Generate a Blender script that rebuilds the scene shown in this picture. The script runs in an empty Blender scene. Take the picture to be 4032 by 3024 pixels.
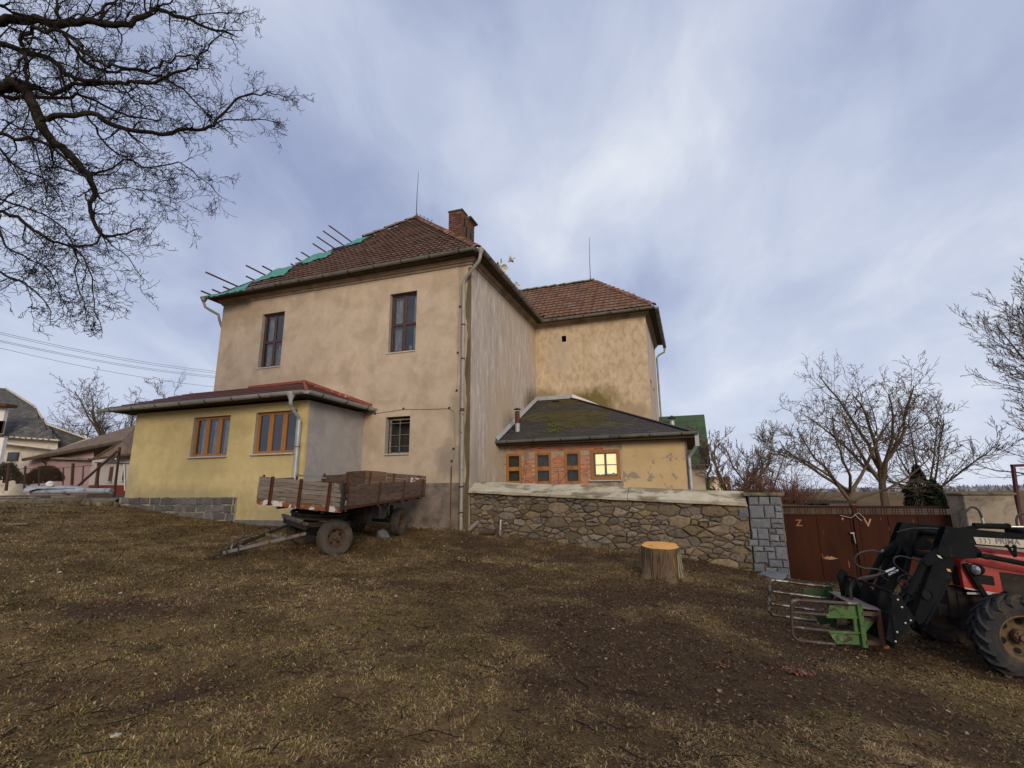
import bpy, math, random
import numpy as np
from mathutils import Vector, Matrix

random.seed(7)
rng = np.random.default_rng(11)
SC = bpy.context.scene
COL = SC.collection
R = math.radians

# ------------------------------------------------------------------ camera
# world: camera at the origin (eye height), X right, Y forward, Z up
FPX, PITCH, ROLL = 1998.0, R(12.08), R(-0.44)          # focal length in pixels of a 4032 wide picture
_c, _s = math.cos(PITCH), math.sin(PITCH)
_rt, _up, _fw = np.array([1., 0, 0]), np.array([0, -_s, _c]), np.array([0, _c, _s])
CR = math.cos(ROLL) * _rt + math.sin(ROLL) * _up
CU = -math.sin(ROLL) * _rt + math.cos(ROLL) * _up
cam = bpy.data.cameras.new('camera')
cam.sensor_width = 36.0
cam.lens = FPX / 4032 * 36
cam.clip_start = 0.05
cam.clip_end = 3000
cam_o = bpy.data.objects.new('camera', cam)
COL.objects.link(cam_o)
cam_o.matrix_world = Matrix(((CR[0], CU[0], -_fw[0], 0), (CR[1], CU[1], -_fw[1], 0), (CR[2], CU[2], -_fw[2], 0), (0, 0, 0, 1)))
SC.camera = cam_o

# ------------------------------------------------------------------ sky, sun, exposure
SUN_EL, SUN_AZ = R(19), R(166)       # low evening sun behind the camera, veiled by cloud (azimuth clockwise from +Y)
W = bpy.data.worlds.new('World')
SC.world = W
W.use_nodes = True
nt = W.node_tree
nt.nodes.clear()


def N(nt, t, **k):
    n = nt.nodes.new(t)
    for a, b in k.items():
        if hasattr(n, a):
            setattr(n, a, b)
    return n


def ramp(nt, stops, fac=None):
    n = nt.nodes.new('ShaderNodeValToRGB')
    e = n.color_ramp.elements
    while len(e) > 1:
        e.remove(e[-1])
    e[0].position, e[0].color = stops[0][0], (*stops[0][1], 1)
    for p, c in stops[1:]:
        q = e.new(p)
        q.color = (*c, 1)
    if fac is not None:
        nt.links.new(fac, n.inputs[0])
    return n.outputs[0]


def math_n(nt, op, a, b=None, c=None, clamp=False):
    n = nt.nodes.new('ShaderNodeMath')
    n.operation = op
    n.use_clamp = clamp
    for i, v in enumerate((a, b, c)):
        if v is None:
            continue
        if isinstance(v, (int, float)):
            n.inputs[i].default_value = v
        else:
            nt.links.new(v, n.inputs[i])
    return n.outputs[0]


def vmath(nt, op, a, b=None):
    n = nt.nodes.new('ShaderNodeVectorMath')
    n.operation = op
    for i, v in enumerate((a, b)):
        if v is None:
            continue
        if isinstance(v, (tuple, list)):
            n.inputs[i].default_value = v
        else:
            nt.links.new(v, n.inputs[i])
    return n


def mixc(nt, f, a, b, mode='MIX'):
    n = nt.nodes.new('ShaderNodeMix')
    n.data_type = 'RGBA'
    n.blend_type = mode
    n.clamp_factor = True
    for i, v in ((0, f), (6, a), (7, b)):
        if isinstance(v, (int, float)):
            n.inputs[i].default_value = v
        elif isinstance(v, (tuple, list)):
            n.inputs[i].default_value = (*v[:3], 1)
        else:
            nt.links.new(v, n.inputs[i])
    return n.outputs[2]


def noise(nt, vec, scale, detail=4, rough=.55, dist=0.0, dim='3D'):
    n = nt.nodes.new('ShaderNodeTexNoise')
    n.noise_dimensions = dim
    n.inputs['Scale'].default_value = scale
    n.inputs['Detail'].default_value = detail
    n.inputs['Roughness'].default_value = rough
    n.inputs['Distortion'].default_value = dist
    if vec is not None:
        nt.links.new(vec, n.inputs['Vector'])
    return n.outputs['Fac']


sky = N(nt, 'ShaderNodeTexSky', sky_type='NISHITA')
sky.sun_disc = False
sky.sun_elevation = SUN_EL
sky.sun_rotation = SUN_AZ
sky.dust_density = 2.0
tc = N(nt, 'ShaderNodeTexCoord')
sep = N(nt, 'ShaderNodeSeparateXYZ')
nt.links.new(tc.outputs['Generated'], sep.inputs[0])
zc = math_n(nt, 'MAXIMUM', sep.outputs[2], 0.0)
den = math_n(nt, 'ADD', zc, 0.48)
cmb = N(nt, 'ShaderNodeCombineXYZ')
nt.links.new(math_n(nt, 'DIVIDE', sep.outputs[0], den), cmb.inputs[0])
nt.links.new(math_n(nt, 'DIVIDE', sep.outputs[1], den), cmb.inputs[1])
mp = N(nt, 'ShaderNodeMapping')
nt.links.new(cmb.outputs[0], mp.inputs[0])
mp.inputs['Location'].default_value = (3.3, 1.2, 0)
mp.inputs['Rotation'].default_value = (0, 0, R(-58))
mp.inputs['Scale'].default_value = (1.0, 0.7, 1)
n1 = noise(nt, mp.outputs[0], 1.9, 5, .5, .3)
n2 = noise(nt, mp.outputs[0], 6.5, 6, .6, .5)
n3 = noise(nt, cmb.outputs[0], 1.1, 2, .5, .2)
cl = math_n(nt, 'ADD', math_n(nt, 'MULTIPLY', n1, .58), math_n(nt, 'ADD', math_n(nt, 'MULTIPLY', n2, .2), math_n(nt, 'MULTIPLY', n3, .22)))


def bank(x, y, c0, c1, k):
    """a soft cloud bank around a direction"""
    kk = 4032 / 2212
    d = _fw + (x * kk - 2016) / FPX * CR - (y * kk - 1512) / FPX * CU
    d = d / np.linalg.norm(d)
    dt = vmath(nt, 'DOT_PRODUCT', tc.outputs['Generated'], tuple(float(v) for v in d)).outputs['Value']
    mr = nt.nodes.new('ShaderNodeMapRange')
    mr.interpolation_type = 'SMOOTHERSTEP'
    nt.links.new(dt, mr.inputs[0])
    for i_, v_ in ((1, c0), (2, c1), (3, 0.0), (4, k)):
        mr.inputs[i_].default_value = v_
    return mr.outputs[0]


for args in ((1220, 330, .95, .999, .062), (1330, -60, .95, .999, -.075), (1900, 250, .95, .999, .02), (1640, 520, .96, .999, .05), (1560, 930, .96, .999, .06), (2150, 800, .95, .999, .05), (1060, 40, .94, .998, -.07), (700, 520, .93, .999, -.02), (1900, 620, .96, .999, -.03), (560, 60, .96, .999, .02)):
    cl = math_n(nt, 'ADD', cl, bank(*args))
cc = ramp(nt, [(.36, (.30, .35, .525)), (.43, (.37, .422, .595)), (.49, (.455, .51, .67)), (.57, (.565, .615, .745)), (.68, (.77, .80, .86))], cl)
lowf = ramp(nt, [(0, (1, 1, 1)), (.09, (.8, .8, .8)), (.30, (0, 0, 0))], zc)
cc2 = mixc(nt, math_n(nt, 'MULTIPLY', lowf, .45), cc, (.66, .71, .86))
bg1, bg2, mx = N(nt, 'ShaderNodeBackground'), N(nt, 'ShaderNodeBackground'), N(nt, 'ShaderNodeMixShader')
nt.links.new(sky.outputs[0], bg1.inputs[0])
bg1.inputs[1].default_value = 0.1
nt.links.new(cc2, bg2.inputs[0])
bg2.inputs[1].default_value = 1.0
mx.inputs[0].default_value = .9
nt.links.new(bg1.outputs[0], mx.inputs[1])
nt.links.new(bg2.outputs[0], mx.inputs[2])
wo = N(nt, 'ShaderNodeOutputWorld')
nt.links.new(mx.outputs[0], wo.inputs[0])

sun = bpy.data.lights.new('sun', 'SUN')
sun.energy = 2.0
sun.angle = R(22)
sun.color = (1.0, .85, .67)
sun_o = bpy.data.objects.new('sun', sun)
COL.objects.link(sun_o)
sd = Vector((math.sin(SUN_AZ) * math.cos(SUN_EL), math.cos(SUN_AZ) * math.cos(SUN_EL), math.sin(SUN_EL)))
sun_o.rotation_euler = sd.to_track_quat('Z', 'Y').to_euler()
sun_o.location = sd * 60

SC.view_settings.view_transform = 'Standard'
SC.view_settings.look = 'None'
SC.view_settings.gamma = 1
SC.view_settings.exposure = 0.18
SC.view_settings.use_curve_mapping = False
SC.render.engine = 'CYCLES'
SC.cycles.max_bounces = 6
SC.cycles.transparent_max_bounces = 12
SC.cycles.diffuse_bounces = 3
SC.cycles.sample_clamp_indirect = 6


# ------------------------------------------------------------------ helpers
def ray(x, y):
    """direction (Y=1) of a spot seen in a 2212 px wide view of the place; used to find where traced outlines meet real planes"""
    k = 4032 / 2212
    d = _fw + (x * k - 2016) / FPX * CR - (y * k - 1512) / FPX * CU
    return d / d[1]


def at(x, y, Y):
    return ray(x, y) * Y


CX, CY = -1.216, 14.5
AZ = R(-19.363)
H = Matrix.Translation((CX, CY, 0)) @ Matrix.Rotation(AZ, 4, 'Z')      # frame of the house: x along the facade, y back
Hn = np.array(H)
I4 = Matrix.Identity(4)


def on_plane(x, y, p, n, frame=Hn):
    """hit of the ray with a plane given in a frame, returned in that frame"""
    inv = np.linalg.inv(frame)
    o = inv[:3, 3]
    d = inv[:3, :3] @ ray(x, y)
    p, n = np.array(p, float), np.array(n, float)
    t = np.dot(p - o, n) / np.dot(d, n)
    return o + d * t


WM = {}


def props(o, label=None, cat=None, group=None, kind=None):
    if label:
        o['label'] = label
    if cat:
        o['category'] = cat
    if group:
        o['group'] = group
    if kind:
        o['kind'] = kind
    return o


def thing(name, label, cat, loc=(0, 0, 0), frame=I4, group=None):
    o = bpy.data.objects.new(name, None)
    o.empty_display_size = .2
    COL.objects.link(o)
    m = frame @ Matrix.Translation(loc)
    o.matrix_world = m
    WM[o.name] = m.copy()
    return props(o, label, cat, group)


def link(name, me, parent=None, world=I4):
    o = bpy.data.objects.new(name, me)
    COL.objects.link(o)
    if parent is not None:
        o.parent = parent
        o.matrix_basis = WM[parent.name].inverted() @ world
    else:
        o.matrix_basis = world
    WM[o.name] = world.copy()
    return o


def mesh_from(name, V, F, mats, smooth=False, midx=None):
    me = bpy.data.meshes.new(name)
    me.from_pydata([tuple(v) for v in V], [], [tuple(f) for f in F])
    for m in (mats if isinstance(mats, (list, tuple)) else [mats]):
        me.materials.append(m)
    if midx is not None:
        me.polygons.foreach_set('material_index', midx)
    if smooth:
        me.polygons.foreach_set('use_smooth', [True] * len(me.polygons))
    me.update()
    return me


def mesh_np(name, V, F, mat, smooth=False, col=None):
    """V (n,3), F (m,k) all faces with k corners"""
    V = np.asarray(V, np.float32)
    F = np.asarray(F, np.int32)
    me = bpy.data.meshes.new(name)
    me.vertices.add(len(V))
    me.vertices.foreach_set('co', V.ravel())
    m, k = F.shape
    me.loops.add(m * k)
    me.loops.foreach_set('vertex_index', F.ravel())
    me.polygons.add(m)
    me.polygons.foreach_set('loop_start', np.arange(m, dtype=np.int32) * k)
    me.polygons.foreach_set('loop_total', np.full(m, k, np.int32))
    if smooth:
        me.polygons.foreach_set('use_smooth', np.ones(m, bool))
    if mat is not None:
        me.materials.append(mat)
    me.update(calc_edges=True)
    if col is not None:
        a = me.color_attributes.new('col', 'FLOAT_COLOR', 'POINT')
        c4 = np.ones((len(V), 4), np.float32)
        c4[:, :col.shape[1]] = col
        a.data.foreach_set('color', c4.ravel())
    return me


class MB:
    def __init__(s, frame=I4):
        s.f, s.v, s.q, s.m, s.cur = frame, [], [], [], 0

    def add(s, V, F):
        b = len(s.v)
        s.v += [Vector(v) for v in V]
        s.q += [tuple(i + b for i in f) for f in F]
        s.m += [s.cur] * len(F)
        return s

    def box(s, x0, x1, y0, y1, z0, z1):
        return s.add([(x0, y0, z0), (x1, y0, z0), (x1, y1, z0), (x0, y1, z0), (x0, y0, z1), (x1, y0, z1), (x1, y1, z1), (x0, y1, z1)],
                     [(0, 3, 2, 1), (4, 5, 6, 7), (0, 1, 5, 4), (1, 2, 6, 5), (2, 3, 7, 6), (3, 0, 4, 7)])

    def bar(s, p, q, w, h, up=(0, 0, 1)):
        p, q, up = Vector(p), Vector(q), Vector(up)
        t = (q - p).normalized()
        a = t.cross(up)
        if a.length < 1e-4:
            a = t.cross(Vector((1, 0, 0)))
        a.normalize()
        b = a.cross(t).normalized()
        V = []
        for e in (p, q):
            for i, j in ((-1, -1), (1, -1), (1, 1), (-1, 1)):
                V.append(e + a * i * w / 2 + b * j * h / 2)
        return s.add(V, [(0, 1, 2, 3), (7, 6, 5, 4), (0, 4, 5, 1), (1, 5, 6, 2), (2, 6, 7, 3), (3, 7, 4, 0)])

    def tube(s, pts, r, n=10, cap=True, closed=False):
        pts = [Vector(p) for p in pts]
        m = len(pts)
        rr = r if isinstance(r, (list, tuple)) else [r] * m
        V, F, pa = [], [], None
        for i, p in enumerate(pts):
            if closed:
                t = (pts[(i + 1) % m] - pts[i - 1]).normalized()
            else:
                t = (pts[min(i + 1, m - 1)] - pts[max(i - 1, 0)]).normalized()
            if pa is None:
                a = t.cross(Vector((0, 0, 1)))
                if a.length < .1:
                    a = t.cross(Vector((1, 0, 0)))
            else:
                a = pa - t * pa.dot(t)
            a.normalize()
            pa = a
            b = t.cross(a)
            for k in range(n):
                th = 2 * math.pi * k / n
                V.append(p + (a * math.cos(th) + b * math.sin(th)) * rr[i])
        for i in range(m if closed else m - 1):
            for k in range(n):
                i2 = (i + 1) % m
                F.append((i * n + k, i2 * n + k, i2 * n + (k + 1) % n, i * n + (k + 1) % n))
        if cap and not closed:
            F.append(tuple(range(n)))
            F.append(tuple((m - 1) * n + k for k in reversed(range(n))))
        return s.add(V, F)

    def prism(s, poly, a0, a1, ax='y'):
        """poly in the two other axes, extruded along ax between a0 and a1"""
        n = len(poly)

        def P(u, v, a):
            return {'y': (u, a, v), 'x': (a, u, v), 'z': (u, v, a)}[ax]
        V = [P(u, v, a0) for u, v in poly] + [P(u, v, a1) for u, v in poly]
        F = [tuple(range(n)), tuple(reversed(range(n, 2 * n)))] + [(i, n + i, n + (i + 1) % n, (i + 1) % n) for i in range(n)]
        return s.add(V, F)

    def lathe(s, prof, c=(0, 0, 0), axis='z', n=24, closed=False, cap=True):
        """prof: list of (radius, height)"""
        V, F = [], []
        c = Vector(c)
        for r, h in prof:
            for k in range(n):
                th = 2 * math.pi * k / n
                x, y = r * math.cos(th), r * math.sin(th)
                V.append(c + Vector({'z': (x, y, h), 'y': (x, h, y), 'x': (h, x, y)}[axis]))
        m = len(prof)
        for i in range(m if closed else m - 1):
            for k in range(n):
                i2 = (i + 1) % m
                F.append((i * n + k, i * n + (k + 1) % n, i2 * n + (k + 1) % n, i2 * n + k))
        if not closed and cap:
            F.append(tuple(reversed(range(n))))
            F.append(tuple((m - 1) * n + k for k in range(n)))
        return s.add(V, F)

    def build(s, name, mats, parent=None, smooth=False, label=None, cat=None, group=None, kind=None, bevel=0, origin=None):
        if parent is not None:
            w = WM[parent.name]
        else:
            w = s.f @ Matrix.Translation(origin) if origin is not None else s.f
        T = w.inverted() @ s.f
        me = mesh_from(name, [T @ v for v in s.v], s.q, mats, smooth, s.m)
        o = link(name, me, parent, w)
        if bevel:
            b = o.modifiers.new('bevel', 'BEVEL')
            b.width = bevel
            b.segments = 1
            b.limit_method = 'ANGLE'
            b.angle_limit = R(40)
        if smooth:
            try:
                me.set_sharp_from_angle(angle=R(40))
            except Exception:
                pass
        return props(o, label, cat, group, kind)


def pieces(name, me, mats_world, parent, limit=300, label=None):
    """alike pieces sharing one mesh: the nearest `limit` are objects, the rest is one joined part"""
    mw = sorted(mats_world, key=lambda m: m.translation.length)
    for m in mw[:limit]:
        o = link(name, me, parent, m)
    rest = mw[limit:]
    if rest:
        V = np.empty(len(me.vertices) * 3, np.float32)
        me.vertices.foreach_get('co', V)
        V = np.c_[V.reshape(-1, 3), np.ones(len(me.vertices))]
        fs = [tuple(p.vertices) for p in me.polygons]
        w = WM[parent.name]
        inv = w.inverted()
        AV, AF, b = [], [], 0
        for m in rest:
            A = np.array(inv @ m)
            AV.append((V @ A.T)[:, :3])
            AF += [tuple(i + b for i in f) for f in fs]
            b += len(V)
        o = link(name + '_field', mesh_from(name + '_field', np.concatenate(AV), AF, list(me.materials)), parent, w)
        o['kind'] = 'stuff'


def tubes_np(paths, sides, mat, name, parent=None, world=I4, minr=.002):
    """many tapered tubes (world coordinates) in one mesh"""
    groups = {}
    for P, r in paths:
        groups.setdefault(len(P), []).append((P, r))
    AV, AF, base = [], [], 0
    for n, g in groups.items():
        P = np.array([a for a, _ in g], float)
        r = np.maximum(np.array([b for _, b in g], float), minr)
        T = np.gradient(P, axis=1)
        T /= np.linalg.norm(T, axis=2, keepdims=True) + 1e-9
        ref = np.where(np.abs(T[:, :1, 2:3]) > .8, np.array([1., 0, 0]), np.array([0, 0, 1.]))
        ref = np.broadcast_to(ref, T.shape)
        a = np.cross(T, ref)
        a /= np.linalg.norm(a, axis=2, keepdims=True) + 1e-9
        b = np.cross(T, a)
        th = np.arange(sides) * 2 * np.pi / sides
        ring = P[:, :, None] + r[:, :, None, None] * (a[:, :, None] * np.cos(th)[None, None, :, None] + b[:, :, None] * np.sin(th)[None, None, :, None])
        m = len(g)
        idx = np.arange(m * n * sides).reshape(m, n, sides) + base
        q = np.stack([idx[:, :-1], idx[:, 1:], np.roll(idx, -1, 2)[:, 1:], np.roll(idx, -1, 2)[:, :-1]], -1).reshape(-1, 4)
        AV.append(ring.reshape(-1, 3))
        AF.append(q)
        base += m * n * sides
    V = np.concatenate(AV)
    A = np.array(world.inverted())
    V = V @ A[:3, :3].T + A[:3, 3]
    me = mesh_np(name, V, np.concatenate(AF), mat, smooth=True)
    return link(name, me, parent, world)


# ------------------------------------------------------------------ materials
def mat(name, c, c2=None, ns=3, c3=None, ns3=1.2, th3=(.5, .62), rough=.85, metal=0.0, bump=.3, bs=40, stretch=(1, 1, 1), st3=None,
        var=0.0, spec=.15, hue=0.0, attr=False, c4=None, ns4=9, th4=(.6, .66), st4=None, halos=()):
    m = bpy.data.materials.new(name)
    m.use_nodes = True
    t = m.node_tree
    b = t.nodes['Principled BSDF']
    co = t.nodes.new('ShaderNodeTexCoord').outputs['Object']

    def mapped(st):
        q = t.nodes.new('ShaderNodeMapping')
        t.links.new(co, q.inputs[0])
        q.inputs['Scale'].default_value = st
        if var:
            oi = t.nodes.new('ShaderNodeObjectInfo')
            t.links.new(vmath(t, 'SCALE', (7.3, 3.1, 5.7)).outputs[0], q.inputs['Location'])
            sc = t.nodes[-1]
            t.links.new(math_n(t, 'MULTIPLY', oi.outputs['Random'], 9.0), sc.inputs['Scale'])
        return q.outputs[0]
    v = mapped(stretch)
    if attr:
        a = t.nodes.new('ShaderNodeAttribute')
        a.attribute_name = 'col'
        col = a.outputs['Color']
        if name == 'earth_and_turf':
            n5 = ramp(t, [(.30, (.45, .45, .45)), (.5, (.95, .95, .95)), (.72, (1.7, 1.62, 1.45))], noise(t, v, 45, 8, .75, .5))
            col = mixc(t, 1.0, col, n5, 'MULTIPLY')
    else:
        col = None
    if col is None:
        if c2:
            col = mixc(t, ramp(t, [(.33, (0, 0, 0)), (.67, (1, 1, 1))], noise(t, v, ns, 5, .6, .3)), c, c2)
        else:
            rg = t.nodes.new('ShaderNodeRGB')
            rg.outputs[0].default_value = (*c, 1)
            col = rg.outputs[0]
    if c3:
        v3 = mapped(st3) if st3 else v
        col = mixc(t, ramp(t, [(th3[0], (0, 0, 0)), (th3[1], (1, 1, 1))], noise(t, v3, ns3, 6, .62, .4)), col, c3)
    if c4:
        v4 = mapped(st4) if st4 else v
        col = mixc(t, ramp(t, [(th4[0], (0, 0, 0)), (th4[1], (1, 1, 1))], noise(t, v4, ns4, 6, .65, .2)), col, c4)
    for c_, s_, hc, k_ in halos:      # dirt and algae stains, and darker zones below the eaves, each at its own spot
        d_ = vmath(t, 'DIVIDE', vmath(t, 'SUBTRACT', co, c_).outputs[0], s_)
        ln = vmath(t, 'LENGTH', d_.outputs[0]).outputs['Value']
        q_ = math_n(t, 'ADD', ln, math_n(t, 'MULTIPLY', math_n(t, 'SUBTRACT', noise(t, v, 3.0, 6, .65), .5), 1.3))
        f_ = math_n(t, 'MULTIPLY', ramp(t, [(.45, (1, 1, 1)), (1.0, (0, 0, 0))], q_), k_)
        col = mixc(t, f_, col, hc)
    if var or hue:
        oi = t.nodes.new('ShaderNodeObjectInfo')
        ge = t.nodes.new('ShaderNodeNewGeometry')
        rnd = math_n(t, 'FRACT', math_n(t, 'ADD', oi.outputs['Random'], ge.outputs['Random Per Island']))
        hs = t.nodes.new('ShaderNodeHueSaturation')
        t.links.new(col, hs.inputs['Color'])
        t.links.new(math_n(t, 'ADD', math_n(t, 'MULTIPLY', rnd, var), 1 - var / 2), hs.inputs['Value'])
        r2 = math_n(t, 'FRACT', math_n(t, 'MULTIPLY', rnd, 17.31))
        t.links.new(math_n(t, 'ADD', math_n(t, 'MULTIPLY', r2, hue), .5 - hue / 2), hs.inputs['Hue'])
        t.links.new(math_n(t, 'ADD', math_n(t, 'MULTIPLY', r2, var * .8), 1 - var * .4), hs.inputs['Saturation'])
        col = hs.outputs[0]
    t.links.new(col, b.inputs['Base Color'])
    b.inputs['Roughness'].default_value = rough
    b.inputs['Metallic'].default_value = metal
    b.inputs['Specular IOR Level'].default_value = spec
    if bump:
        bn = t.nodes.new('ShaderNodeBump')
        bn.inputs['Strength'].default_value = bump
        bn.inputs['Distance'].default_value = .02
        t.links.new(noise(t, v, bs, 6, .65), bn.inputs['Height'])
        t.links.new(bn.outputs[0], b.inputs['Normal'])
    return m


M = {}
M['plaster'] = mat('beige_plaster', (.48, .378, .275), (.56, .45, .335), 2.2, (.37, .285, .20), 1.0, (.46, .74), .92, bump=.6, bs=34, c4=(.60, .49, .37), ns4=1.6, th4=(.56, .74), st4=(1, 1, .5), halos=[((-.35, 0, 3.2), (.45, 1, 1.1), (.30, .24, .17), .75), ((-.5, 0, 1.9), (.75, 1, .65), (.27, .225, .175), .8), ((-10.0, 0, 7.6), (3.2, 1, .9), (.30, .225, .15), .55), ((-.3, 0, 6.5), (.22, 1, 2.6), (.33, .25, .17), .6), ((-6.8, 0, 4.7), (3.2, 1, .35), (.40, .30, .21), .5), ((-3.5, 0, 2.7), (.3, 1, 2.0), (.33, .27, .2), .4)])
M['plaster_side'] = mat('grey_streaked_plaster', (.50, .425, .355), (.375, .32, .275), 3.0, (.61, .55, .48), 6.5, (.50, .66), .92, bump=.5, bs=22, stretch=(1, 1, .22), c4=(.47, .36, .24), ns4=.5, th4=(.50, .7), st4=(1, 1, .4), halos=[((0, 6.3, 4.3), (1, 1.5, 1.1), (.13, .10, .06), .9), ((0, 3.6, 3.2), (1, 1.2, .8), (.22, .17, .13), .5), ((0, .4, 1.4), (1, .5, 1.5), (.27, .22, .17), .5)])
M['plaster_rear'] = mat('ochre_mottled_plaster', (.50, .38, .245), (.57, .45, .305), 1.6, (.39, .295, .19), 5.5, (.44, .66), .92, bump=.5, bs=24, stretch=(1, 1, .6), c4=(.62, .50, .36), ns4=2.8, th4=(.56, .72), st4=(1, 1, .45), halos=[((2.3, 6.75, 4.55), (1.5, 1, .75), (.15, .115, .035), .95), ((.3, 6.75, 4.8), (.8, 1, .5), (.22, .17, .10), .8), ((1.0, 6.75, 6.6), (.7, 1, 1.1), (.42, .35, .28), .5), ((3.8, 6.75, 4.0), (1.2, 1, .5), (.30, .22, .13), .7)])
M['plinth'] = mat('dark_rough_render', (.16, .13, .105), (.26, .215, .17), 3.5, (.10, .085, .07), 2, (.5, .7), .95, bump=1.0, bs=14)
M['cornice'] = mat('weathered_cornice', (.30, .235, .16), (.38, .30, .21), 2, (.16, .125, .09), 1.4, (.5, .7), .9)
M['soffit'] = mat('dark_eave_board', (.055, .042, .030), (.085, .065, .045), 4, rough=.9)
M['yellow'] = mat('yellow_plaster', (.56, .44, .20), (.64, .515, .255), 2.6, (.46, .36, .165), 1.1, (.48, .72), .93, bump=.5, bs=45, c4=(.62, .55, .36), ns4=1.5, th4=(.64, .8), st4=(1, 1, .35), halos=[((-1.2, 0, .45), (3.6, 2, .55), (.33, .275, .15), .65), ((2.6, 0, -.05), (1.4, 2, .5), (.33, .275, .15), .7), ((0, 0, 1.42), (.85, 2, .42), (.42, .34, .17), .45), ((2.35, 0, 1.42), (.85, 2, .42), (.42, .34, .17), .4), ((-3.0, 0, .9), (.45, 2, .7), (.36, .31, .19), .6), ((-1.0, 0, 2.95), (4.5, 2, .28), (.40, .33, .17), .6)])
M['greyw'] = mat('grey_plaster', (.33, .31, .29), (.39, .365, .34), 2.0, (.27, .25, .235), 1.1, (.5, .75), .93, bump=.4, bs=40)
M['annexw'] = mat('peeling_ochre_plaster', (.57, .42, .225), (.50, .36, .185), 1.4, (.30, .245, .185), 1.9, (.585, .60), .92, bump=.5, bs=26, c4=(.42, .33, .22), ns4=.8, th4=(.56, .7))
M['annexg'] = mat('bare_render', (.36, .29, .20), (.44, .35, .245), 2.5, (.25, .20, .15), 2.2, (.52, .62), .92, bump=.6, bs=26)
M['tile'] = mat('clay_roof_tile', (.115, .068, .050), (.150, .086, .064), 12, (.065, .052, .043), 3.0, (.50, .7), .85, bump=.4, bs=60, var=.45, hue=.006)
M['tile_red'] = mat('red_roof_tile', (.165, .086, .058), (.205, .110, .074), 9, (.15, .115, .080), 2.0, (.48, .62), .85, bump=.4, bs=60, var=.4, hue=.008)
M['cap'] = mat('hip_cap_tile', (.30, .14, .085), (.22, .11, .075), 8, (.13, .11, .085), 4, (.5, .65), .88, bump=.5, bs=50, var=.6)
M['caps'] = mat('mossy_hip_mortar', (.15, .12, .085), (.21, .17, .12), 7, (.08, .075, .05), 4, (.5, .65), .92, bump=.7, bs=40, var=.3)
M['deck'] = mat('roof_underlay', (.05, .035, .028), rough=.95)
M['tarp'] = mat('green_tarpaulin', (.030, .19, .13), (.05, .26, .18), 3, (.018, .11, .08), 2, (.55, .65), .5, bump=.6, bs=7, spec=.5)
M['black'] = mat('black_felt', (.012, .012, .012), rough=.7)
M['batten'] = mat('roof_batten_wood', (.17, .10, .065), (.23, .14, .09), 6, rough=.85, stretch=(1, .1, 1))
M['gutter'] = mat('weathered_zinc', (.19, .19, .165), (.25, .25, .22), 4, (.12, .10, .075), 3, (.55, .68), .55, .35, bump=.2, bs=20)
M['zinc'] = mat('pale_zinc', (.42, .44, .44), (.34, .355, .35), 3, (.25, .2, .15), 5, (.62, .68), .45, .3, bump=.15, bs=15)
M['pipe'] = mat('downpipe_paint', (.36, .34, .28), (.29, .275, .23), 2, (.16, .10, .06), 5, (.6, .66), .6, .1, bump=.2)
M['rust'] = mat('rust', (.12, .045, .024), (.07, .030, .019), 14, (.20, .09, .04), 9, (.6, .7), .85, bump=.4, bs=60)
M['rustd'] = mat('dark_rusty_sheet', (.034, .012, .006), (.055, .018, .008), 2.2, (.026, .011, .008), 1.5, (.5, .7), .85, .0, bump=.25, bs=30, stretch=(1, 1, .25), spec=.12, c4=(.17, .065, .028), ns4=7, th4=(.68, .74))
M['wbrown'] = mat('brown_window_frame', (.085, .034, .018), (.06, .024, .014), 8, rough=.5, spec=.5)
M['worange'] = mat('orange_wood_frame', (.38, .165, .040), (.29, .12, .03), 7, (.20, .09, .03), 12, (.6, .72), .5, stretch=(1, 1, .2), spec=.4)
M['wold'] = mat('old_grey_wood', (.20, .16, .125), (.28, .23, .185), 6, (.11, .085, .065), 8, (.5, .65), .85)
M['sill'] = mat('pale_sill', (.42, .40, .36), (.5, .47, .42), 5, rough=.7)
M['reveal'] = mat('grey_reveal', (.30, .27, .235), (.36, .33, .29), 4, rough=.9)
M['curtain'] = mat('net_curtain', (.50, .47, .42), (.22, .21, .20), 14, (.75, .72, .66), 20, (.6, .68), .9, bump=.5, bs=30, stretch=(1, 1, .25))
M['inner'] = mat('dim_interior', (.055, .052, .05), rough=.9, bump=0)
M['dirty'] = mat('dusty_curtain', (.17, .165, .13), (.23, .225, .18), 5, rough=.9)
M['brick'] = mat('red_brick', (.44, .155, .085), (.52, .21, .125), 12, (.30, .14, .09), 6, (.56, .68), .92, bump=.5, bs=50, var=.4, hue=.02)
M['brickd'] = mat('sooty_brick', (.13, .066, .045), (.175, .085, .056), 9, (.09, .055, .04), 4, (.5, .66), .93, bump=.5, bs=50, var=.5, hue=.01)
M['mortar'] = mat('mortar', (.30, .25, .19), (.38, .31, .23), 9, rough=.95, bump=.6)
M['mortard'] = mat('dark_mortar', (.075, .056, .038), (.13, .098, .065), 9, rough=.95, bump=.8, bs=25)
M['slate'] = mat('asphalt_slate', (.045, .040, .037), (.062, .054, .049), 6, (.10, .09, .062), 1.6, (.58, .74), .8, bump=.4, bs=50, var=.35, spec=.35)
M['mosssl'] = mat('mossy_slate', (.082, .068, .028), (.10, .082, .036), 6, (.035, .035, .03), 3, (.5, .7), .9, bump=.5, bs=50, var=.35)
M['moss'] = mat('moss', (.11, .12, .012), (.06, .07, .01), 18, rough=.95, bump=1, bs=60)
M['stone'] = mat('fieldstone', (.165, .128, .088), (.225, .175, .12), 6, (.12, .105, .085), 11, (.50, .62), .92, bump=1.0, bs=24, var=.75, hue=.018, c4=(.30, .25, .17), ns4=16, th4=(.62, .72))
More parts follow.
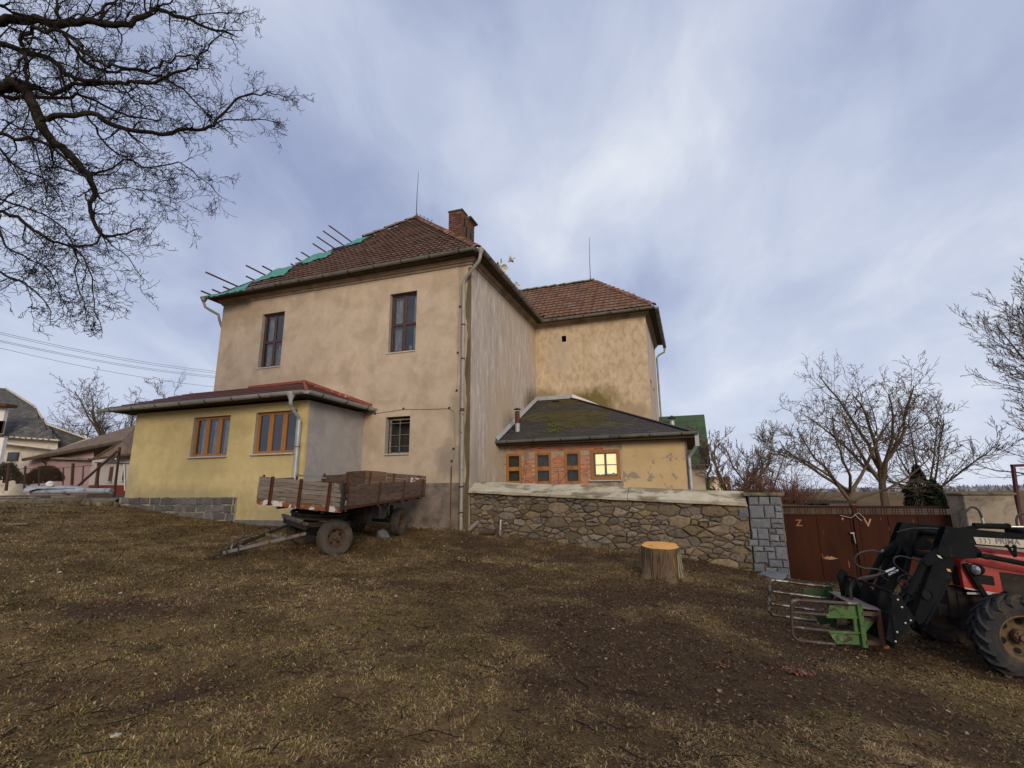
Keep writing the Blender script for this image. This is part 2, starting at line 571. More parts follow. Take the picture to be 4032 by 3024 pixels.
M['granite'] = mat('grey_granite', (.135, .142, .15), (.195, .20, .21), 7, (.13, .135, .145), 14, (.55, .66), .85, bump=.8, bs=24, var=.4)
M['basalt'] = mat('dark_plinth_stone', (.105, .10, .095), (.155, .145, .13), 5, (.21, .17, .13), 5, (.58, .7), .88, bump=.7, bs=26, var=.5)
M['coping'] = mat('lichened_coping', (.42, .37, .26), (.53, .48, .35), 3, (.23, .19, .12), 2.6, (.47, .57), .92, bump=.7, bs=20, st3=(.6, 1, 1.5), c4=(.17, .145, .09), ns4=5, th4=(.62, .70), st4=(.5, 1.2, 1))
M['concrete'] = mat('stained_concrete', (.27, .225, .165), (.34, .28, .205), 2, (.115, .10, .075), 1.3, (.50, .64), .92, bump=.7, bs=18, c4=(.46, .33, .24), ns4=.9, th4=(.62, .68))
M['mosscon'] = mat('mossy_concrete', (.14, .12, .065), (.20, .165, .10), 3, (.07, .06, .04), 4, (.5, .65), .95, bump=1, bs=14)
M['green_sh'] = mat('green_roof_sheet', (.045, .078, .038), (.058, .095, .048), 3, (.08, .09, .06), 4, (.6, .72), .6, bump=.2, var=.25)
M['bark'] = mat('dark_bark', (.018, .014, .011), (.030, .023, .017), 9, (.05, .055, .03), 3, (.6, .7), .95, bump=.8, bs=30)
M['bark2'] = mat('grey_brown_bark', (.095, .068, .045), (.14, .105, .07), 6, rough=.95, bump=.5, bs=20)
M['redtw'] = mat('reddish_twigs', (.14, .060, .040), (.10, .05, .035), 4, rough=.95, bump=0)
M['stumpb'] = mat('stump_bark', (.13, .085, .050), (.20, .14, .085), 5, (.055, .038, .025), 5, (.50, .62), .95, bump=1, bs=14, stretch=(4, 4, .45), c4=(.33, .15, .05), ns4=2, th4=(.62, .70))
M['stumpt'] = mat('fresh_cut_wood', (.70, .33, .085), (.80, .43, .15), 6, (.42, .20, .07), 3, (.56, .66), .8, bump=.3)
M['lich'] = mat('lichen_crust', (.34, .34, .22), (.25, .24, .15), 9, rough=.95, bump=1, bs=30)
M['plank'] = mat('weathered_plank', (.17, .135, .105), (.29, .24, .195), 5, (.085, .062, .047), 5, (.52, .66), .9, bump=.8, bs=14, stretch=(.6, .6, 7), var=.35, c4=(.44, .41, .36), ns4=3.5, th4=(.62, .72))
M['plankb'] = mat('brown_side_board', (.125, .082, .055), (.175, .12, .085), 5, (.07, .047, .033), 6, (.52, .66), .9, bump=.6, bs=14, stretch=(.7, .7, 5), var=.3)
M['rustp'] = mat('flaking_painted_steel', (.25, .10, .05), (.14, .055, .03), 6, (.58, .54, .49), 4.5, (.52, .56), .75, bump=.4, bs=30, c4=(.26, .30, .26), ns4=3, th4=(.62, .66))
M['chassis'] = mat('grimy_chassis', (.026, .022, .019), (.045, .036, .028), 8, (.085, .045, .03), 7, (.6, .7), .8, bump=.3)
M['greysteel'] = mat('worn_grey_steel', (.21, .195, .175), (.14, .12, .10), 7, (.11, .055, .03), 7, (.55, .66), .7, .2, bump=.3)
M['tyre'] = mat('dusty_tyre', (.065, .053, .043), (.10, .082, .064), 5, (.038, .034, .031), 4, (.5, .66), .92, bump=.3, bs=40)
M['tyred'] = mat('tractor_tyre', (.030, .030, .030), (.046, .045, .044), 4, (.095, .066, .042), 3.5, (.50, .64), .9, bump=.5, bs=30)
M['rim'] = mat('rusty_rim', (.085, .050, .034), (.13, .085, .055), 7, (.04, .026, .02), 5, (.5, .66), .85, bump=.4)
M['mudrim'] = mat('muddy_rim', (.17, .115, .068), (.12, .078, .045), 6, (.06, .042, .03), 5, (.52, .64), .92, bump=.8, bs=20)
M['loader'] = mat('black_loader_paint', (.007, .009, .009), (.012, .014, .014), 5, (.035, .032, .028), 8, (.62, .74), .75, bump=.25, bs=50, spec=.06)
M['hose'] = mat('rubber_hose', (.016, .015, .015), (.04, .036, .033), 12, rough=.6, spec=.5)
M['chrome'] = mat('steel_fitting', (.55, .54, .52), rough=.3, metal=.8, bump=0)
M['redp'] = mat('red_tractor_paint', (.36, .018, .012), (.30, .014, .010), 4, (.20, .03, .02), 5, (.62, .75), .38, bump=.08, bs=60, spec=.5)
M['greenp'] = mat('chipped_green_paint', (.062, .125, .036), (.09, .165, .056), 5, (.055, .045, .03), 9, (.54, .60), .65, bump=.3, c4=(.20, .26, .14), ns4=4, th4=(.6, .7))
M['dgreen'] = mat('dark_green_paint', (.030, .060, .022), (.045, .08, .03), 5, (.04, .035, .025), 8, (.58, .68), .7)
M['barrust'] = mat('worn_bar_steel', (.10, .080, .066), (.075, .045, .032), 5, (.26, .25, .23), 4, (.56, .66), .5, .3, bump=.3)
M['barshine'] = mat('polished_bar_steel', (.30, .29, .275), (.12, .10, .085), 5, (.07, .05, .035), 7, (.50, .56), .32, .6, bump=.2)
M['brownst'] = mat('red_brown_steel', (.16, .062, .036), (.21, .085, .05), 5, rough=.75)
M['pinkst'] = mat('dull_primer_plate', (.24, .185, .165), (.17, .13, .12), 5, rough=.6, metal=.2)
M['white'] = mat('white_paint', (.72, .70, .66), (.6, .58, .54), 5, rough=.6)
M['offwhite'] = mat('cream_wall', (.48, .43, .35), (.56, .51, .42), 1.5, (.30, .27, .22), 1.2, (.55, .7), .92)
M['pinkw'] = mat('pink_render', (.34, .235, .225), (.40, .28, .265), 2, (.26, .18, .17), 1.5, (.55, .7), .92)
M['redbase'] = mat('dark_red_base', (.17, .035, .022), (.12, .028, .02), 4, rough=.85)
M['oldroof'] = mat('old_brown_roofing', (.14, .095, .072), (.19, .14, .105), 2.5, (.09, .085, .06), 1.8, (.5, .65), .9, bump=.7, bs=12, stretch=(1, 1, 1), var=.3)
M['greyslate'] = mat('lichened_diamond_slate', (.060, .058, .056), (.10, .096, .088), 3, (.16, .155, .14), 4, (.55, .66), .85, bump=.3, var=.55)
M['silver'] = mat('silver_foil', (.45, .47, .47), (.33, .35, .36), 4, (.16, .16, .16), 4, (.56, .66), .4, .3, bump=.8, bs=8)
M['hedge'] = mat('evergreen_leaf', (.018, .030, .012), (.030, .045, .018), 6, rough=.8, var=.5, bump=0)
M['hedgeb'] = mat('brown_hedge_leaf', (.060, .042, .024), (.035, .034, .018), 4, rough=.9, var=.5, bump=0)
M['conif'] = mat('conifer_needles', (.012, .024, .012), (.022, .036, .018), 5, rough=.9, var=.5, bump=0)
M['gold'] = mat('antenna_white', (.62, .60, .55), rough=.5, bump=0)
M['wire'] = mat('dark_wire', (.05, .05, .055), rough=.7, bump=0)
M['cable'] = mat('pale_cable', (.27, .24, .2), rough=.7, bump=0)
M['yard'] = mat('yard_earth', (.085, .070, .042), (.055, .042, .028), 1.5, rough=.95, bump=1)
M['log'] = mat('log_bark', (.12, .09, .06), (.07, .05, .035), 8, rough=.95, bump=.8)
M['chock'] = mat('chock_stone', (.19, .20, .21), (.13, .13, .13), 5, rough=.9, bump=.8)


def glass(name, tint=(.75, .8, .82), k=.015):
    m = bpy.data.materials.new(name)
    m.use_nodes = True
    t = m.node_tree
    t.nodes.clear()
    tr, gl, mxs = N(t, 'ShaderNodeBsdfTransparent'), N(t, 'ShaderNodeBsdfGlossy'), N(t, 'ShaderNodeMixShader')
    tr.inputs[0].default_value = (*tint, 1)
    gl.inputs['Roughness'].default_value = .02
    gl.inputs['Color'].default_value = (.95, .97, 1, 1)
    bn = N(t, 'ShaderNodeBump')
    bn.inputs['Strength'].default_value = .12
    bn.inputs['Distance'].default_value = .01
    t.links.new(noise(t, t.nodes.new('ShaderNodeTexCoord').outputs['Object'], 2.2, 2, .4), bn.inputs['Height'])
    t.links.new(bn.outputs[0], gl.inputs['Normal'])
    fr = N(t, 'ShaderNodeFresnel')
    fr.inputs[0].default_value = 1.5
    t.links.new(math_n(t, 'ADD', math_n(t, 'MULTIPLY', fr.outputs[0], 1.7), k, clamp=True), mxs.inputs[0])
    t.links.new(tr.outputs[0], mxs.inputs[1])
    t.links.new(gl.outputs[0], mxs.inputs[2])
    o = N(t, 'ShaderNodeOutputMaterial')
    t.links.new(mxs.outputs[0], o.inputs[0])
    return m


M['glass'] = glass('window_glass')
M['glassd'] = glass('dull_glass', (.6, .58, .5), -.03)
m = bpy.data.materials.new('glow_pane')  # yellow glow put into the pane by emission, no lamp behind it
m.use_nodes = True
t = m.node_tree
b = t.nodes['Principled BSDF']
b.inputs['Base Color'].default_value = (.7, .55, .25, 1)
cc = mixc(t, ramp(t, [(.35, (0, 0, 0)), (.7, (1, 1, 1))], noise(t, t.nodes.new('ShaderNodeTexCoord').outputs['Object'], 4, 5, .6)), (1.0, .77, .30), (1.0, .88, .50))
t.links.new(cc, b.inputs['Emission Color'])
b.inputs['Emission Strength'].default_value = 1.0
M['glow'] = m
m = bpy.data.materials.new('headlamp_glass')
m.use_nodes = True
b = m.node_tree.nodes['Principled BSDF']
b.inputs['Base Color'].default_value = (.6, .6, .6, 1)
b.inputs['Metallic'].default_value = .7
b.inputs['Roughness'].default_value = .25
M['lamp'] = m


# ------------------------------------------------------------------ ground height
def hxy(s, b):
    v = H @ Vector((s, b, 0))
    return v.x, v.y


_ctl = [(0, 0, -1.62), (0, 4, -1.56), (5.2, 6.0, -1.93), (7.5, 5.2, -2.0), (4.2, 6.7, -1.88), (3.4, 6.8, -1.86), (2.9, 10.4, -1.60), (-3.52, 10.42, -1.18), (-4.58, 11.48, -1.05),
        (-2.93, 13.3, -1.07), (-5.46, 9.6, -1.16), (-1.2, 14.4, -1.03), (-9.7, 14.84, -.53), (-11.44, 15.4, -.30), (-7.36, 14.0, -.72), (-17.2, 17.4, -.20), (-13.0, 15.9, -.24), (-8, 6, -1.12), (-4, 4, -1.42),
        (*hxy(7.05, -.1), -1.74), (*hxy(3.5, -.1), -1.38), (*hxy(7.8, -.1), -1.94), (*hxy(10.9, -.1), -1.93), (*hxy(9.3, 4), -2.1), (*hxy(3, 4), -1.2), (*hxy(8, 14), -1.6),
        (20, 30, -1.3), (30, 18, -1.6), (26, 45, -.6), (-24, 30, -.25), (0, 40, -.8), (-15, -4, -1.1), (14, -4, -2.2), (0, -10, -1.8), (-25, 5, -.4), (20, 2, -2.3)]
_ctl = np.array(_ctl, float)


def _tps_fit(c):
    n = len(c)
    d = np.linalg.norm(c[:, None, :2] - c[None, :, :2], axis=2)
    K = np.where(d > 0, d * d * np.log(d + 1e-12), 0) + np.eye(n) * .3
    P = np.c_[np.ones(n), c[:, :2]]
    A = np.block([[K, P], [P.T, np.zeros((3, 3))]])
    return np.linalg.solve(A, np.r_[c[:, 2], 0, 0, 0])


_tw = _tps_fit(_ctl)


def gh(x, y, bumps=True):
    x, y = np.atleast_1d(np.asarray(x, float)), np.atleast_1d(np.asarray(y, float))
    xc, yc = np.clip(x, -34, 34), np.clip(y, -10, 48)
    out = np.empty_like(xc)
    for i in range(0, len(xc), 20000):
        a, b_ = xc[i:i + 20000], yc[i:i + 20000]
        d = np.hypot(a[:, None] - _ctl[None, :, 0], b_[:, None] - _ctl[None, :, 1])
        K = np.where(d > 0, d * d * np.log(d + 1e-12), 0)
        out[i:i + 20000] = K @ _tw[:-3] + _tw[-3] + _tw[-2] * a + _tw[-1] * b_
    if bumps:
        out += (vn(x, y, 1.1, 1) - .5) * .07 + (vn(x, y, .35, 2) - .5) * .035 + (vn(x, y, .13, 3) - .5) * .014
    return out


_G = [rng.random((256, 256)) for _ in range(8)]


def vn(x, y, s, k):
    """value noise, period 256 cells of size s"""
    g = _G[k % 8]
    u, v = x / s + 50.3 * k, y / s + 17.7 * k
    i, j = np.floor(u).astype(int), np.floor(v).astype(int)
    f, h = u - i, v - j
    f, h = f * f * (3 - 2 * f), h * h * (3 - 2 * h)
    i0, j0, i1, j1 = i % 256, j % 256, (i + 1) % 256, (j + 1) % 256
    return (g[i0, j0] * (1 - f) + g[i1, j0] * f) * (1 - h) + (g[i0, j1] * (1 - f) + g[i1, j1] * f) * h


def mudmask(x, y):
    """1 = trodden dark earth and leaf mould, 0 = turf"""
    m = np.zeros_like(x)
    for cx, cy, sx, sy, w in ((1.8, 6.2, 1.7, 2.2, 1.15), (2.6, 8.8, 2.4, 1.3, .95), (3.6, 7.0, 1.5, 1.4, .95), (3.2, 5.0, 1.4, .8, .7), (.3, 9.6, 1.8, 1.3, .6), (-2.4, 8.6, 1.4, .9, .42), (-1.0, 12.4, 2.6, 1.5, .55), (2.5, 12.0, 3.4, 1.2, .9), (6.2, 9.6, 2.4, 2.0, .95),
                              (5.6, 6.6, 1.8, 1.0, .8), (-4.8, 6.4, 1.2, .8, .7), (-3.6, 4.3, 1.6, .45, .6), (-6.5, 9.0, 1.6, .8, .35), (1.2, 3.2, 2.2, .5, .4), (-4.6, 11.4, 1.6, 1.2, .5)):
        m = np.maximum(m, w * np.exp(-((x - cx) / sx) ** 2 - ((y - cy) / sy) ** 2))
    m = m + (vn(x, y, .9, 4) - .5) * .7 + (vn(x, y, .3, 5) - .5) * .5
    return np.clip((m - .22) / .45, 0, 1)


def axis(lo, hi, st, far):
    a = list(np.arange(lo, hi, st))
    s, x = st, a[-1]
    while x < far:
        s *= 1.25
        x += s
        a.append(x)
    s, x = st, a[0]
    while x > -far:
        s *= 1.25
        x -= s
        a.insert(0, x)
    return np.array(a)


gx, gy = axis(-9, 10.5, .06, 900), axis(2.0, 15.5, .06, 900)
GX, GY = np.meshgrid(gx, gy)
fx, fy = GX.ravel(), GY.ravel()
fz = gh(fx, fy)
nx, ny = len(gx), len(gy)
ii = np.arange(nx * ny).reshape(ny, nx)
GF = np.stack([ii[:-1, :-1], ii[:-1, 1:], ii[1:, 1:], ii[1:, :-1]], -1).reshape(-1, 4)
mm = mudmask(fx, fy)
n_a = vn(fx, fy, .5, 6)[:, None]
n_b = vn(fx, fy, .08, 7)[:, None]
turf = np.array([.170, .108, .050]) * (1 - n_a) + np.array([.122, .084, .034]) * n_a
mud = np.array([.098, .060, .030]) * (1 - n_b) + np.array([.054, .034, .018]) * n_b
gc = (turf * (1 - mm[:, None]) + mud * mm[:, None]) * (.75 + .5 * n_b)
M['ground'] = mat('earth_and_turf', (1, 1, 1), attr=True, rough=.97, bump=.8, bs=30, spec=.1)
g_o = link('ground', mesh_np('ground', np.c_[fx, fy, fz], GF, M['ground'], True, gc))
props(g_o, 'sloping yard of winter turf and trodden dark earth', kind='structure')


# ------------------------------------------------------------------ builders
def wall(frame, x0, x1, z0, z1, openings, depth, name, material, parent, y=0.0, axis_='x', flip=False, top=None, rev=None):
    """one skin of wall with openings and their reveals; axis_ 'x': wall in the xz plane facing -y; 'y': in the yz plane facing +x"""
    b = MB(frame)
    xs = sorted({x0, x1, *[v for o in openings for v in o[:2]]})
    zs = sorted({z0, z1, *[v for o in openings for v in o[2:4]]})

    def P(u, d, z):
        return (u, y + d, z) if axis_ == 'x' else (y - d, u, z)
    for a, c in zip(xs, xs[1:]):
        for e, f in zip(zs, zs[1:]):
            if any(o[0] <= a and c <= o[1] and o[2] <= e and f <= o[3] for o in openings):
                continue
            q = [P(a, 0, e), P(c, 0, e), P(c, 0, f), P(a, 0, f)]
            b.add(q, [(0, 1, 2, 3)])
    rvs = []
    for o in openings:
        r = MB(frame)
        rvs.append(r)
        a, c, e, f = o[:4]
        for (u0, w0, u1, w1) in ((a, e, a, f), (c, f, c, e), (a, f, c, f), (c, e, a, e)):
            r.add([P(u0, 0, w0), P(u1, 0, w1), P(u1, depth, w1), P(u0, depth, w0)], [(0, 1, 2, 3)])
    o = b.build(name, material, parent)
    for r in rvs:
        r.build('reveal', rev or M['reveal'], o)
    return o


def gutter(frame, p, q, parent, r=.075, every=.95, name='gutter', material=None, bracket=True):
    """half round gutter, open at the top"""
    p, q = Vector(p), Vector(q)
    t = (q - p).normalized()
    a = t.cross(Vector((0, 0, 1))).normalized()
    b = MB(frame)
    V = []
    n = 9
    for e in (p, q):
        for rr in (r, r - .006):
            for k in range(n):
                th = math.pi * k / (n - 1)
                V.append(e + a * (math.cos(th) * rr) - Vector((0, 0, 1)) * (math.sin(th) * rr))
    F = []
    for k in range(n - 1):
        F.append((k, k + 1, 2 * n + k + 1, 2 * n + k))
        F.append((n + k + 1, n + k, 3 * n + k, 3 * n + k + 1))
        F.append((k + 1, k, n + k, n + k + 1))
        F.append((2 * n + k, 2 * n + k + 1, 3 * n + k + 1, 3 * n + k))
    for k in (0, n - 1):
        F.append((k, n + k, 3 * n + k, 2 * n + k))
    # end discs
    F.append(tuple(range(n)))
    F.append(tuple(range(2 * n, 3 * n)))
    b.add(V, F)
    b.tube([p + a * r, q + a * r], .009, 6)
    o = b.build(name, material or M['gutter'], parent, smooth=True)
    if bracket:
        L = (q - p).length
        k = max(2, int(L / every))
        me = None
        for i in range(k):
            c = p + t * (L * (i + .5) / k)
            bb = MB(frame)
            pts = [c + a * (math.cos(th) * (r + .008)) - Vector((0, 0, 1)) * (math.sin(th) * (r + .008)) for th in np.linspace(0, math.pi, 7)]
            for u, v in zip(pts, pts[1:]):
                bb.bar(u, v, .03, .006, up=(v - u).cross(t))
            bb.build('gutter_bracket', M['chassis'], o)
    return o


def window(frame, x0, x1, z0, z1, yf, parent, frame_m, cols=2, rows=(.5,), fw=.06, name='window', bar=.05, curtain=None, sill=None, inner_depth=.5, axis_='x', back=None, glassm=None, label=None, mull=None):
    """casement set in an opening; thing > window > frame bars, pane, sill, curtain"""
    def P(u, d, z):
        return (u, d, z) if axis_ == 'x' else (-d, u, z)

    def bx(b, a, c, d0, d1, e, f):
        p, q = P(a, d0, e), P(c, d1, f)
        b.box(min(p[0], q[0]), max(p[0], q[0]), min(p[1], q[1]), max(p[1], q[1]), e, f)
    b = MB(frame)
    bx(b, x0, x0 + fw, yf, yf + .07, z0, z1)
    bx(b, x1 - fw, x1, yf, yf + .07, z0, z1)
    bx(b, x0 + fw, x1 - fw, yf, yf + .07, z0, z0 + fw)
    bx(b, x0 + fw, x1 - fw, yf, yf + .07, z1 - fw, z1)
    zr = [z0 + fw] + [z0 + (z1 - z0) * r for r in rows] + [z1 - fw]
    w = (x1 - x0) / cols
    for i in range(1, cols):
        xm = x0 + w * i
        mw = mull if mull else bar * 1.25
        bx(b, xm - mw / 2, xm + mw / 2, yf - .006, yf + .062, z0 + fw, z1 - fw)
    for z in zr[1:-1]:
        for i in range(cols):
            a = x0 + w * i + (fw if i == 0 else (mull or bar * 1.25) / 2)
            c = x0 + w * (i + 1) - (fw if i == cols - 1 else (mull or bar * 1.25) / 2)
            bx(b, a, c, yf - .004, yf + .06, z - bar / 2, z + bar / 2)
    o = b.build(name, frame_m, parent, bevel=.004, label=label)
    for i in range(cols):
        for j in range(len(zr) - 1):
            a, c = x0 + w * i + .03, x0 + w * (i + 1) - .03
            p = MB(frame)
            d = yf + .03
            tl = random.uniform(-.004, .004)
            p.add([P(a, d, zr[j]), P(c, d + tl, zr[j]), P(c, d + tl, zr[j + 1]), P(a, d, zr[j + 1])], [(0, 1, 2, 3)])
            p.build('pane', glassm or M['glass'], o)
    if sill:
        s = MB(frame)
        bx(s, x0 - .04, x1 + .02, -.05 if axis_ == 'x' and sill == 1 else sill, yf + .03, z0 - .045, z0 - .005)
        s.build('sill', M['sill'], o, bevel=.004)
    if curtain:
        for (a, c, e, f, cm) in curtain:
            q = MB(frame)
            n = max(6, int((c - a) / .025))
            V, F = [], []
            for i in range(n + 1):
                u = a + (c - a) * i / n
                d = yf + .16 + .028 * math.sin(i * 1.25 + a * 7) + random.uniform(-.006, .006)
                V += [P(u, d, e), P(u + random.uniform(-.01, .01), d * 1.0 + .01, f)]
            for i in range(n):
                F.append((2 * i, 2 * i + 2, 2 * i + 3, 2 * i + 1))
            q.add(V, F)
            q.build('curtain', cm, o, smooth=True)
    if back is not None:
        q = MB(frame)
        d = yf + inner_depth
        q.add([P(x0 - .3, d, z0 - .2), P(x1 + .3, d, z0 - .2), P(x1 + .3, d, z1 + .2), P(x0 - .3, d, z1 + .2)], [(0, 1, 2, 3)])
        q.build('room_wall', back, o)
    return o


def clip_poly(poly, nx_, ny_, c):
    """keep the side nx*x+ny*y <= c"""
    out = []
    for i in range(len(poly)):
        p, q = poly[i], poly[(i + 1) % len(poly)]
        dp, dq = nx_ * p[0] + ny_ * p[1] - c, nx_ * q[0] + ny_ * q[1] - c
        if dp <= 0:
            out.append(p)
        if (dp < 0 < dq) or (dq < 0 < dp):
            t_ = dp / (dp - dq)
            out.append((p[0] + (q[0] - p[0]) * t_, p[1] + (q[1] - p[1]) * t_))
    return out


def rubble(poly, n, rmin, rmax, seed, asp=1.6, gap=.012):
    """irregular fieldstones filling a polygon (power diagram of scattered sites)"""
    rr = random.Random(seed)
    xs, zs = [p[0] for p in poly], [p[1] for p in poly]
    sites = []
    tries = 0
    while len(sites) < n and tries < 60000:
        tries += 1
        r = rmin + (rmax - rmin) * rr.random() ** 2.6
        r *= max(.55, 1 - tries / 60000 * .6)
        x, z = rr.uniform(min(xs), max(xs)), rr.uniform(min(zs), max(zs))
        inside = True
        for i in range(len(poly)):
            p, q = poly[i], poly[(i + 1) % len(poly)]
            if (q[0] - p[0]) * (z - p[1]) - (q[1] - p[1]) * (x - p[0]) < 0:
                inside = False
                break
        if not inside:
            continue
        if any(((x - a) / asp) ** 2 + (z - b_) ** 2 < (r + c) ** 2 * .72 for a, b_, c in sites):
            continue
        sites.append((x, z, r))
    cells = []
    for i, (x, z, r) in enumerate(sites):
        c = [(p[0] / asp, p[1]) for p in poly]
        X, Z = x / asp, z
        for j, (x2, z2, r2) in enumerate(sites):
            if i == j:
                continue
            X2 = x2 / asp
            if abs(X2 - X) > 1.2 or abs(z2 - Z) > 1.2:
                continue
            nx_, ny_ = X2 - X, z2 - Z
            cc_ = ((X2 * X2 + z2 * z2 - r2 * r2) - (X * X + Z * Z - r * r)) / 2
            c = clip_poly(c, nx_, ny_, cc_)
            if len(c) < 3:
                break
        if len(c) >= 3:
            c = [(p[0] * asp, p[1]) for p in c]
            # drop tiny edges
            c = [p for k, p in enumerate(c) if math.dist(p, c[k - 1]) > .012]
            if len(c) >= 3:
                cells.append(c)
    return cells


def stone_mesh(c, frame, parent, name, material, rr, gap=.012, out=(.015, .06), y0=.04, ax='x', rough_=.5):
    """one stone: polygon c in (u,z), sides going back, front bulging outwards"""
    cx_ = sum(p[0] for p in c) / len(c)
    cz_ = sum(p[1] for p in c) / len(c)
    d = rr.uniform(*out)
    V, ring = [], []
    # subdivide edges once for an irregular outline
    pts = []
    for i, p in enumerate(c):
        q = c[(i + 1) % len(c)]
        pts.append(p)
        if math.dist(p, q) > .07:
            mxp = ((p[0] + q[0]) / 2, (p[1] + q[1]) / 2)
            k = 1 + rr.uniform(-.05, .04)
            pts.append((cx_ + (mxp[0] - cx_) * k, cz_ + (mxp[1] - cz_) * k))
    c = pts
    n = len(c)
    size = max(.02, sum(math.dist(p, (cx_, cz_)) for p in c) / n)

    def shr(p, g):
        l = math.dist(p, (cx_, cz_)) + 1e-6
        k = max(.3, 1 - g / l)
        return (cx_ + (p[0] - cx_) * k, cz_ + (p[1] - cz_) * k)

    def P(u, dd, z):
        return (u, dd, z) if ax == 'x' else (-dd, u, z)
    for p in c:
        u, z = shr(p, gap * .5)
        V.append(P(u, y0, z))
    for p in c:
        u, z = shr(p, gap * rr.uniform(.6, 1.3))
        V.append(P(u, -d * rr.uniform(.35, .75), z))
    for p in c:
        u, z = shr(p, gap + size * rr.uniform(.12, .24))
        V.append(P(u, -d * rr.uniform(.85, 1.05), z))
    V.append(P(cx_ + rr.uniform(-.2, .2) * size, -d * rr.uniform(1.0, 1.0 + .35 * rough_), cz_ + rr.uniform(-.2, .2) * size))
    F = []
    for i in range(n):
        j = (i + 1) % n
        F += [(i, j, n + j, n + i), (n + i, n + j, 2 * n + j, 2 * n + i), (2 * n + i, 2 * n + j, 3 * n)]
    b = MB(frame)
    b.add(V, F)
    return b.build(name, material, parent)


def text_mesh(name, s, size, frame, parent, material, extr=.002, bold=0.0):
    cu = bpy.data.curves.new(name, 'FONT')
    cu.body = s
    cu.size = size
    cu.extrude = extr
    cu.offset = bold
    o = bpy.data.objects.new(name + '_tmp', cu)
    COL.objects.link(o)
    bpy.context.view_layer.update()
    me = bpy.data.meshes.new_from_object(o.evaluated_get(bpy.context.evaluated_depsgraph_get()))
    bpy.data.objects.remove(o)
    me.materials.clear()
    me.materials.append(material)
    me.name = name
    return link(name, me, parent, frame)

#==PART2==
# ================================================================== farmhouse
GZ = -1.5
fh = thing('farmhouse', 'two-storey beige rendered farmhouse with hipped clay tile roof and brick chimney', 'house', (0, 0, -1.0), H)
ops = [(-8.12, -7.13, 4.32, 6.29), (-2.86, -1.88, 4.34, 6.30), (-2.82, -1.97, 1.17, 2.29)]
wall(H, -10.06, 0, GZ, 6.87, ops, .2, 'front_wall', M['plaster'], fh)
wall(H, 0, 6.75, GZ, 6.87, [], .2, 'side_wall', M['plaster_side'], fh, axis_='y')
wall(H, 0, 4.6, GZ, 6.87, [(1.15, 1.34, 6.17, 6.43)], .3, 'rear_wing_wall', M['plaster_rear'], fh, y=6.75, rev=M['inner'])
wo_ = [(7.35, 8.1, 2.6, 4.45), (8.95, 9.7, 2.6, 4.42)]
wall(H, 6.75, 11.9, GZ, 6.87, wo_, .2, 'rear_side_wall', M['plaster_side'], fh, y=4.6, axis_='y')
b = MB(H)
b.add([(-10.06, 16, GZ), (-10.06, 0, GZ), (-10.06, 0, 6.87), (-10.06, 16, 6.87)], [(0, 1, 2, 3)])
b.add([(0, 16, GZ), (-10.06, 16, GZ), (-10.06, 16, 6.87), (0, 16, 6.87)], [(0, 1, 2, 3)])
b.add([(0, 11.9, GZ), (0, 16, GZ), (0, 16, 6.87), (0, 11.9, 6.87)], [(0, 1, 2, 3)])
b.add([(4.6, 11.9, GZ), (0, 11.9, GZ), (0, 11.9, 6.87), (4.6, 11.9, 6.87)], [(0, 1, 2, 3)])
b.build('back_wall', M['plaster'], fh)
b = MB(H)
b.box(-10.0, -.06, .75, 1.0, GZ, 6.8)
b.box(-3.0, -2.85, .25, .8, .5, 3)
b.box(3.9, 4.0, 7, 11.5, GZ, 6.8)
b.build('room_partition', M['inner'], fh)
# rough plinth below the facade, the strip under the corner pipe
b = MB(H)
b.box(-10.06, -.02, -.035, 0, GZ, .29)
b.build('plinth', M['plinth'], fh, bevel=.01)
# upper windows
for x0, x1, z0, z1 in ops[:2]:
    w_ = window(H, x0 + .0, x1, z0, z1, .13, fh, M['wbrown'], 2, (.475,), .075, 'upper_window', .085, mull=.085,
                curtain=[(x0 + .08, x0 + .36, z0 + .08, z1 - .08, M['curtain']), (x1 - .40, x1 - .10, z0 + .08, z0 + .95, M['curtain'])] if x0 < -5 else
                [(x0 + .08, x0 + .33, z0 + .08, z1 - .08, M['curtain']), (x1 - .22, x1 - .08, z0 + .08, z1 - .1, M['curtain'])], sill=-.03)
    for (u_, v_, e_, f_) in (((.36, .41, .12, .75), (.56, .66, .30, .86)) if x0 < -5 else ((.30, .33, .05, .95), (.70, .80, .25, .45), (.52, .60, .08, .30))):
        MB(H).box(x0 + u_, x0 + v_, .42, .44, z0 + e_, z0 + f_).build('inner_frame_strip', M['sill'], w_)
# small barred window
x0, x1, z0, z1 = ops[2]
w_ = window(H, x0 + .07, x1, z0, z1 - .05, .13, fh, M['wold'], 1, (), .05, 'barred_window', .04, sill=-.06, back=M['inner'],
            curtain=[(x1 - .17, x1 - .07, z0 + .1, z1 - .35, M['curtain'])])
for xx in (x0 + .47,):
    bb = MB(H).tube([(xx, .07, z0 + .02), (xx, .07, z1 - .08)], .012, 6)
    bb.build('window_bar', M['wold'], w_)
for zz in (z0 + .22, z0 + .56, z0 + .92):
    bb = MB(H).tube([(x0 + .1, .07, zz), (x1 - .03, .07, zz)], .010, 6)
    bb.build('window_bar', M['wold'], w_)
for y0, y1, z0, z1 in wo_:
    window(H, y0, y1, z0, z1, -4.6 + .12, fh, M['wbrown'], 2, (.5,), .06, 'side_window', .05, axis_='y')


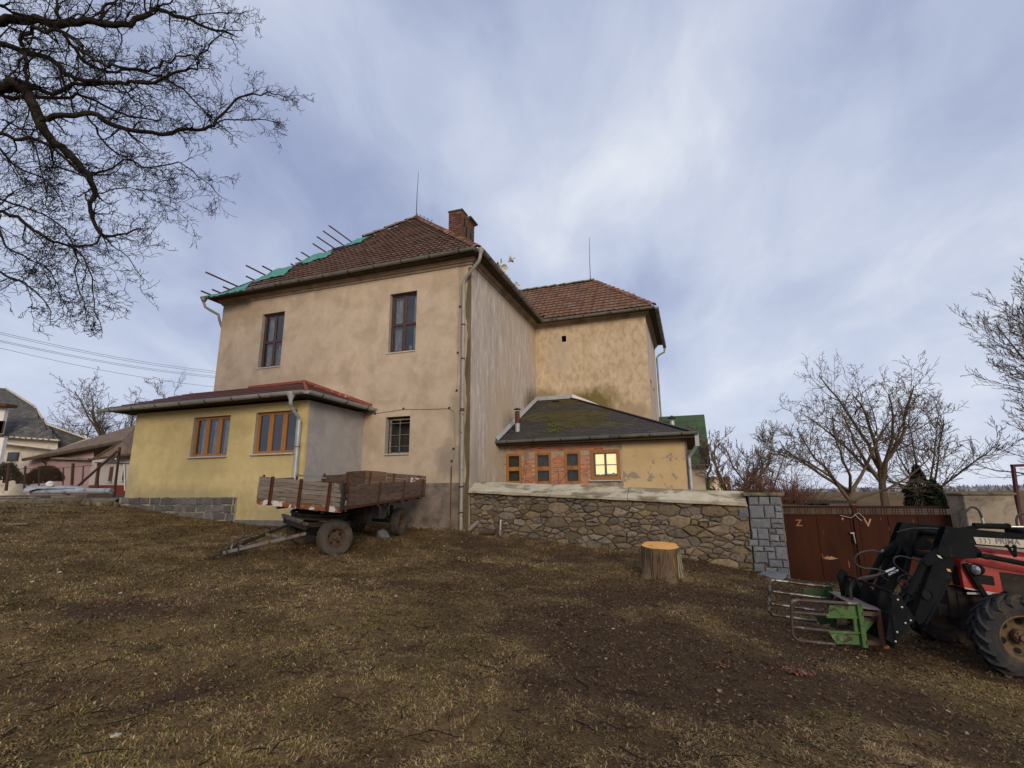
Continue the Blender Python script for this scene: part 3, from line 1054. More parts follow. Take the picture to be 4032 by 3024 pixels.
# cornice: moulded band, soffit, following the walls
def run(pts, sec, name, material, parent, frame=H):
    """sweep a closed section (offset outwards, z) along a horizontal polyline with mitred corners; outward = right hand side"""
    b = MB(frame)
    P = [Vector((p[0], p[1])) for p in pts]
    rows = []
    for i, p in enumerate(P):
        d0 = (P[i] - P[i - 1]).normalized() if i else None
        d1 = (P[i + 1] - P[i]).normalized() if i < len(P) - 1 else None
        n0 = Vector((d0.y, -d0.x)) if d0 else None
        n1 = Vector((d1.y, -d1.x)) if d1 else None
        if n0 is None:
            n_ = n1
        elif n1 is None:
            n_ = n0
        else:
            n_ = (n0 + n1) / (1 + n0.dot(n1))
        rows.append([(p.x + n_.x * o, p.y + n_.y * o, z) for o, z in sec])
    k = len(sec)
    V = [v for r_ in rows for v in r_]
    F = []
    for i in range(len(P) - 1):
        for j in range(k):
            F.append((i * k + j, (i + 1) * k + j, (i + 1) * k + (j + 1) % k, i * k + (j + 1) % k))
    F.append(tuple(range(k)))
    F.append(tuple((len(P) - 1) * k + j for j in reversed(range(k))))
    b.add(V, F)
    return b.build(name, material, parent)


PATH = [(-10.06, 9), (-10.06, 0), (0, 0), (0, 6.75), (4.6, 6.75), (4.6, 11.9)]
run(PATH, [(0, 6.87), (.035, 6.87), (.05, 6.89), (.05, 6.945), (.10, 6.95), (.11, 6.99), (.16, 7.03), (.16, 7.06), (0, 7.06)], 'cornice', M['cornice'], fh)
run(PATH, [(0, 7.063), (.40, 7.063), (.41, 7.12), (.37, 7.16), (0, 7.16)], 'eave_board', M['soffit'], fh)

K = .93
ZE = 7.15


def roofz(x, y):
    return ZE + K * min(y + .38, .38 - x, x + 10.44)


b = MB(H)
AP = (-5.03, 5.03, ZE + K * 5.41)
e = -.03
P0, P1 = (-10.44, -.38, ZE + e), (.38, -.38, ZE + e)
A0 = (AP[0], AP[1], AP[2] + e)
Rb = (-5.03, 16.4, AP[2] + e)
RA = (2.22, 9.14, ZE + K * 2.76 + e)
VL = (.38 - 2.76, 9.14, ZE + K * 2.76 + e)
b.add([P0, P1, A0, (-10.44, 16.4, ZE + e), Rb, (.38, 16.4, ZE + e), (.38, 6.38, ZE + e), (4.98, 6.38, ZE + e), RA, VL, (4.98, 11.9, ZE + e), (.38, 11.9, ZE + e)],
      [(0, 1, 2), (3, 0, 2, 4), (1, 6, 9, 11, 5, 4, 2), (6, 7, 8, 9), (7, 10, 8), (10, 11, 9, 8)])
roof = b.build('roof', M['deck'], fh)


def tile_mesh(name, w, l, material, wave=.018, th=.022):
    """pantile: x across, y up the slope, z out; origin at the middle of the lower edge"""
    prof = [(-.5, .012), (-.32, 0), (-.05, .002), (.18, wave), (.36, wave * 1.05), (.5, .006)]
    V, F = [], []
    for y, lift in ((0, .048), (l, 0)):
        for u, z in prof:
            V.append((u * w * 1.02, y, z + lift))
    n = len(prof)
    for u, z in prof:
        V.append((u * w * 1.02, 0, z + .048 - th))
    for i in range(n - 1):
        F.append((i, i + 1, n + i + 1, n + i))
        F.append((2 * n + i, 2 * n + i + 1, i + 1, i))
    F.append((0, n, 2 * n))
    F.append((n - 1, 3 * n - 1, 2 * n - 1))
    return mesh_from(name, V, F, material)


def on_slope(frame, p, ux, uy, jit=.004, tilt=.012):
    """matrix at p with x along ux, y up the slope uy"""
    ux, uy = Vector(ux).normalized(), Vector(uy).normalized()
    n_ = ux.cross(uy)
    m_ = Matrix(((ux.x, uy.x, n_.x, p[0]), (ux.y, uy.y, n_.y, p[1]), (ux.z, uy.z, n_.z, p[2]), (0, 0, 0, 1)))
    return frame @ m_ @ Matrix.Translation((random.uniform(-jit, jit), random.uniform(-jit, jit) * 2, random.uniform(0, jit))) @ Matrix.Rotation(random.gauss(0, tilt), 4, 'Z') @ Matrix.Rotation(random.gauss(0, tilt * .6), 4, 'X')


sl = math.sqrt(1 + K * K)
exp_ = .285
tm = tile_mesh('roof_tile', .205, .34, M['tile'])
L = []
nrow = int(5.41 * sl / exp_) + 1
for j in range(nrow):
    d = j * exp_ + .0
    y = -.38 + d / sl
    zz = ZE + K * (y + .38)
    xa, xb = -10.44 + (y + .38), .38 - (y + .38)
    # tiles are missing in ragged steps along the left hip where the sheet covers the hole
    t_ = d / (5.41 * sl)
    miss = .30 + .75 * (math.sin(t_ * 9.0 + .6) * .5 + .5) + .2 * ((j * 7) % 3 - 1) * .5 if t_ < .66 else (.15 if t_ > .72 else .35)
    if t_ < .06:
        miss = 1.5 - 8 * t_
    x = -10.44 + ((j % 2) * .0)
    i = 0
    while x < xb:
        if x > xa + miss and x < xb - .04:
            L.append(on_slope(H, (x, y, zz), (1, 0, 0), (0, 1, K)))
        x += .205
pieces('roof_tile', tm, L, roof)
# right slope (seen only from the side)
b = MB(H)
b.add([(.38, -.38, ZE), (.38, 6.38, ZE), (.38 - 2.76, 9.14, ZE + K * 2.76), (-5.03, 9.5, AP[2]), AP], [(0, 1, 2, 3, 4)])
sl_o = b.build('side_slope_tiles', M['tile'], roof)

tm2 = tile_mesh('rear_roof_tile', .23, .36, M['tile_red'], .016)
b = MB(H)
b.add([(.38, 6.38, ZE - .02), (4.98, 6.38, ZE - .02), (2.22, 9.14, ZE + K * 2.76 - .02), (-2.38, 9.14, ZE + K * 2.76 - .02)], [(0, 1, 2, 3)])
rroof = b.build('rear_wing_roof', M['deck'], fh)
L = []
for j in range(int(2.76 * sl / .29) + 1):
    y = 6.38 + j * .29 / sl
    zz = ZE + K * (y - 6.38)
    xa, xb = .38 - (y - 6.38), 4.98 - (y - 6.38)
    x = -2.6
    while x < xb - .05:
        if x > xa + .02:
            L.append(on_slope(H, (x, y, zz), (1, 0, 0), (0, 1, K)))
        x += .23
pieces('rear_roof_tile', tm2, L, rroof)


def cap_mesh(name, r, l, material):
    V, F = [], []
    n = 7
    for y, k, lift in ((0, 1.12, .02), (l, .92, 0)):
        for i in range(n):
            th = math.pi * i / (n - 1)
            V.append((math.cos(th) * r * k, y, math.sin(th) * r * k * .8 + lift))
    for i in range(n):
        th = math.pi * i / (n - 1)
        V.append((math.cos(th) * r * .9, 0, math.sin(th) * r * .7 + .02))
    for i in range(n - 1):
        F.append((i + 1, i, n + i, n + i + 1))
        F.append((i, i + 1, 2 * n + i + 1, 2 * n + i))
    return mesh_from(name, V, F, material)


def caps(frame, p, q, me, step, parent, name, t0=0.0, t1=1.0, off=0.0):
    p, q = Vector(p), Vector(q)
    d = q - p
    Lh = d.length
    n = int(Lh / step)
    uy = d.normalized()
    ux = uy.cross(Vector((0, 0, 1)))
    if ux.length < .1:
        ux = Vector((1, 0, 0))
    out = []
    for i in range(n):
        t_ = i / n
        if t0 <= t_ <= t1:
            c = p + d * t_ + Vector((0, 0, off))
            out.append(on_slope(frame, c, ux, uy, .006, .03))
    pieces(name, me, out, parent)


cm1 = cap_mesh('hip_tile', .125, .36, M['cap'])
cm2 = cap_mesh('mossy_hip_tile', .12, .62, M['caps'])
caps(H, (.34, -.34, ZE + .03), (AP[0], AP[1], AP[2] + .03), cm1, .30, roof, 'hip_tile')
caps(H, (-10.4, -.34, ZE + .02), (AP[0], AP[1], AP[2] + .03), cm2, .52, roof, 'mossy_hip_tile', .70, 1)
cm3 = cap_mesh('rear_hip_tile', .12, .38, M['cap'])
caps(H, (4.96, 6.40, ZE + .0), (RA[0], RA[1], RA[2] + .0), cm3, .32, rroof, 'rear_hip_tile')
cm4 = cap_mesh('rear_ridge_tile', .12, .5, M['caps'])
caps(H, (RA[0], RA[1], RA[2] + .03), (VL[0], VL[1], VL[2] + .03), cm4, .42, rroof, 'rear_ridge_tile')
# mortar lump at the apex
MB(H).lathe([(.12, -.1), (.10, .05), (.05, .12), (.01, .14)], AP, n=8).build('apex_mortar', M['caps'], roof)

# exposed battens sticking out past the left hip
for (x, y_end, r_) in ((-6.95, 1.66, 0), (-7.18, 1.62, 0), (-7.42, 1.58, 0), (-7.66, 1.65, 0), (-8.06, 1.49, 0), (-8.29, 1.48, 0), (-8.52, 1.48, 0), (-9.18, .0, 0), (-8.98, .55, 0),
                       (-9.46, .30, 0), (-9.84, -1.05, 0), (-10.02, -.15, 0), (-10.22, -.42, 0), (-10.38, -.72, 1)):
    zz = ZE + K * (x + 10.44) + .03
    yh = x + 10.06
    b = MB(H)
    b.bar((x, y_end, zz), (x, yh + 2.2, zz), .05, .042, up=(-K, 0, 1))
    b.build('batten', M['batten'], roof)


# green sheets over the holes
def sheet(frame, up_, lo, nu, nv, off, name, material, parent, rr, lift=.05):
    def samp(pts, t_):
        P = [Vector(p) for p in pts]
        seg = [(P[i + 1] - P[i]).length for i in range(len(P) - 1)]
        L_ = sum(seg) * t_
        for i, s_ in enumerate(seg):
            if L_ <= s_ or i == len(seg) - 1:
                return P[i].lerp(P[i + 1], min(1, L_ / s_))
            L_ -= s_
    V, F = [], []
    for i in range(nu + 1):
        a, c = samp(up_, i / nu), samp(lo, i / nu)
        for j in range(nv + 1):
            p = a.lerp(c, j / nv)
            w_ = math.sin(i * 1.3 + j * .9) * .5 + math.sin(i * .55 - j * 1.7) * .5
            V.append(p + Vector((0, -.4, 1)) * (off + lift * (.5 + .5 * w_) + rr.uniform(0, .012)))
    for i in range(nu):
        for j in range(nv):
            a = i * (nv + 1) + j
            F.append((a, a + 1, a + nv + 2, a + nv + 1))
    b = MB(frame)
    b.add(V, F)
    o = b.build(name, material, parent, smooth=True)
    s_ = o.modifiers.new('thick', 'SOLIDIFY')
    s_.thickness = .006
    return o


def v2(x, y):
    return (411.5 + x * .31, 356.6 + y * .31)


def fp(x, y):
    return on_plane(*v2(x, y), (0, -.38, ZE), (0, -K, 1))


rr = random.Random(3)
for k_, (u_, l_) in enumerate(((((128, 925), (230, 905), (330, 868), (440, 820)), ((150, 935), (240, 918), (300, 903), (378, 892))),
                               (((430, 830), (500, 792), (600, 738), (742, 708)), ((470, 826), (560, 800), (650, 785), (700, 738))),
                               (((765, 690), (865, 635), (930, 622), (1003, 605)), ((800, 702), (880, 672), (940, 660), (975, 640))),
                               (((1062, 578), (1120, 548), (1178, 522), (1245, 505)), ((1090, 578), (1130, 566), (1180, 556), (1215, 530))))):
    U_ = [Vector(fp(*p)) + Vector((-.02, 0, -.02)) for p in u_]
    L_ = [Vector(fp(*p)) for p in l_]
    sheet(H, U_, L_, 24, 6, .06, 'tarpaulin', M['tarp'], roof, rr, .04)
for u_, l_ in ((((730, 712), (760, 690), (800, 685)), ((745, 716), (770, 706), (800, 700))), (((985, 595), (1060, 575), (1180, 545)), ((985, 612), (1060, 590), (1190, 556))),
               (((1190, 548), (1220, 520), (1270, 500)), ((1195, 552), (1225, 530), (1272, 510))), (((540, 790), (560, 775), (572, 785)), ((543, 803), (560, 802), (572, 797)))):
    sheet(H, [fp(*p) for p in u_], [fp(*p) for p in l_], 6, 2, .04, 'roofing_felt', M['black'], roof, rr, .03)

# gutters and downpipes
gutter(H, (-10.62, -.47, 7.10), (.30, -.47, 7.16), fh)
gutter(H, (.47, -.30, 7.14), (.47, 6.30, 7.05), fh)
gutter(H, (.52, 6.29, 7.05), (5.0, 6.29, 7.08), fh)
gutter(H, (5.07, 6.35, 7.08), (5.07, 12.2, 7.0), fh)
b = MB(H)
b.tube([(.46, -.36, 7.05), (.44, -.36, 6.9), (.40, -.34, 6.78), (-.12, -.14, 6.40), (-.21, -.1, 6.28), (-.21, -.1, 5.9), (-.205, -.1, 2.5), (-.2, -.1, -1.0)], .05, 12)
b.lathe([(.03, -.12), (.06, -.05), (.10, .05), (.10, .09)], (.46, -.36, 7.06), n=12)
dp = b.build('downpipe', M['pipe'], fh, smooth=True)
for z in (4.9, 3.85, 2.35, 2.3, .15, -.55):
    MB(H).lathe([(.053, 0), (.062, .008), (.062, .034), (.053, .042)], (-.205, -.1, z), n=12).build('pipe_clamp', M['rust'], dp)
b = MB(H)
b.tube([(-10.5, -.47, 7.0), (-10.5, -.47, 6.9), (-10.42, -.44, 6.72), (-10.30, -.3, 6.62), (-10.14, -.1, 6.5), (-10.12, -.05, 6.3), (-10.12, .12, 6.0), (-10.12, .12, 0)], .045, 10)
b.lathe([(.05, -.1), (.11, .02), (.11, .06)], (-10.5, -.47, 7.0), n=10)
b.build('downpipe', M['gutter'], fh, smooth=True)
b = MB(H)
b.tube([(5.07, 12.0, 6.95), (5.05, 12.0, 6.72), (4.78, 11.85, 6.55), (4.68, 11.8, 6.4), (4.68, 11.8, 0)], .045, 10)
b.build('downpipe', M['gutter'], fh, smooth=True)
# dark damp strip beside the pipe, cables on the wall
M['damp'] = mat('algae_stained_render', (.10, .078, .042), (.165, .13, .08), 3, (.26, .20, .13), 2, (.55, .7), .95, bump=.6, stretch=(1, 1, .3))
bb = MB(H)
V = []
for i in range(41):
    z = -1.1 + 7.9 * i / 40
    V += [(-.145 + .035 * math.sin(z * 3.1) + random.uniform(-.012, .012), -.0035 if z > .32 else -.039, z), (0.0035, -.0035 if z > .32 else -.039, z)]
bb.add(V, [(2 * i, 2 * i + 1, 2 * i + 3, 2 * i + 2) for i in range(40)])
bb.build('damp_corner_strip', M['damp'], fh)
cb = MB(H)
cb.tube([(-.37, -.012, 6.85), (-.38, -.012, 6.0), (-.36, -.012, 5.6)], .006, 5)
cb.tube([(-.38, -.012, 5.6), (-.42, -.012, 4.6), (-.40, -.012, 3.9), (-.43, -.012, 2.95)], .006, 5)
cb.tube([(-3.38, -.012, 2.42), (-3.0, -.012, 2.44), (-2.2, -.012, 2.50), (-1.4, -.012, 2.45), (-.66, -.012, 2.43), (-.5, -.012, 2.32), (-.45, -.012, 1.2), (-.55, -.012, .85), (-.56, -.04, -.9)], .009, 5)
cb.build('cable', M['cable'], fh)
for x, z in ((-.36, 5.55), (-.41, 4.1), (-.43, 2.95), (-3.2, 2.43), (-2.2, 2.52), (-.66, 2.45), (-.5, 1.25), (-.55, .9)):
    MB(H).lathe([(.028, 0), (.035, -.03), (.02, -.05)], (x, 0, z), axis='y', n=8).build('wall_insulator', M['wire'], fh)
for z0, z1 in ((.32, 2.2),):
    MB(H).box(-.565, -.54, -.045, -.03, -1.0, .75).build('conduit', M['rust'], fh)


# chimney of single bricks
def brick_face(frame, parent, u0, u1, z0, z1, fixed, ax, out, bw=.25, bh=.075, j=.012, material=None, name='brick', keep=None, depth=.05, proud=.006, me_cache={}):
    """courses of bricks on a face. ax 'x': face in xz facing -y at y=fixed; 'y': face in yz facing +x (out=1) or -x (out=-1)"""
    key = (name, bw, bh)
    if key not in me_cache:
        b = MB()
        w_, h_ = (bw - j) / 2, (bh - j) / 2
        b.add([(-w_, .0, -h_), (w_, .0, -h_), (w_, .0, h_), (-w_, .0, h_), (-w_ * .97, -1, -h_ * .9), (w_ * .97, -1, -h_ * .9), (w_ * .97, -1, h_ * .9), (-w_ * .97, -1, h_ * .9)],
              [(0, 1, 5, 4), (1, 2, 6, 5), (2, 3, 7, 6), (3, 0, 4, 7), (4, 5, 6, 7)])
        me_cache[key] = mesh_from(name, b.v, b.q, material)
    me = me_cache[key]
    L = []
    nr = int(round((z1 - z0) / bh))
    for r_ in range(nr):
        z = z0 + (r_ + .5) * bh
        off = (r_ % 2) * bw / 2
        u = u0 - off
        while u < u1 - .02:
            a, c = max(u, u0), min(u + bw, u1)
            if c - a > .05 and (keep is None or keep((a + c) / 2, z)):
                s_ = (c - a - j) / (bw - j)
                m_ = Matrix.Diagonal((s_, depth + random.uniform(-.15, .15) * proud * 2, 1, 1))
                if ax == 'x':
                    T = Matrix.Translation(((a + c) / 2, fixed + depth - proud, z)) @ m_
                else:
                    T = Matrix.Translation((fixed - out * (depth - proud), (a + c) / 2, z)) @ Matrix.Rotation(out * math.pi / 2, 4, 'Z') @ m_
                L.append(frame @ T)
            u += bw
    pieces(name, me, L, parent)


zb = 8.0
b = MB(H)
b.box(-1.68, -1.16, 1.70, 2.16, zb, 9.92)
b.box(-1.72, -1.12, 2.165, 2.70, zb, 9.80)
chim = b.build('chimney', M['mortard'], fh)
brick_face(H, chim, -1.68, -1.16, 8.15, 9.9, 1.70, 'x', -1, material=M['brickd'], name='brick', bw=.20, bh=.078, proud=.02)
brick_face(H, chim, 1.72, 2.14, 8.4, 9.9, -1.16, 'y', 1, material=M['brickd'], name='brick', bw=.20, bh=.078, proud=.006)
brick_face(H, chim, 2.17, 2.70, 8.1, 9.8, -1.12, 'y', 1, material=M['brickd'], name='brick', bw=.20, bh=.078, proud=.015)
b = MB(H)
b.box(-1.71, -1.13, 1.67, 2.15, 9.921, 9.98)
b.box(-1.78, -1.07, 2.155, 2.75, 9.801, 9.86)
b.box(-1.83, -1.01, 2.16, 2.81, 9.861, 9.93)
b.build('chimney_cap', M['mortard'], chim, bevel=.01)
for (y, z) in ((1.92, 9.55), (2.08, 9.28)):
    MB(H).box(-1.165, -1.148, y - .05, y + .05, z - .16, z + .16).build('flue_opening', M['black'], chim)
MB(H).box(-1.13, -1.10, 2.3, 2.4, 9.1, 9.38).build('flue_opening', M['black'], chim)

# lightning rods and ridge conductor
def rod(x, y, z0, z1, parent):
    b = MB(H)
    b.tube([(x, y, z0), (x, y, z0 + .25), (x + .0, y, (z0 + z1) / 2), (x + .03, y, z1)], [.022, .018, .014, .008], 6)
    b.lathe([(.03, 0), (.045, .03), (.03, .06)], (x, y, z0 + .12), n=8)
    b.build('lightning_rod', M['wire'], parent, smooth=True)


rod(-5.0, 5.0, 12.15, 14.55, fh)
rod(2.05, 9.14, 9.7, 12.0, fh)
hp = [Vector((.38, -.38, ZE)).lerp(Vector(AP), t_) + Vector((0, 0, .24)) for t_ in (.66, .74, .82, .90, .97)]
b = MB(H)
b.tube(hp, .006, 5)
for p in hp:
    b.tube([p - Vector((0, 0, .2)), p + Vector((0, 0, .02))], .008, 5)
    b.lathe([(.018, 0), (.018, .04)], p, n=6)
b.build('ridge_conductor', M['wire'], fh)

# antennas above the right eave
def dish_mast(x, y, z0, z1, dishes, label):
    o = thing('antenna_mast', label, 'antenna', (x, y, z0), H, group='antenna masts behind the right eave')
    MB(H).tube([(x, y, z0), (x, y, z1)], .022, 8).build('mast_pole', M['wire'], o, smooth=True)
    for (dx, dz, r_, yaw, tilt) in dishes:
        F_ = H @ Matrix.Translation((x + dx, y, z0 + dz)) @ Matrix.Rotation(yaw, 4, 'Z') @ Matrix.Rotation(tilt, 4, 'Y')
        b = MB(F_)
        b.lathe([(.01, 0), (r_ * .45, .02), (r_ * .8, .07), (r_, .13), (r_ * .98, .135), (r_ * .78, .085), (r_ * .4, .035), (.01, .02)], (0.05, 0, 0), axis='x', n=20)
        d_ = b.build('dish', M['gold'], o, smooth=True)
        bb = MB(F_)
        bb.tube([(.07, 0, 0), (.26, 0, 0)], .012, 6)
        bb.lathe([(.035, 0), (.035, .07)], (.24, 0, 0), axis='x', n=10)
        bb.bar((-.02, 0, 0), (.06, 0, 0), .08, .1)
        bb.build('feed_horn', M['gold'], d_, smooth=True)


dish_mast(-1.0, 5.25, 8.2, 9.62, [(.12, .45, .19, -.1, -.1), (.02, .95, .20, -.5, .25), (.32, 1.28, .16, .2, -.45), (.03, 1.15, .13, -2.4, .2)], 'mast crowded with four small white dishes behind the right eave')
dish_mast(-1.0, 6.35, 8.2, 8.98, [(.14, .62, .155, -.1, .0)], 'short mast with a single white dish, right of the crowded mast')
dish_mast(-1.0, 6.95, 7.8, 8.45, [(.1, .4, .155, -.1, .0)], 'lowest antenna mast, its white dish just clearing the gutter')

# ================================================================== yellow extension
ya = thing('yellow_extension', 'single-storey yellow rendered extension with red-brown sheet roof', 'extension', (-7, -2.49, -.6), H)
yo = [(-7.69, -6.29, 1.07, 2.21), (-5.36, -3.95, 1.08, 2.22)]
wall(H, -10.13, -3.62, GZ, 2.47, yo, .14, 'front_wall', M['yellow'], ya, y=-2.49, rev=M['reveal'])
wall(H, -2.49, -.003, GZ, 2.47, [], .14, 'side_wall', M['greyw'], ya, y=-3.62, axis_='y')
b = MB(H)
b.add([(-10.13, 0, GZ), (-10.13, -2.49, GZ), (-10.13, -2.49, 2.47), (-10.13, 0, 2.47)], [(0, 1, 2, 3)])
b.build('end_wall', M['yellow'], ya)
MB(H).box(-3.69, -3.614, -2.496, -2.42, -.9, 2.46).build('corner_strip', M['yellow'], ya)
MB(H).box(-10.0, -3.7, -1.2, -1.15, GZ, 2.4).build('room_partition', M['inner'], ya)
x0, x1, z0, z1 = yo[0]
wc = window(H, x0, x1, z0, z1, -2.49 + .09, ya, M['worange'], 3, (), .075, 'three_light_window', mull=.14, sill=-2.56, label='left window of the extension, with lace curtains',
            curtain=[(x0 + .14, x0 + .46, z0 + .08, z1 - .1, M['curtain']), (x0 + .55, x1 - .5, z0 + .08, z1 - .1, M['curtain']), (x1 - .42, x1 - .08, z0 + .08, z1 - .1, M['curtain'])])
x0, x1, z0, z1 = yo[1]
window(H, x0, x1, z0, z1, -2.49 + .09, ya, M['worange'], 3, (), .075, 'three_light_window', mull=.14, sill=-2.56, label='right window of the extension, dark panes without curtains',
       curtain=[(x0 + .78, x0 + .9, z0 + .1, z1 - .1, M['dirty'])])
# sashes as separate leaves
# roof: low hip at the right, verge at the left
EZ, TZ = 2.60, 3.62
b = MB(H)
b.add([(-10.96, -2.93, EZ), (-3.30, -2.93, EZ), (-3.30, 0, EZ), (-6.05, -.01, TZ), (-10.96, -.01, TZ)], [(0, 1, 3, 4), (1, 2, 3)])
b.add([(-10.96, -2.93, EZ - .07), (-3.30, -2.93, EZ - .07), (-3.30, 0, EZ - .07), (-10.96, -.01, EZ - .07)], [(0, 1, 2, 3)])
b.add([(-10.96, -2.93, EZ - .07), (-10.96, -2.93, EZ), (-10.96, -.01, TZ), (-10.96, -.01, EZ - .07)], [(0, 1, 2, 3)])
b.add([(-10.96, -2.93, EZ - .07), (-3.30, -2.93, EZ - .07), (-3.30, -2.93, EZ), (-10.96, -2.93, EZ)], [(0, 1, 2, 3)])
b.add([(-3.30, -2.93, EZ - .07), (-3.30, 0, EZ - .07), (-3.30, 0, EZ), (-3.30, -2.93, EZ)], [(0, 1, 2, 3)])
yr = b.build('roof', M['soffit'], ya)
M['sheet'] = mat('red_brown_roof_sheet', (.080, .032, .024), (.11, .040, .030), 5, (.055, .036, .032), 3, (.55, .68), .6, bump=.2, var=.35)
M['sheetr'] = mat('red_flashing', (.24, .065, .04), (.30, .09, .055), 6, (.48, .36, .30), 5, (.60, .68), .6, bump=.3)
ks = (TZ - EZ) / 2.92
nc = 6
for j in range(nc):
    ya_, yb_ = -2.93 + 2.92 * j / nc, -2.93 + 2.92 * (j + 1) / nc + .04
    x = -10.96
    while x < -3.35:
        xe = min(x + .98, -3.30 - (ya_ + 2.93) * 2.75 / 2.92)
        if xe - x > .08:
            xt = min(xe, -3.30 - (yb_ + 2.93) * 2.75 / 2.92)
            zA, zB = EZ + ks * (ya_ + 2.93), EZ + ks * (yb_ + 2.93)
            bb = MB(H)
            bb.add([(x, ya_, zA + .035), (xe, ya_, zA + .035), (xt if xt > x + .02 else x + .02, yb_, zB + .008), (x, yb_, zB + .008), (x, ya_, zA + .005), (xe, ya_, zA + .005)], [(0, 1, 2, 3), (4, 5, 1, 0), (4, 0, 3), (5, 2, 1)])
            bb.build('roof_sheet', M['sheet'], yr)
        x += 1.0
for j in range(6):
    xa, xb = -3.30 - 2.75 * j / 6, -3.30 - 2.75 * (j + 1) / 6 - .03
    t_a, t_b = j / 6, (j + 1) / 6 + .012
    bb = MB(H)
    ya1, yb1 = -2.93 + 2.92 * t_a, -2.93 + 2.92 * min(1, t_b)
    zA, zB = EZ + (TZ - EZ) * t_a, EZ + (TZ - EZ) * min(1, t_b)
    bb.add([(xa, ya1, zA + .035), (xa, -.005, zA + .035), (xb, -.005, zB + .008), (xb, yb1, zB + .008), (xa, ya1, zA), (xa, -.005, zA)], [(0, 1, 2, 3), (4, 5, 1, 0)])
    bb.build('roof_sheet', M['sheet'], yr)
b = MB(H)
b.tube([(-3.30, -2.93, EZ + .04), (-6.05, -.01, TZ + .03)], .045, 8)
b.bar((-3.35, -.02, EZ + .09), (-6.05, -.02, TZ + .06), .05, .10)
b.bar((-6.05, -.03, TZ + .05), (-8.4, -.03, TZ + .02), .06, .08)
b.build('red_flashing', M['sheetr'], yr)
gutter(H, (-10.98, -3.0, 2.56), (-3.28, -3.0, 2.60), ya, r=.085, every=.95, material=M['zinc'])
gutter(H, (-3.22, -2.98, 2.60), (-3.22, .02, 2.57), ya, r=.085, every=.8, material=M['zinc'])
b = MB(H)
b.lathe([(.045, -.28), (.05, -.16), (.11, -.02), (.115, .04)], (-3.72, -3.0, 2.55), n=14)
b.tube([(-3.72, -3.0, 2.3), (-3.72, -2.97, 2.2), (-3.76, -2.62, 1.98), (-3.77, -2.585, 1.9)], .045, 12)
b.tube([(-3.77, -2.585, 1.92), (-3.77, -2.585, -.85)], .062, 14)
yp = b.build('downpipe', M['zinc'], ya, smooth=True)
for z in (1.2, -.1):
    MB(H).lathe([(.063, 0), (.072, .006), (.072, .03), (.063, .036)], (-3.77, -2.585, z), n=14).build('pipe_clamp', M['gutter'], yp)
# stone plinth under the left part
pl = MB(H)
pl.box(-10.30, -5.73, -2.52, -2.44, -1.1, -.06)
plo = pl.build('stone_plinth', M['mortar'], ya)
rr = random.Random(5)
x = -10.3
rows_ = [(-.06, -.27), (-.27, -.47), (-.47, -.68), (-.68, -.90)]
for zt, zb_ in rows_:
    x = -10.28 + rr.uniform(0, .1)
    while x < -5.78:
        w_ = min(rr.uniform(.20, .46), -5.74 - x)
        if w_ > .08:
            j_ = .02
            j_ = .035
            c = [(x + rr.uniform(-.01, j_), zb_ + rr.uniform(-.02, j_)), (x + w_ - rr.uniform(-.01, j_), zb_ + rr.uniform(-j_, j_)), (x + w_ - rr.uniform(-.01, j_), zt - rr.uniform(-.01, j_)), (x + w_ * rr.uniform(.3, .7), zt - rr.uniform(-.02, .01)), (x + rr.uniform(-.01, j_), zt - rr.uniform(-.01, j_))]
            stone_mesh(c, H @ Matrix.Translation((0, -2.53, 0)), plo, 'stone', M['basalt'], rr, .012, (.012, .035), .03, rough_=.6)
        x += w_
MB(H).box(-5.72, -3.60, -2.54, -2.45, -1.1, -.655).build('base_course', M['basalt'], ya, bevel=.01)

# ================================================================== slate-roofed annexe
sa = thing('slate_annexe', 'low ochre annexe with peeling render and dark slate roof behind the stone wall', 'outbuilding', (2.9, 2.45, -1.0), H)
so = [(.21, .74, .28, 1.245), (1.19, 1.73, .26, 1.25), (2.15, 2.67, .25, 1.26), (2.97, 3.88, .36, 1.27)]
wall(H, .003, 3.95, GZ, 1.52, so, .10, 'front_wall', M['annexg'], sa, y=2.45, rev=M['annexg'])
wall(H, 3.95, 5.77, GZ, 1.52, [], .1, 'front_wall', M['annexw'], sa, y=2.45)
wall(H, 2.45, 6.74, GZ, 1.52, [], .1, 'end_wall', M['annexw'], sa, y=5.77, axis_='y')
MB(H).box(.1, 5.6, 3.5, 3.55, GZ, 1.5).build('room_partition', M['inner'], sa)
MB(H).box(.003, .14, 2.40, 2.449, GZ, 1.50).build('corner_pier', M['mortar'], sa)
for i, (x0, x1, z0, z1) in enumerate(so[:3]):
    window(H, x0, x1, z0, z1, 2.45 - .02, sa, M['worange'], 1, (.485,), .085, 'narrow_window', .13, back=M['dirty'], inner_depth=.16, sill=2.38, glassm=M['glassd'],
           label=['first narrow window from the house wall', 'second narrow window from the house wall, twigs in front', 'third narrow window, beside the bright one'][i])
x0, x1, z0, z1 = so[3]
lw = window(H, x0, x1, z0, z1, 2.45 - .02, sa, M['worange'], 1, (), .10, 'bright_window', sill=2.37, label='square window shining bright yellow')
b = MB(H)
for a, c in ((x0 + .10, x0 + .15), (x1 - .12, x1 - .09), ((x0 + x1) / 2 - .03, (x0 + x1) / 2 + .035)):
    b.box(a, c, 2.50, 2.54, z0 + .1, z1 - .1)
b.box(x0 + .15, x1 - .12, 2.502, 2.538, z0 + .1, z0 + .13)
b.box(x0 + .15, x1 - .12, 2.502, 2.538, z1 - .13, z1 - .1)
b.box(x0 + .15, x1 - .12, 2.506, 2.53, z0 + .44, z0 + .465)
b.build('inner_sash', M['wbrown'], lw)
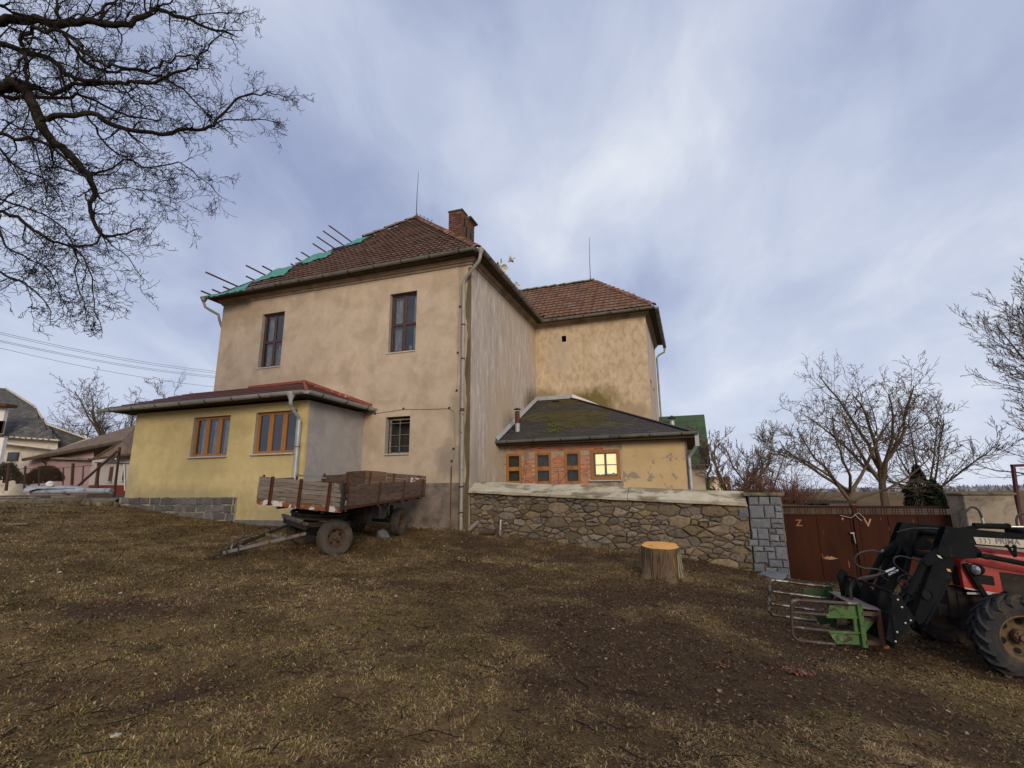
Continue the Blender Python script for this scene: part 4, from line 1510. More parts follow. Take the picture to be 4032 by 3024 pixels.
MB(H).add([(x0 + .1, 2.56, z0 + .08), (x1 - .09, 2.56, z0 + .08), (x1 - .09, 2.56, z1 - .1), (x0 + .1, 2.56, z1 - .1)], [(0, 1, 2, 3)]).build('glow_pane', M['glow'], lw)  # self-glowing sheet that makes this window yellow
b = MB(H)
V = []
n = 30
for i in range(n + 1):
    u = x0 + .12 + (x1 - x0 - .24) * i / n
    V += [(u, 2.548, z0 + .1), (u, 2.548, z0 + .14 + .05 * vn(np.array([i * .31]), np.array([2.]), .7, 3)[0] + (.03 if i > n / 2 else 0))]
b.add(V, [(2 * i, 2 * i + 2, 2 * i + 3, 2 * i + 1) for i in range(n)])
b.build('wavy_edge', M['curtain'], lw)  # wavy pale strip along the foot of the glowing pane
# exposed brickwork
def keep1(x, z):
    if z > 1.30:
        return .25 + .1 * math.sin(z * 40) < x < 3.35 and z < 1.47
    for a, c, e, f in ((.08, .2, .85, 1.0), (.76, 1.17, .2, 1.08 - .2 * abs(x - .95)), (1.75, 2.13, .2, 1.15 - .25 * abs(x - 2.0)), (2.69, 2.95, .2, 1.12)):
        if a - .02 < x < c + .02 and e < z < f:
            return True
    return False


fw_ = [o for o in bpy.data.objects if o.name.startswith('front_wall') and o.parent == sa][0]
brick_face(H, fw_, .05, 3.4, .2, 1.475, 2.45, 'x', -1, bw=.19, bh=.067, j=.012, material=M['brick'], name='annexe_brick', keep=keep1, proud=.008)

# slate roof
KS = (3.74 - 1.62) / (6.73 - 2.10)
b = MB(H)
E0, E1, T0, T1, E2 = (-.0, 2.08, 1.60), (6.13, 2.08, 1.60), (.003, 6.735, 3.73), (1.5, 6.735, 3.73), (6.13, 6.735, 1.60)
b.add([E0, E1, T1, T0, E2], [(0, 1, 2, 3), (1, 4, 2)])
lo = [(p[0], p[1], 1.50) for p in (E0, E1, E2, T0)]
b.add(lo, [(0, 3, 2, 1)])
b.add([E0, E1, (6.13, 2.08, 1.50), (0, 2.08, 1.50)], [(0, 1, 2, 3)])
b.add([E1, E2, (6.13, 6.735, 1.50), (6.13, 2.08, 1.50)], [(0, 1, 2, 3)])
sr = b.build('roof', M['soffit'], sa)


def slate_mesh(name, w, l, material):
    h = .014
    V = [(-w / 2, 0, h + .008), (w / 2, 0, h + .008), (w / 2, l, h * .4), (-w / 2, l, h * .4), (-w / 2, 0, .0), (w / 2, 0, .0)]
    return mesh_from(name, V, [(0, 1, 2, 3), (4, 5, 1, 0), (4, 0, 3), (5, 2, 1)], material)


sm1, sm2 = slate_mesh('roof_slate', .292, .19, M['slate']), slate_mesh('mossy_roof_slate', .292, .19, M['mosssl'])
LA, LB = [], []
ssl = math.sqrt(1 + KS * KS)
ex = .155
for j in range(int(4.65 * ssl / ex)):
    y = 2.07 + j * ex / ssl
    z = 1.60 + KS * (y - 2.08)
    xe = 6.13 - (y - 2.08) * (6.13 - 1.5) / (6.735 - 2.08)
    x = .08 + (j % 2) * .15
    while x < xe - .05:
        m_ = on_slope(H, (min(x, xe - .12), y, z), (1, 0, 0), (0, 1, KS), .002, .006)
        t_ = (y - 2.1) / 4.6
        my = vn(np.array([x]), np.array([y]), .8, 2)[0]
        if t_ > .20 and x < 4.4 and my > .16 + .5 * abs(x - 1.7) / 2.6 + .3 * max(0, .5 - t_):
            LB.append(m_)
        else:
            LA.append(m_)
        x += .30
pieces('roof_slate', sm1, LA, sr)
pieces('mossy_roof_slate', sm2, LB, sr, 300)
# right hip slope
b = MB(H)
b.add([(6.14, 2.08, 1.62), (6.14, 6.735, 1.62), (1.5, 6.735, 3.75)], [(0, 1, 2)])
b.build('hip_slope', M['slate'], sr)
b = MB(H)
b.bar((6.13, 2.06, 1.64), (1.5, 6.735, 3.76), .16, .02)
b.build('hip_strip', M['slate'], sr)
b = MB(H)
b.add([(.002, 2.0, 1.60), (.10, 2.0, 1.64), (.10, 6.7, 3.79), (.002, 6.7, 3.79), (.006, 2.0, 1.74), (.006, 6.7, 3.90)], [(0, 1, 2, 3), (4, 5, 2, 1)])
b.add([(.0, 6.72, 3.74), (1.52, 6.72, 3.76), (1.52, 6.735, 3.92), (0, 6.735, 3.90), (.0, 6.63, 3.72), (1.5, 6.63, 3.72)], [(0, 1, 2, 3), (4, 5, 1, 0)])
b.build('flashing', M['zinc'], sr)
b = MB(H)
b.add([(1.52, 6.71, 3.76), (2.95, 6.71, 3.13), (2.95, 6.725, 3.24), (1.52, 6.725, 3.92)], [(0, 1, 2, 3)])
b.build('white_flashing', M['white'], sr)
gutter(H, (-.02, 2.0, 1.62), (6.16, 2.0, 1.65), sa, r=.075, every=.87, material=M['gutter'])
b = MB(H)
b.box(6.06, 6.17, 2.05, 2.14, 1.25, 1.62)
b.tube([(6.11, 2.1, 1.3), (6.05, 2.15, 1.2), (5.9, 2.38, 1.02), (5.86, 2.40, .95)], .05, 10)
b.tube([(5.86, 2.40, .98), (5.86, 2.40, -1.1)], .048, 10)
b.build('downpipe', M['zinc'], sa, smooth=True)
MB(H).box(5.775, 5.83, 2.44, 2.52, -1.1, 1.5).build('corner_post', M['wold'], sa)
# stove pipe with cap
sp = MB(H)
sp.tube([(.42, 3.0, 1.9), (.42, 3.0, 2.30)], .085, 14)
st = sp.build('stove_pipe', M['zinc'], sa, smooth=True)
MB(H).tube([(.42, 3.0, 2.30), (.42, 3.0, 2.66)], .082, 14).build('pipe_sleeve', mat('brown_pipe', (.10, .035, .028), rough=.6), st, smooth=True)
b = MB(H)
b.tube([(.42, 3.0, 2.66), (.42, 3.0, 2.72)], .075, 14)
for a in (0, 2.1, 4.2):
    b.tube([(.42 + .07 * math.cos(a), 3.0 + .07 * math.sin(a), 2.7), (.42 + .07 * math.cos(a), 3.0 + .07 * math.sin(a), 2.79)], .006, 4)
b.lathe([(.13, 2.785), (.135, 2.795), (.02, 2.84), (.0, 2.84)], (.42, 3.0, 0), n=16)
b.build('rain_cap', M['wire'], st, smooth=True)
# moss cushions on the slates
for cx_, cy_, n_ in ((1.60, 3.35, 26), (1.75, 2.78, 40), (2.2, 3.0, 4), (1.25, 2.75, 4), (2.5, 3.75, 3), (1.15, 3.9, 3)):
    b = MB(H)
    for i in range(n_):
        px, py = cx_ + random.gauss(0, .16), cy_ + random.gauss(0, .10)
        pz = 1.60 + KS * (py - 2.08) + .015
        r_ = random.uniform(.02, .055)
        b.lathe([(r_ * 1.2, 0), (r_, r_ * .45), (r_ * .5, r_ * .8), (.002, r_ * .85)], (px, py, pz), n=7)
    b.build('moss_cushion', M['moss'], sr, smooth=True)
MB(H).box(.78, 1.08, 6.25, 6.29, 3.56, 3.60).build('snow_guard', M['black'], sr)

# ================================================================== green-roofed building behind
gb = thing('green_roofed_building', 'building with green metal sheet roof and stained pale wall behind the annexe', 'building', (5.9, 9, -.5), H)
b = MB(H)
b.box(4.62, 6.42, 9, 14.5, GZ, 1.10)
gw = b.build('wall', mat('stained_pale_render', (.42, .34, .26), (.48, .40, .31), 2, (.30, .15, .08), 2.2, (.62, .70), .93), gb)
KG = .80
b = MB(H)
b.add([(4.3, 8.78, 1.07), (6.62, 8.78, 1.07), (6.62, 11.8, 1.07 + KG * 3.02), (4.3, 11.8, 1.07 + KG * 3.02), (6.62, 14.8, 1.07), (4.3, 14.8, 1.07)], [(0, 1, 2, 3), (3, 2, 4, 5), (1, 4, 2)])
gr_ = b.build('roof', M['soffit'], gb)
gsl = math.sqrt(1 + KG * KG)
for j in range(7):
    for i in range(6):
        y = 8.76 + j * .55 / gsl
        x = 4.32 + i * .385 + (.0)
        bb = MB(H)
        ya_, yb_ = y, min(y + .57 / gsl, 11.8)
        za_, zb_ = 1.08 + KG * (ya_ - 8.78), 1.08 + KG * (yb_ - 8.78)
        xe = min(x + .378, 6.63)
        bb.add([(x, ya_, za_ + .04), (xe, ya_, za_ + .04), (xe, yb_, zb_ + .012), (x, yb_, zb_ + .012), (x, ya_, za_ + .01), (xe, ya_, za_ + .01), (xe - .0, yb_, zb_)], [(0, 1, 2, 3), (4, 5, 1, 0), (5, 6, 2, 1)])
        bb.build('roof_sheet', M['chassis'] if (i == 5 and j in (0, 1)) else M['green_sh'], gr_)
b = MB(H)
b.tube([(5.2, 10.9, 2.6), (5.2, 10.9, 3.15)], .11, 12)
gs = b.build('vent_pipe', M['zinc'], gb, smooth=True)
b = MB(H)
for a in (0, 2.1, 4.2):
    b.tube([(5.2 + .08 * math.cos(a), 10.9 + .08 * math.sin(a), 3.12), (5.2 + .08 * math.cos(a), 10.9 + .08 * math.sin(a), 3.3)], .008, 4)
b.lathe([(.21, 3.28), (.03, 3.40), (0, 3.40)], (5.2, 10.9, 0), n=14)
b.build('rain_cap', M['wire'], gs)
gutter(H, (4.4, 8.70, 1.03), (6.66, 8.70, 1.05), gb, r=.07)
b = MB(H)
b.tube([(6.62, 8.72, .98), (6.6, 8.75, .82), (6.47, 8.93, .66), (6.47, 8.93, -1)], .045, 8)
b.build('downpipe', M['dgreen'], gb, smooth=True)

# ================================================================== stone wall with coping
sw = thing('stone_wall', 'rubble stone wall with sloping pale coping running from the house to the gate', 'wall', (3.5, .2, -1.3), H)
b = MB(H)
b.prism([(.03, -1.5), (7.10, -2.2), (7.10, -.31), (.03, .02)], .035, .42, 'y')
core = b.build('wall_core', M['mortard'], sw)
poly = [(.03, -1.25), (7.08, -1.95), (7.08, -.32), (.03, .02)]
cells = rubble(poly, 294, .032, .165, 21, 2.0)
rr = random.Random(9)
FW = H @ Matrix.Translation((0, .04, 0))
for c in cells[:300]:
    cx_ = sum(p[0] for p in c) / len(c)
    stone_mesh(c, FW, sw, 'stone', M['stone'], rr, rr.uniform(.005, .018), (.015, .085), .05)
cells = rubble(poly, 900, .022, .05, 5, 1.6)
V, Fq = [], []
for c in cells:
    cx_, cz_ = sum(p[0] for p in c) / len(c), sum(p[1] for p in c) / len(c)
    k0 = len(V)
    for p in c:
        V.append((cx_ + (p[0] - cx_) * .84, .05, cz_ + (p[1] - cz_) * .84))
    V.append((cx_, rr.uniform(.004, .028), cz_))
    for i in range(len(c)):
        Fq.append((k0 + i, k0 + (i + 1) % len(c), k0 + len(c)))
o = MB(H).add(V, Fq).build('small_fill_stone', M['stone'], sw)
o['kind'] = 'stuff'
ca = [(.02, .08), (2.35, -.04), (4.35, -.135), (7.06, -.265)]
for (xa, za), (xb, zb_) in zip(ca, ca[1:]):
    b = MB(H)
    n = 10
    V, F = [], []
    for i in range(n + 1):
        t_ = i / n
        x = xa + .006 + (xb - xa - .012) * t_
        z = za + (zb_ - za) * t_
        j = lambda k: random.uniform(-k, k)
        V += [(x, -.11 + j(.008), z - .075 + j(.008)), (x, -.125 + j(.008), z - .01 + j(.006)), (x, .0 + j(.01), z + .055 + j(.006)), (x, .18, z + .15 + j(.008)), (x, .36, z + .245 + j(.008)), (x, .44, z + .25), (x, .44, z - .05)]
    for i in range(n):
        for k in range(7):
            k2 = (k + 1) % 7
            F.append((i * 7 + k, (i + 1) * 7 + k, (i + 1) * 7 + k2, i * 7 + k2))
    F += [tuple(range(7)), tuple(n * 7 + k for k in reversed(range(7)))]
    b.add(V, F)
    b.build('coping_slab', M['coping'], sw)

# granite gate pillar, drawn block by block
gp = thing('granite_pillar', 'grey granite block gate pillar with flat cap at the end of the stone wall', 'pillar', (7.42, .25, -1.95), H)
MB(H).box(7.10, 7.78, .0, .62, -2.3, -.125).build('pillar_core', M['mortard'], gp)
MB(H).box(7.0, 7.86, -.09, .70, -.12, -.045).build('pillar_cap', M['mosscon'], gp, bevel=.012)
BL = [(.12, .0, .36, .17), (.36, .0, .60, .17), (.60, 0, 1.0, .17 * .5), (.62, .0, 1.0, .17)]
# (u0,t0,u1,t1) in shares of the width and of the height from the top
rowsP = [
    (0, .11, [(0, .32), (.32, .66), (.66, 1)]), (.11, .27, [(0, .46), (.46, .78)]), (.11, .19, [(.78, 1)]), (.19, .27, [(.78, 1)]), (.27, .385, [(0, .62)]), (.27, .33, [(.62, 1)]), (.33, .385, [(.62, 1)]),
    (.385, .52, [(0, .18), (.18, .52)]), (.385, .44, [(.52, .74)]), (.385, .46, [(.74, 1)]), (.46, .54, [(.52, .84), (.84, 1)]), (.52, .60, [(-.12, .18), (.18, .52)]), (.54, .60, [(.52, 1)]),
    (.60, .66, [(0, .32), (.32, .66)]), (.60, .75, [(.66, 1)]), (.66, .80, [(0, .42)]), (.66, .75, [(.42, .66)]), (.75, .84, [(.42, .84), (.84, 1)]), (.84, .93, [(.66, 1)]), (.80, .90, [(-.05, .30)]), (.84, .93, [(.30, .66)]), (.93, 1.04, [(.5, 1.02)]), (.90, 1.02, [(.05, .5)])]
ZT, HH = -.125, 1.86
rr = random.Random(2)
for t0, t1, us in rowsP:
    for u0, u1 in us:
        c = [(7.10 + .68 * u0, ZT - HH * t1), (7.10 + .68 * u1, ZT - HH * t1), (7.10 + .68 * u1, ZT - HH * t0), (7.10 + .68 * u0, ZT - HH * t0)]
        stone_mesh(c, H, gp, 'block', M['granite'], rr, .011, (.03, .05), .02, rough_=.4)
for t0, t1 in ((0, .13), (.13, .27), (.27, .4), (.4, .54), (.54, .68), (.68, .84), (.84, 1)):     # face turned to the gate
    for a, c_ in ((.0, .3), (.3, .62)):
        c = [(a, ZT - HH * t1), (c_, ZT - HH * t1), (c_, ZT - HH * t0), (a, ZT - HH * t0)]
        stone_mesh(c, H @ Matrix.Translation((7.78, 0, 0)), gp, 'block', M['granite'], rr, .012, (.02, .035), .02, ax='y', rough_=.4)
rr = random.Random(8)
for (x0, x1, z0, z1) in ((6.86, 7.09, -.60, -.40), (6.95, 7.09, -.39, -.30)):
    stone_mesh([(x0, z0), (x1, z0), (x1, z1), (x0, z1)], H, sw, 'quoin', M['granite'], rr, .012, (.03, .045), .03)

# ================================================================== rusty gate
gt = thing('metal_gate', 'rusty brown double sheet-metal gate with barred top rail and two painted letters', 'gate', (9.4, .17, -1.95), H)
for k_, (xa, xb) in enumerate(((7.83, 9.19), (9.30, 10.98))):
    b = MB(H)
    b.box(xa, xb, .16, .20, -.40, -.345)
    b.box(xa, xb, .16, .20, -.56, -.52)
    b.box(xa, xb, .16, .20, -1.95, -1.91)
    b.box(xa, xa + .035, .162, .198, -1.9101, -.5201)
    b.box(xb - .035, xb, .162, .198, -1.9101, -.5201)
    lf = b.build('gate_leaf', M['rustd'], gt, bevel=.004)
    n = 3 if k_ == 0 else 3
    for i in range(n - 1 if k_ == 0 else n):
        m_ = 2 if k_ == 0 else 3
        a = xa + .036 + (xb - xa - .072) * i / m_
        c = xa + .036 + (xb - xa - .072) * (i + 1) / m_ - .006
        bb = MB(H)
        bb.box(a, c, .172, .178, -1.909, -.561)
        bb.box(c - .012, c + .003, .158, .171, -1.909, -.561)
        bb.build('sheet_panel', M['rustd'], lf)
    x = xa + .03
    i = 0
    while x < xb - .02:
        bb = MB(H)
        bb.box(x, x + .012, .174, .186, -.5199, -.4001)
        bb.build('rail_bar', M['rustd'], lf)
        x += (.05, .05, .11)[i % 3]
        i += 1
    for z in (-.485, -.44):
        MB(H).box(xa + .03, xb - .03, .1865, .192, z, z + .007).build('rail_wire', M['rustd'], lf)
MB(H).box(9.20, 9.29, .13, .22, -2.0, -.33).build('gate_post', M['rustd'], gt, bevel=.004)
b = MB(H)
b.bar((9.10, .12, -.92), (9.17, .12, -.93), .03, .03)
b.bar((9.155, .12, -.92), (9.17, .11, -1.14), .03, .012)
b.build('handle', M['silver'], gt)
M['mark'] = mat('orange_brown_mark', (.30, .13, .055), (.22, .09, .04), 9, rough=.85)
M['markp'] = mat('bare_pinkish_patch', (.42, .24, .15), (.30, .16, .09), 12, rough=.85)
for s_, x_, z_, sz, a_ in (('Z', 8.06, -.79, .20, 'mark'), ('V', 9.40, -.78, .23, 'markp')):
    fr = H @ Matrix.Translation((x_, .168 if s_ == 'Z' else .168, z_)) @ Matrix.Rotation(R(90), 4, 'X')
    text_mesh('painted_letter', s_, sz, fr, gt, M[a_], .001, .004)


def blot(frame, x, y, z, w, h, material, parent, name, n=26, seed=1):
    r_ = random.Random(seed)
    pts = [(x + math.cos(2 * math.pi * i / n) * w * r_.uniform(.12, 1), z + math.sin(2 * math.pi * i / n) * h * r_.uniform(.12, 1)) for i in range(n)]
    b = MB(frame)
    b.prism(pts, y, y + .002, 'y')
    return b.build(name, material, parent)


for i, (x, z, w, h) in enumerate(((8.66, -1.47, .17, .055), (8.50, -1.42, .04, .09), (9.0, -1.58, .025, .09), (10.05, -.97, .07, .10), (9.93, -1.0, .03, .06), (9.85, -.82, .015, .06), (9.0, -.62, .03, .05), (9.72, -.62, .01, .05), (10.3, -.66, .012, .06), (10.5, -1.55, .02, .09), (9.6, -1.35, .012, .03))):
    blot(H, x, .166, z, w, h, M['mark'] if i % 3 else M['markp'], gt, 'rust_patch', seed=i)
b = MB(H)
b.tube([(8.95, .13, -.55), (9.15, .10, -.60), (9.25, .1, -.52), (9.3, .11, -.49), (9.42, .12, -.62)], .006, 5)
b.tube([(9.22, .1, -.52), (9.28, .09, -.60), (9.34, .09, -.66)], .006, 5)
b.build('tie_wire', M['silver'], gt)

bp = thing('rendered_pillar', 'broad stained render gate pillar with thin cap behind the tractor', 'pillar', (11.4, 0, -1.95), H)
b = MB(H)
b.add([(11.06, -.32, -2.3), (11.92, -.32, -2.3), (11.92, .45, -2.3), (11.06, .45, -2.3), (11.06, -.30, -.12), (11.88, -.30, -.12), (11.88, .45, -.12), (11.06, .45, -.12)],
      [(4, 5, 6, 7), (0, 1, 5, 4), (1, 2, 6, 5), (2, 3, 7, 6), (3, 0, 4, 7)])
b.build('pillar_body', M['concrete'], bp, bevel=.015)
MB(H).box(11.03, 11.92, -.33, .48, -.119, -.075).build('pillar_cap', M['mosscon'], bp, bevel=.01)
b = MB()
q0, q1, q2 = Vector(at(2202, 1180, 11.6)), Vector(at(2188.5, 1009, 11.6)), Vector(at(2290, 1005, 11.9))
b.bar((q0.x, q0.y, -2.2), q1, .06, .06)
b.bar(q1 + Vector((-.03, 0, .03)), q2 + Vector((0, 0, .03)), .06, .06)
b.bar((q2.x, q2.y, -2.2), q2, .06, .06)
b.build('red_metal_frame', mat('red_brown_painted_pole', (.075, .022, .025), rough=.6), None, label='dark red square-tube frame standing at the right edge beyond the rendered pillar', cat='metal frame', origin=(q0.x, q0.y, -2))
#==PART3==
# ================================================================== wheels
def wheel(frame, r, w, rimr, tyre_m, rim_m, parent, lugs=0, name='wheel', tread=0, dish=.25):
    """frame: origin at the hub, local y = axle (outer side = -y)"""
    b = MB(frame)
    h = w / 2
    b.lathe([(rimr * .26, h * .3), (rimr * .24, -h * .25), (rimr * .16, -h * .32), (rimr * .14, -h * .55), (.01, -h * .58)], axis='y', n=16)
    for i in range(6):
        a = i * math.pi / 3
        b.lathe([(.012, -h * .36), (.012, -h * .2)], (math.cos(a) * rimr * .2, 0, math.sin(a) * rimr * .2), axis='y', n=6)
    o = b.build(name, rim_m, parent, smooth=True)
    b = MB(frame)
    prof = [(rimr, -h * .80), (rimr * 1.06, -h * .92), (rimr + (r - rimr) * .45, -h * 1.04), (r * .93, -h * .98), (r * .985, -h * .78), (r, -h * .45)]
    if tread:
        for i in range(tread):
            y = -h * .7 + 1.4 * h * (i + .5) / tread
            d = 1.4 * h / tread
            prof += [(r, y - d * .32), (r - .014, y - d * .22), (r - .014, y + d * .12), (r, y + d * .22)]
    prof += [(r, h * .45), (r * .985, h * .78), (r * .93, h * .98), (rimr + (r - rimr) * .45, h * 1.04), (rimr * 1.06, h * .92), (rimr, h * .80)]
    b.lathe(prof, axis='y', n=44, closed=True)
    if tread:
        for i in range(64):
            a = 2 * math.pi * i / 64
            for sgn in (-1, 1):
                c = Vector((math.cos(a) * (r - .008), sgn * h * .80, math.sin(a) * (r - .008)))
                rad = Vector((math.cos(a), 0, math.sin(a)))
                b.bar(c - Vector((0, sgn * .02, 0)), c + Vector((0, sgn * .022, 0)) - rad * .02, .018, .026, up=rad)
    if lugs:
        for i in range(lugs):
            for sgn in (-1, 1):
                a0 = 2 * math.pi * (i + (.5 if sgn > 0 else 0)) / lugs
                P_ = []
                for k in range(4):
                    t_ = k / 3
                    a = a0 + t_ * 2 * math.pi / lugs * 1.35
                    rr_ = r + .004 - (.0 if k < 3 else .055)
                    P_.append(Vector((math.cos(a) * rr_, sgn * h * (.02 + .98 * t_ * (.94 if k < 3 else 1.04)), math.sin(a) * rr_)))
                for u, v in zip(P_, P_[1:]):
                    mid = (u + v) / 2
                    b.bar(u, v + (v - u) * .06, .040, .062, up=Vector((mid.x, 0, mid.z)))
    b.build('tyre', tyre_m, o, smooth=not lugs)
    b = MB(frame)
    b.lathe([(rimr * 1.04, -h * .86), (rimr * .98, -h * .88), (rimr * .95, -h * .5), (rimr * .86, -h * .35), (rimr * .82, h * dish), (rimr * .34, h * dish), (rimr * .28, -h * .2), (rimr * .2, -h * .2),
             (rimr * .2, h * .4), (rimr * .86, h * .4), (rimr * .95, h * .5), (rimr * 1.03, h * .86)], axis='y', n=32, cap=False)
    rm_ = b.build('rim', rim_m, o, smooth=True)
    for i in range(6 if lugs else 5):
        a0 = 2 * math.pi * (i + .3) / (6 if lugs else 5)
        b = MB(frame)
        pts = [(math.cos(a0 + u) * q, math.sin(a0 + u) * q) for u, q in ((-.24, rimr * .64), (-.10, rimr * .76), (.10, rimr * .78), (.26, rimr * .70), (.2, rimr * .55), (0, rimr * .50), (-.18, rimr * .54))]
        b.prism(pts, h * dish - .004, h * dish - .001, 'y')
        b.build('rim_slot', M['black'], rm_)
    return o


def frame_from(o, x, y, z):
    x, y, z = Vector(x), Vector(y), Vector(z)
    return Matrix(((x.x, y.x, z.x, o[0]), (x.y, y.y, z.y, o[1]), (x.z, y.z, z.z, o[2]), (0, 0, 0, 1)))


# ================================================================== farm trailer
tx = Vector((.187, .982, .047)).normalized()
ty = Vector((-.982, .187, .093))
ty = (ty - tx * ty.dot(tx)).normalized()
tz = tx.cross(ty)
F = frame_from((-3.22, 9.8, -.245), tx, ty, tz)          # x to the rear, y to the far side, z up
LB_, WB = 4.38, 1.79
tr = thing('farm_trailer', 'old four-wheeled farm trailer with weathered plank sides and rusty drawbar', 'trailer', (-3.6, 11.5, -1.15))
b = MB(F)
b.box(.02, LB_ - .02, .02, WB - .02, -.035, -.005)
b.build('bed_floor', M['chassis'], tr)
# front board: five planks and a flaking steel sill, three posts
fb = MB(F)
fb.box(-.012, .02, .0, WB, -.105, -.002)
fb.add([(-.012, WB, -.105), (-.012, WB, -.002), (-.012, WB + .0, -.002)], [(0, 1, 2)])
front = fb.build('front_sill', M['rustp'], tr, bevel=.003)
rr = random.Random(4)
zz = 0.0
for i, h_ in enumerate((.088, .088, .09, .085, .082)):
    n = 10
    V, Fq = [], []
    for k in range(n + 1):
        y = .20 + (WB + .02 - .20) * k / n
        j0, j1 = rr.uniform(-.003, .003), rr.uniform(-.004, .004) - (.012 * rr.random() if i == 4 else 0)
        V += [(-.014 + rr.uniform(-.003, .003), y, zz + .004 + j0), (-.014 + rr.uniform(-.003, .003), y, zz + h_ - .003 + j1), (.016, y, zz + h_ - .003 + j1), (.016, y, zz + .004 + j0)]
    for k in range(n):
        for q in range(4):
            Fq.append((k * 4 + q, k * 4 + (q + 1) % 4, (k + 1) * 4 + (q + 1) % 4, (k + 1) * 4 + q))
    Fq += [(0, 3, 2, 1), (n * 4, n * 4 + 1, n * 4 + 2, n * 4 + 3)]
    MB(F).add(V, Fq).build('front_plank', M['plank'], front)
    zz += h_
# splintered plank ends by the corner
for i in range(5):
    z = i * .087
    y1 = .20
    y0 = (.02, .03, .02, .06, .09)[i]
    MB(F).add([(-.012, y0, z + .006), (-.012, y1, z + .004), (-.012, y1, z + .082), (-.012, y0 + .02, z + .07), (.014, y0, z + .006), (.014, y1, z + .004), (.014, y1, z + .082), (.014, y0 + .02, z + .07)],
              [(0, 1, 2, 3), (7, 6, 5, 4), (0, 4, 5, 1), (1, 5, 6, 2), (2, 6, 7, 3), (3, 7, 4, 0)]).build('broken_plank', M['plank'], front)
for y in (.27, .88, 1.50):
    b = MB(F)
    b.box(-.052, -.016, y - .027, y - .018, -.10, .452)
    b.box(-.052, -.016, y + .018, y + .027, -.10, .452)
    b.box(-.024, -.0161, y - .018, y + .018, -.10, .452)
    b.build('front_post', M['rust'], front)
# right (near) side
b = MB(F)
b.box(.0, LB_, -.018, .012, -.055, -.004)
side = b.build('side_sill', M['rust'], tr, bevel=.003)
xs_ = (.12, 1.50, 2.85, 4.10)
for j, (z0, z1) in enumerate(((0, .155), (.158, .285), (.288, .405))):
    for i, (a, c) in enumerate(zip((.14,) + xs_[1:3] + (xs_[3],), (xs_[1], xs_[2], xs_[3], LB_))):
        n = 8
        V, Fq = [], []
        for k in range(n + 1):
            x = a + .004 + (c - a - .008) * k / n
            tp = z1
            if j == 2:
                tp = z1 - (.05 * max(0, math.sin(k / n * 3.1 + 2.6)) if i == 0 else 0) - rr.uniform(0, .006) - (.035 * max(0, math.sin(k / n * 3.3)) if i == 2 else 0)
                if i == 0 and k < 3:
                    tp -= .045
            V += [(x, -.012, z0), (x, -.012 + rr.uniform(-.002, .002), tp), (x, .014, tp), (x, .014, z0)]
        for k in range(n):
            for q in range(4):
                Fq.append((k * 4 + q, k * 4 + (q + 1) % 4, (k + 1) * 4 + (q + 1) % 4, (k + 1) * 4 + q))
        Fq += [(0, 3, 2, 1), (n * 4, n * 4 + 1, n * 4 + 2, n * 4 + 3)]
        MB(F).add(V, Fq).build('side_plank', M['plankb'], side)
for x in xs_:
    b = MB(F)
    b.box(x - .022, x + .022, -.042, -.0185, -.09, .435 if x > .2 else .46)
    b.build('side_post', M['rust'], side)
MB(F).box(2.02, 2.06, -.03, -.014, .16, .44).build('strap', M['plankb'], side)
# corner fitting: mangled hinge iron and reflector
b = MB(F)
b.box(-.016, .03, -.016, .03, -.08, .46)
b.bar((.03, -.02, .06), (.07, -.03, .34), .03, .02)
b.bar((.0, -.03, .14), (.10, -.03, .16), .02, .05)
b.bar((.0, -.03, .30), (.10, -.03, .29), .02, .04)
b.build('corner_iron', M['chassis'], side)
MB(F).add([(.05, -.034, .03), (.10, -.036, .03), (.105, -.034, .24), (.055, -.032, .26)], [(0, 1, 2, 3)]).build('pale_reflector_strip', M['silver'], side)
# left (far) side and tailboard, ragged
far = MB(F)
far.box(.0, LB_, WB - .012, WB + .018, -.055, -.004)
farside = far.build('far_side_sill', M['rust'], tr)
for i in range(4):
    a, c = LB_ * i / 4 + .01, LB_ * (i + 1) / 4 - .01
    for j in range(3):
        z0, z1 = j * .14, j * .14 + .135
        if i == 0 and j == 2:
            z1 -= .03
        if i == 1 and j == 2:
            continue
        MB(F).add([(a, WB - .014, z0), (c, WB - .014, z0), (c, WB - .014, z1 + rr.uniform(-.03, .02) + (.10 if i == 3 and j == 2 else 0)), (a, WB - .014, z1 + rr.uniform(-.03, .02) + (.08 if i == 3 and j == 2 else 0)),
                   (a, WB + .012, z0), (c, WB + .012, z0), (c, WB + .012, z1), (a, WB + .012, z1)], [(0, 1, 2, 3), (7, 6, 5, 4), (3, 2, 6, 7), (0, 3, 7, 4), (1, 5, 6, 2)]).build('far_plank', M['plankb'], farside)
    MB(F).box(a + .02, a + .07, WB - .04, WB - .015, -.02, .46).build('far_post', M['rust'], farside)
MB(F).bar((1.1, WB - .03, .44), (2.3, WB - .03, .35), .03, .035).build('loose_rail', M['silver'], farside)
tail = MB(F)
tail.box(LB_ - .01, LB_ + .02, 0, WB, -.055, -.004)
tb = tail.build('tail_sill', M['rust'], tr)
for j in range(4):
    for k, (a, c) in enumerate(((0.0, .55), (.56, 1.15), (1.16, WB))):
        z0, z1 = j * .125, j * .125 + .12
        z1 += rr.uniform(-.01, .01) + (.03 if (j == 3 and k == 2) else 0)
        MB(F).box(LB_ - .012, LB_ + .014, a + .004, c - .004, z0, z1).build('tail_plank', M['plankb'], tb)
for y in (.16, .9, 1.6):
    MB(F).box(LB_ - .03, LB_ - .013, y, y + .05, -.02, .50).build('tail_post', M['rust'], tb)
MB(F).box(LB_ - .035, LB_ - .031, .02, .42, .30, .43).build('white_patch_plate', M['rustp'], tb)
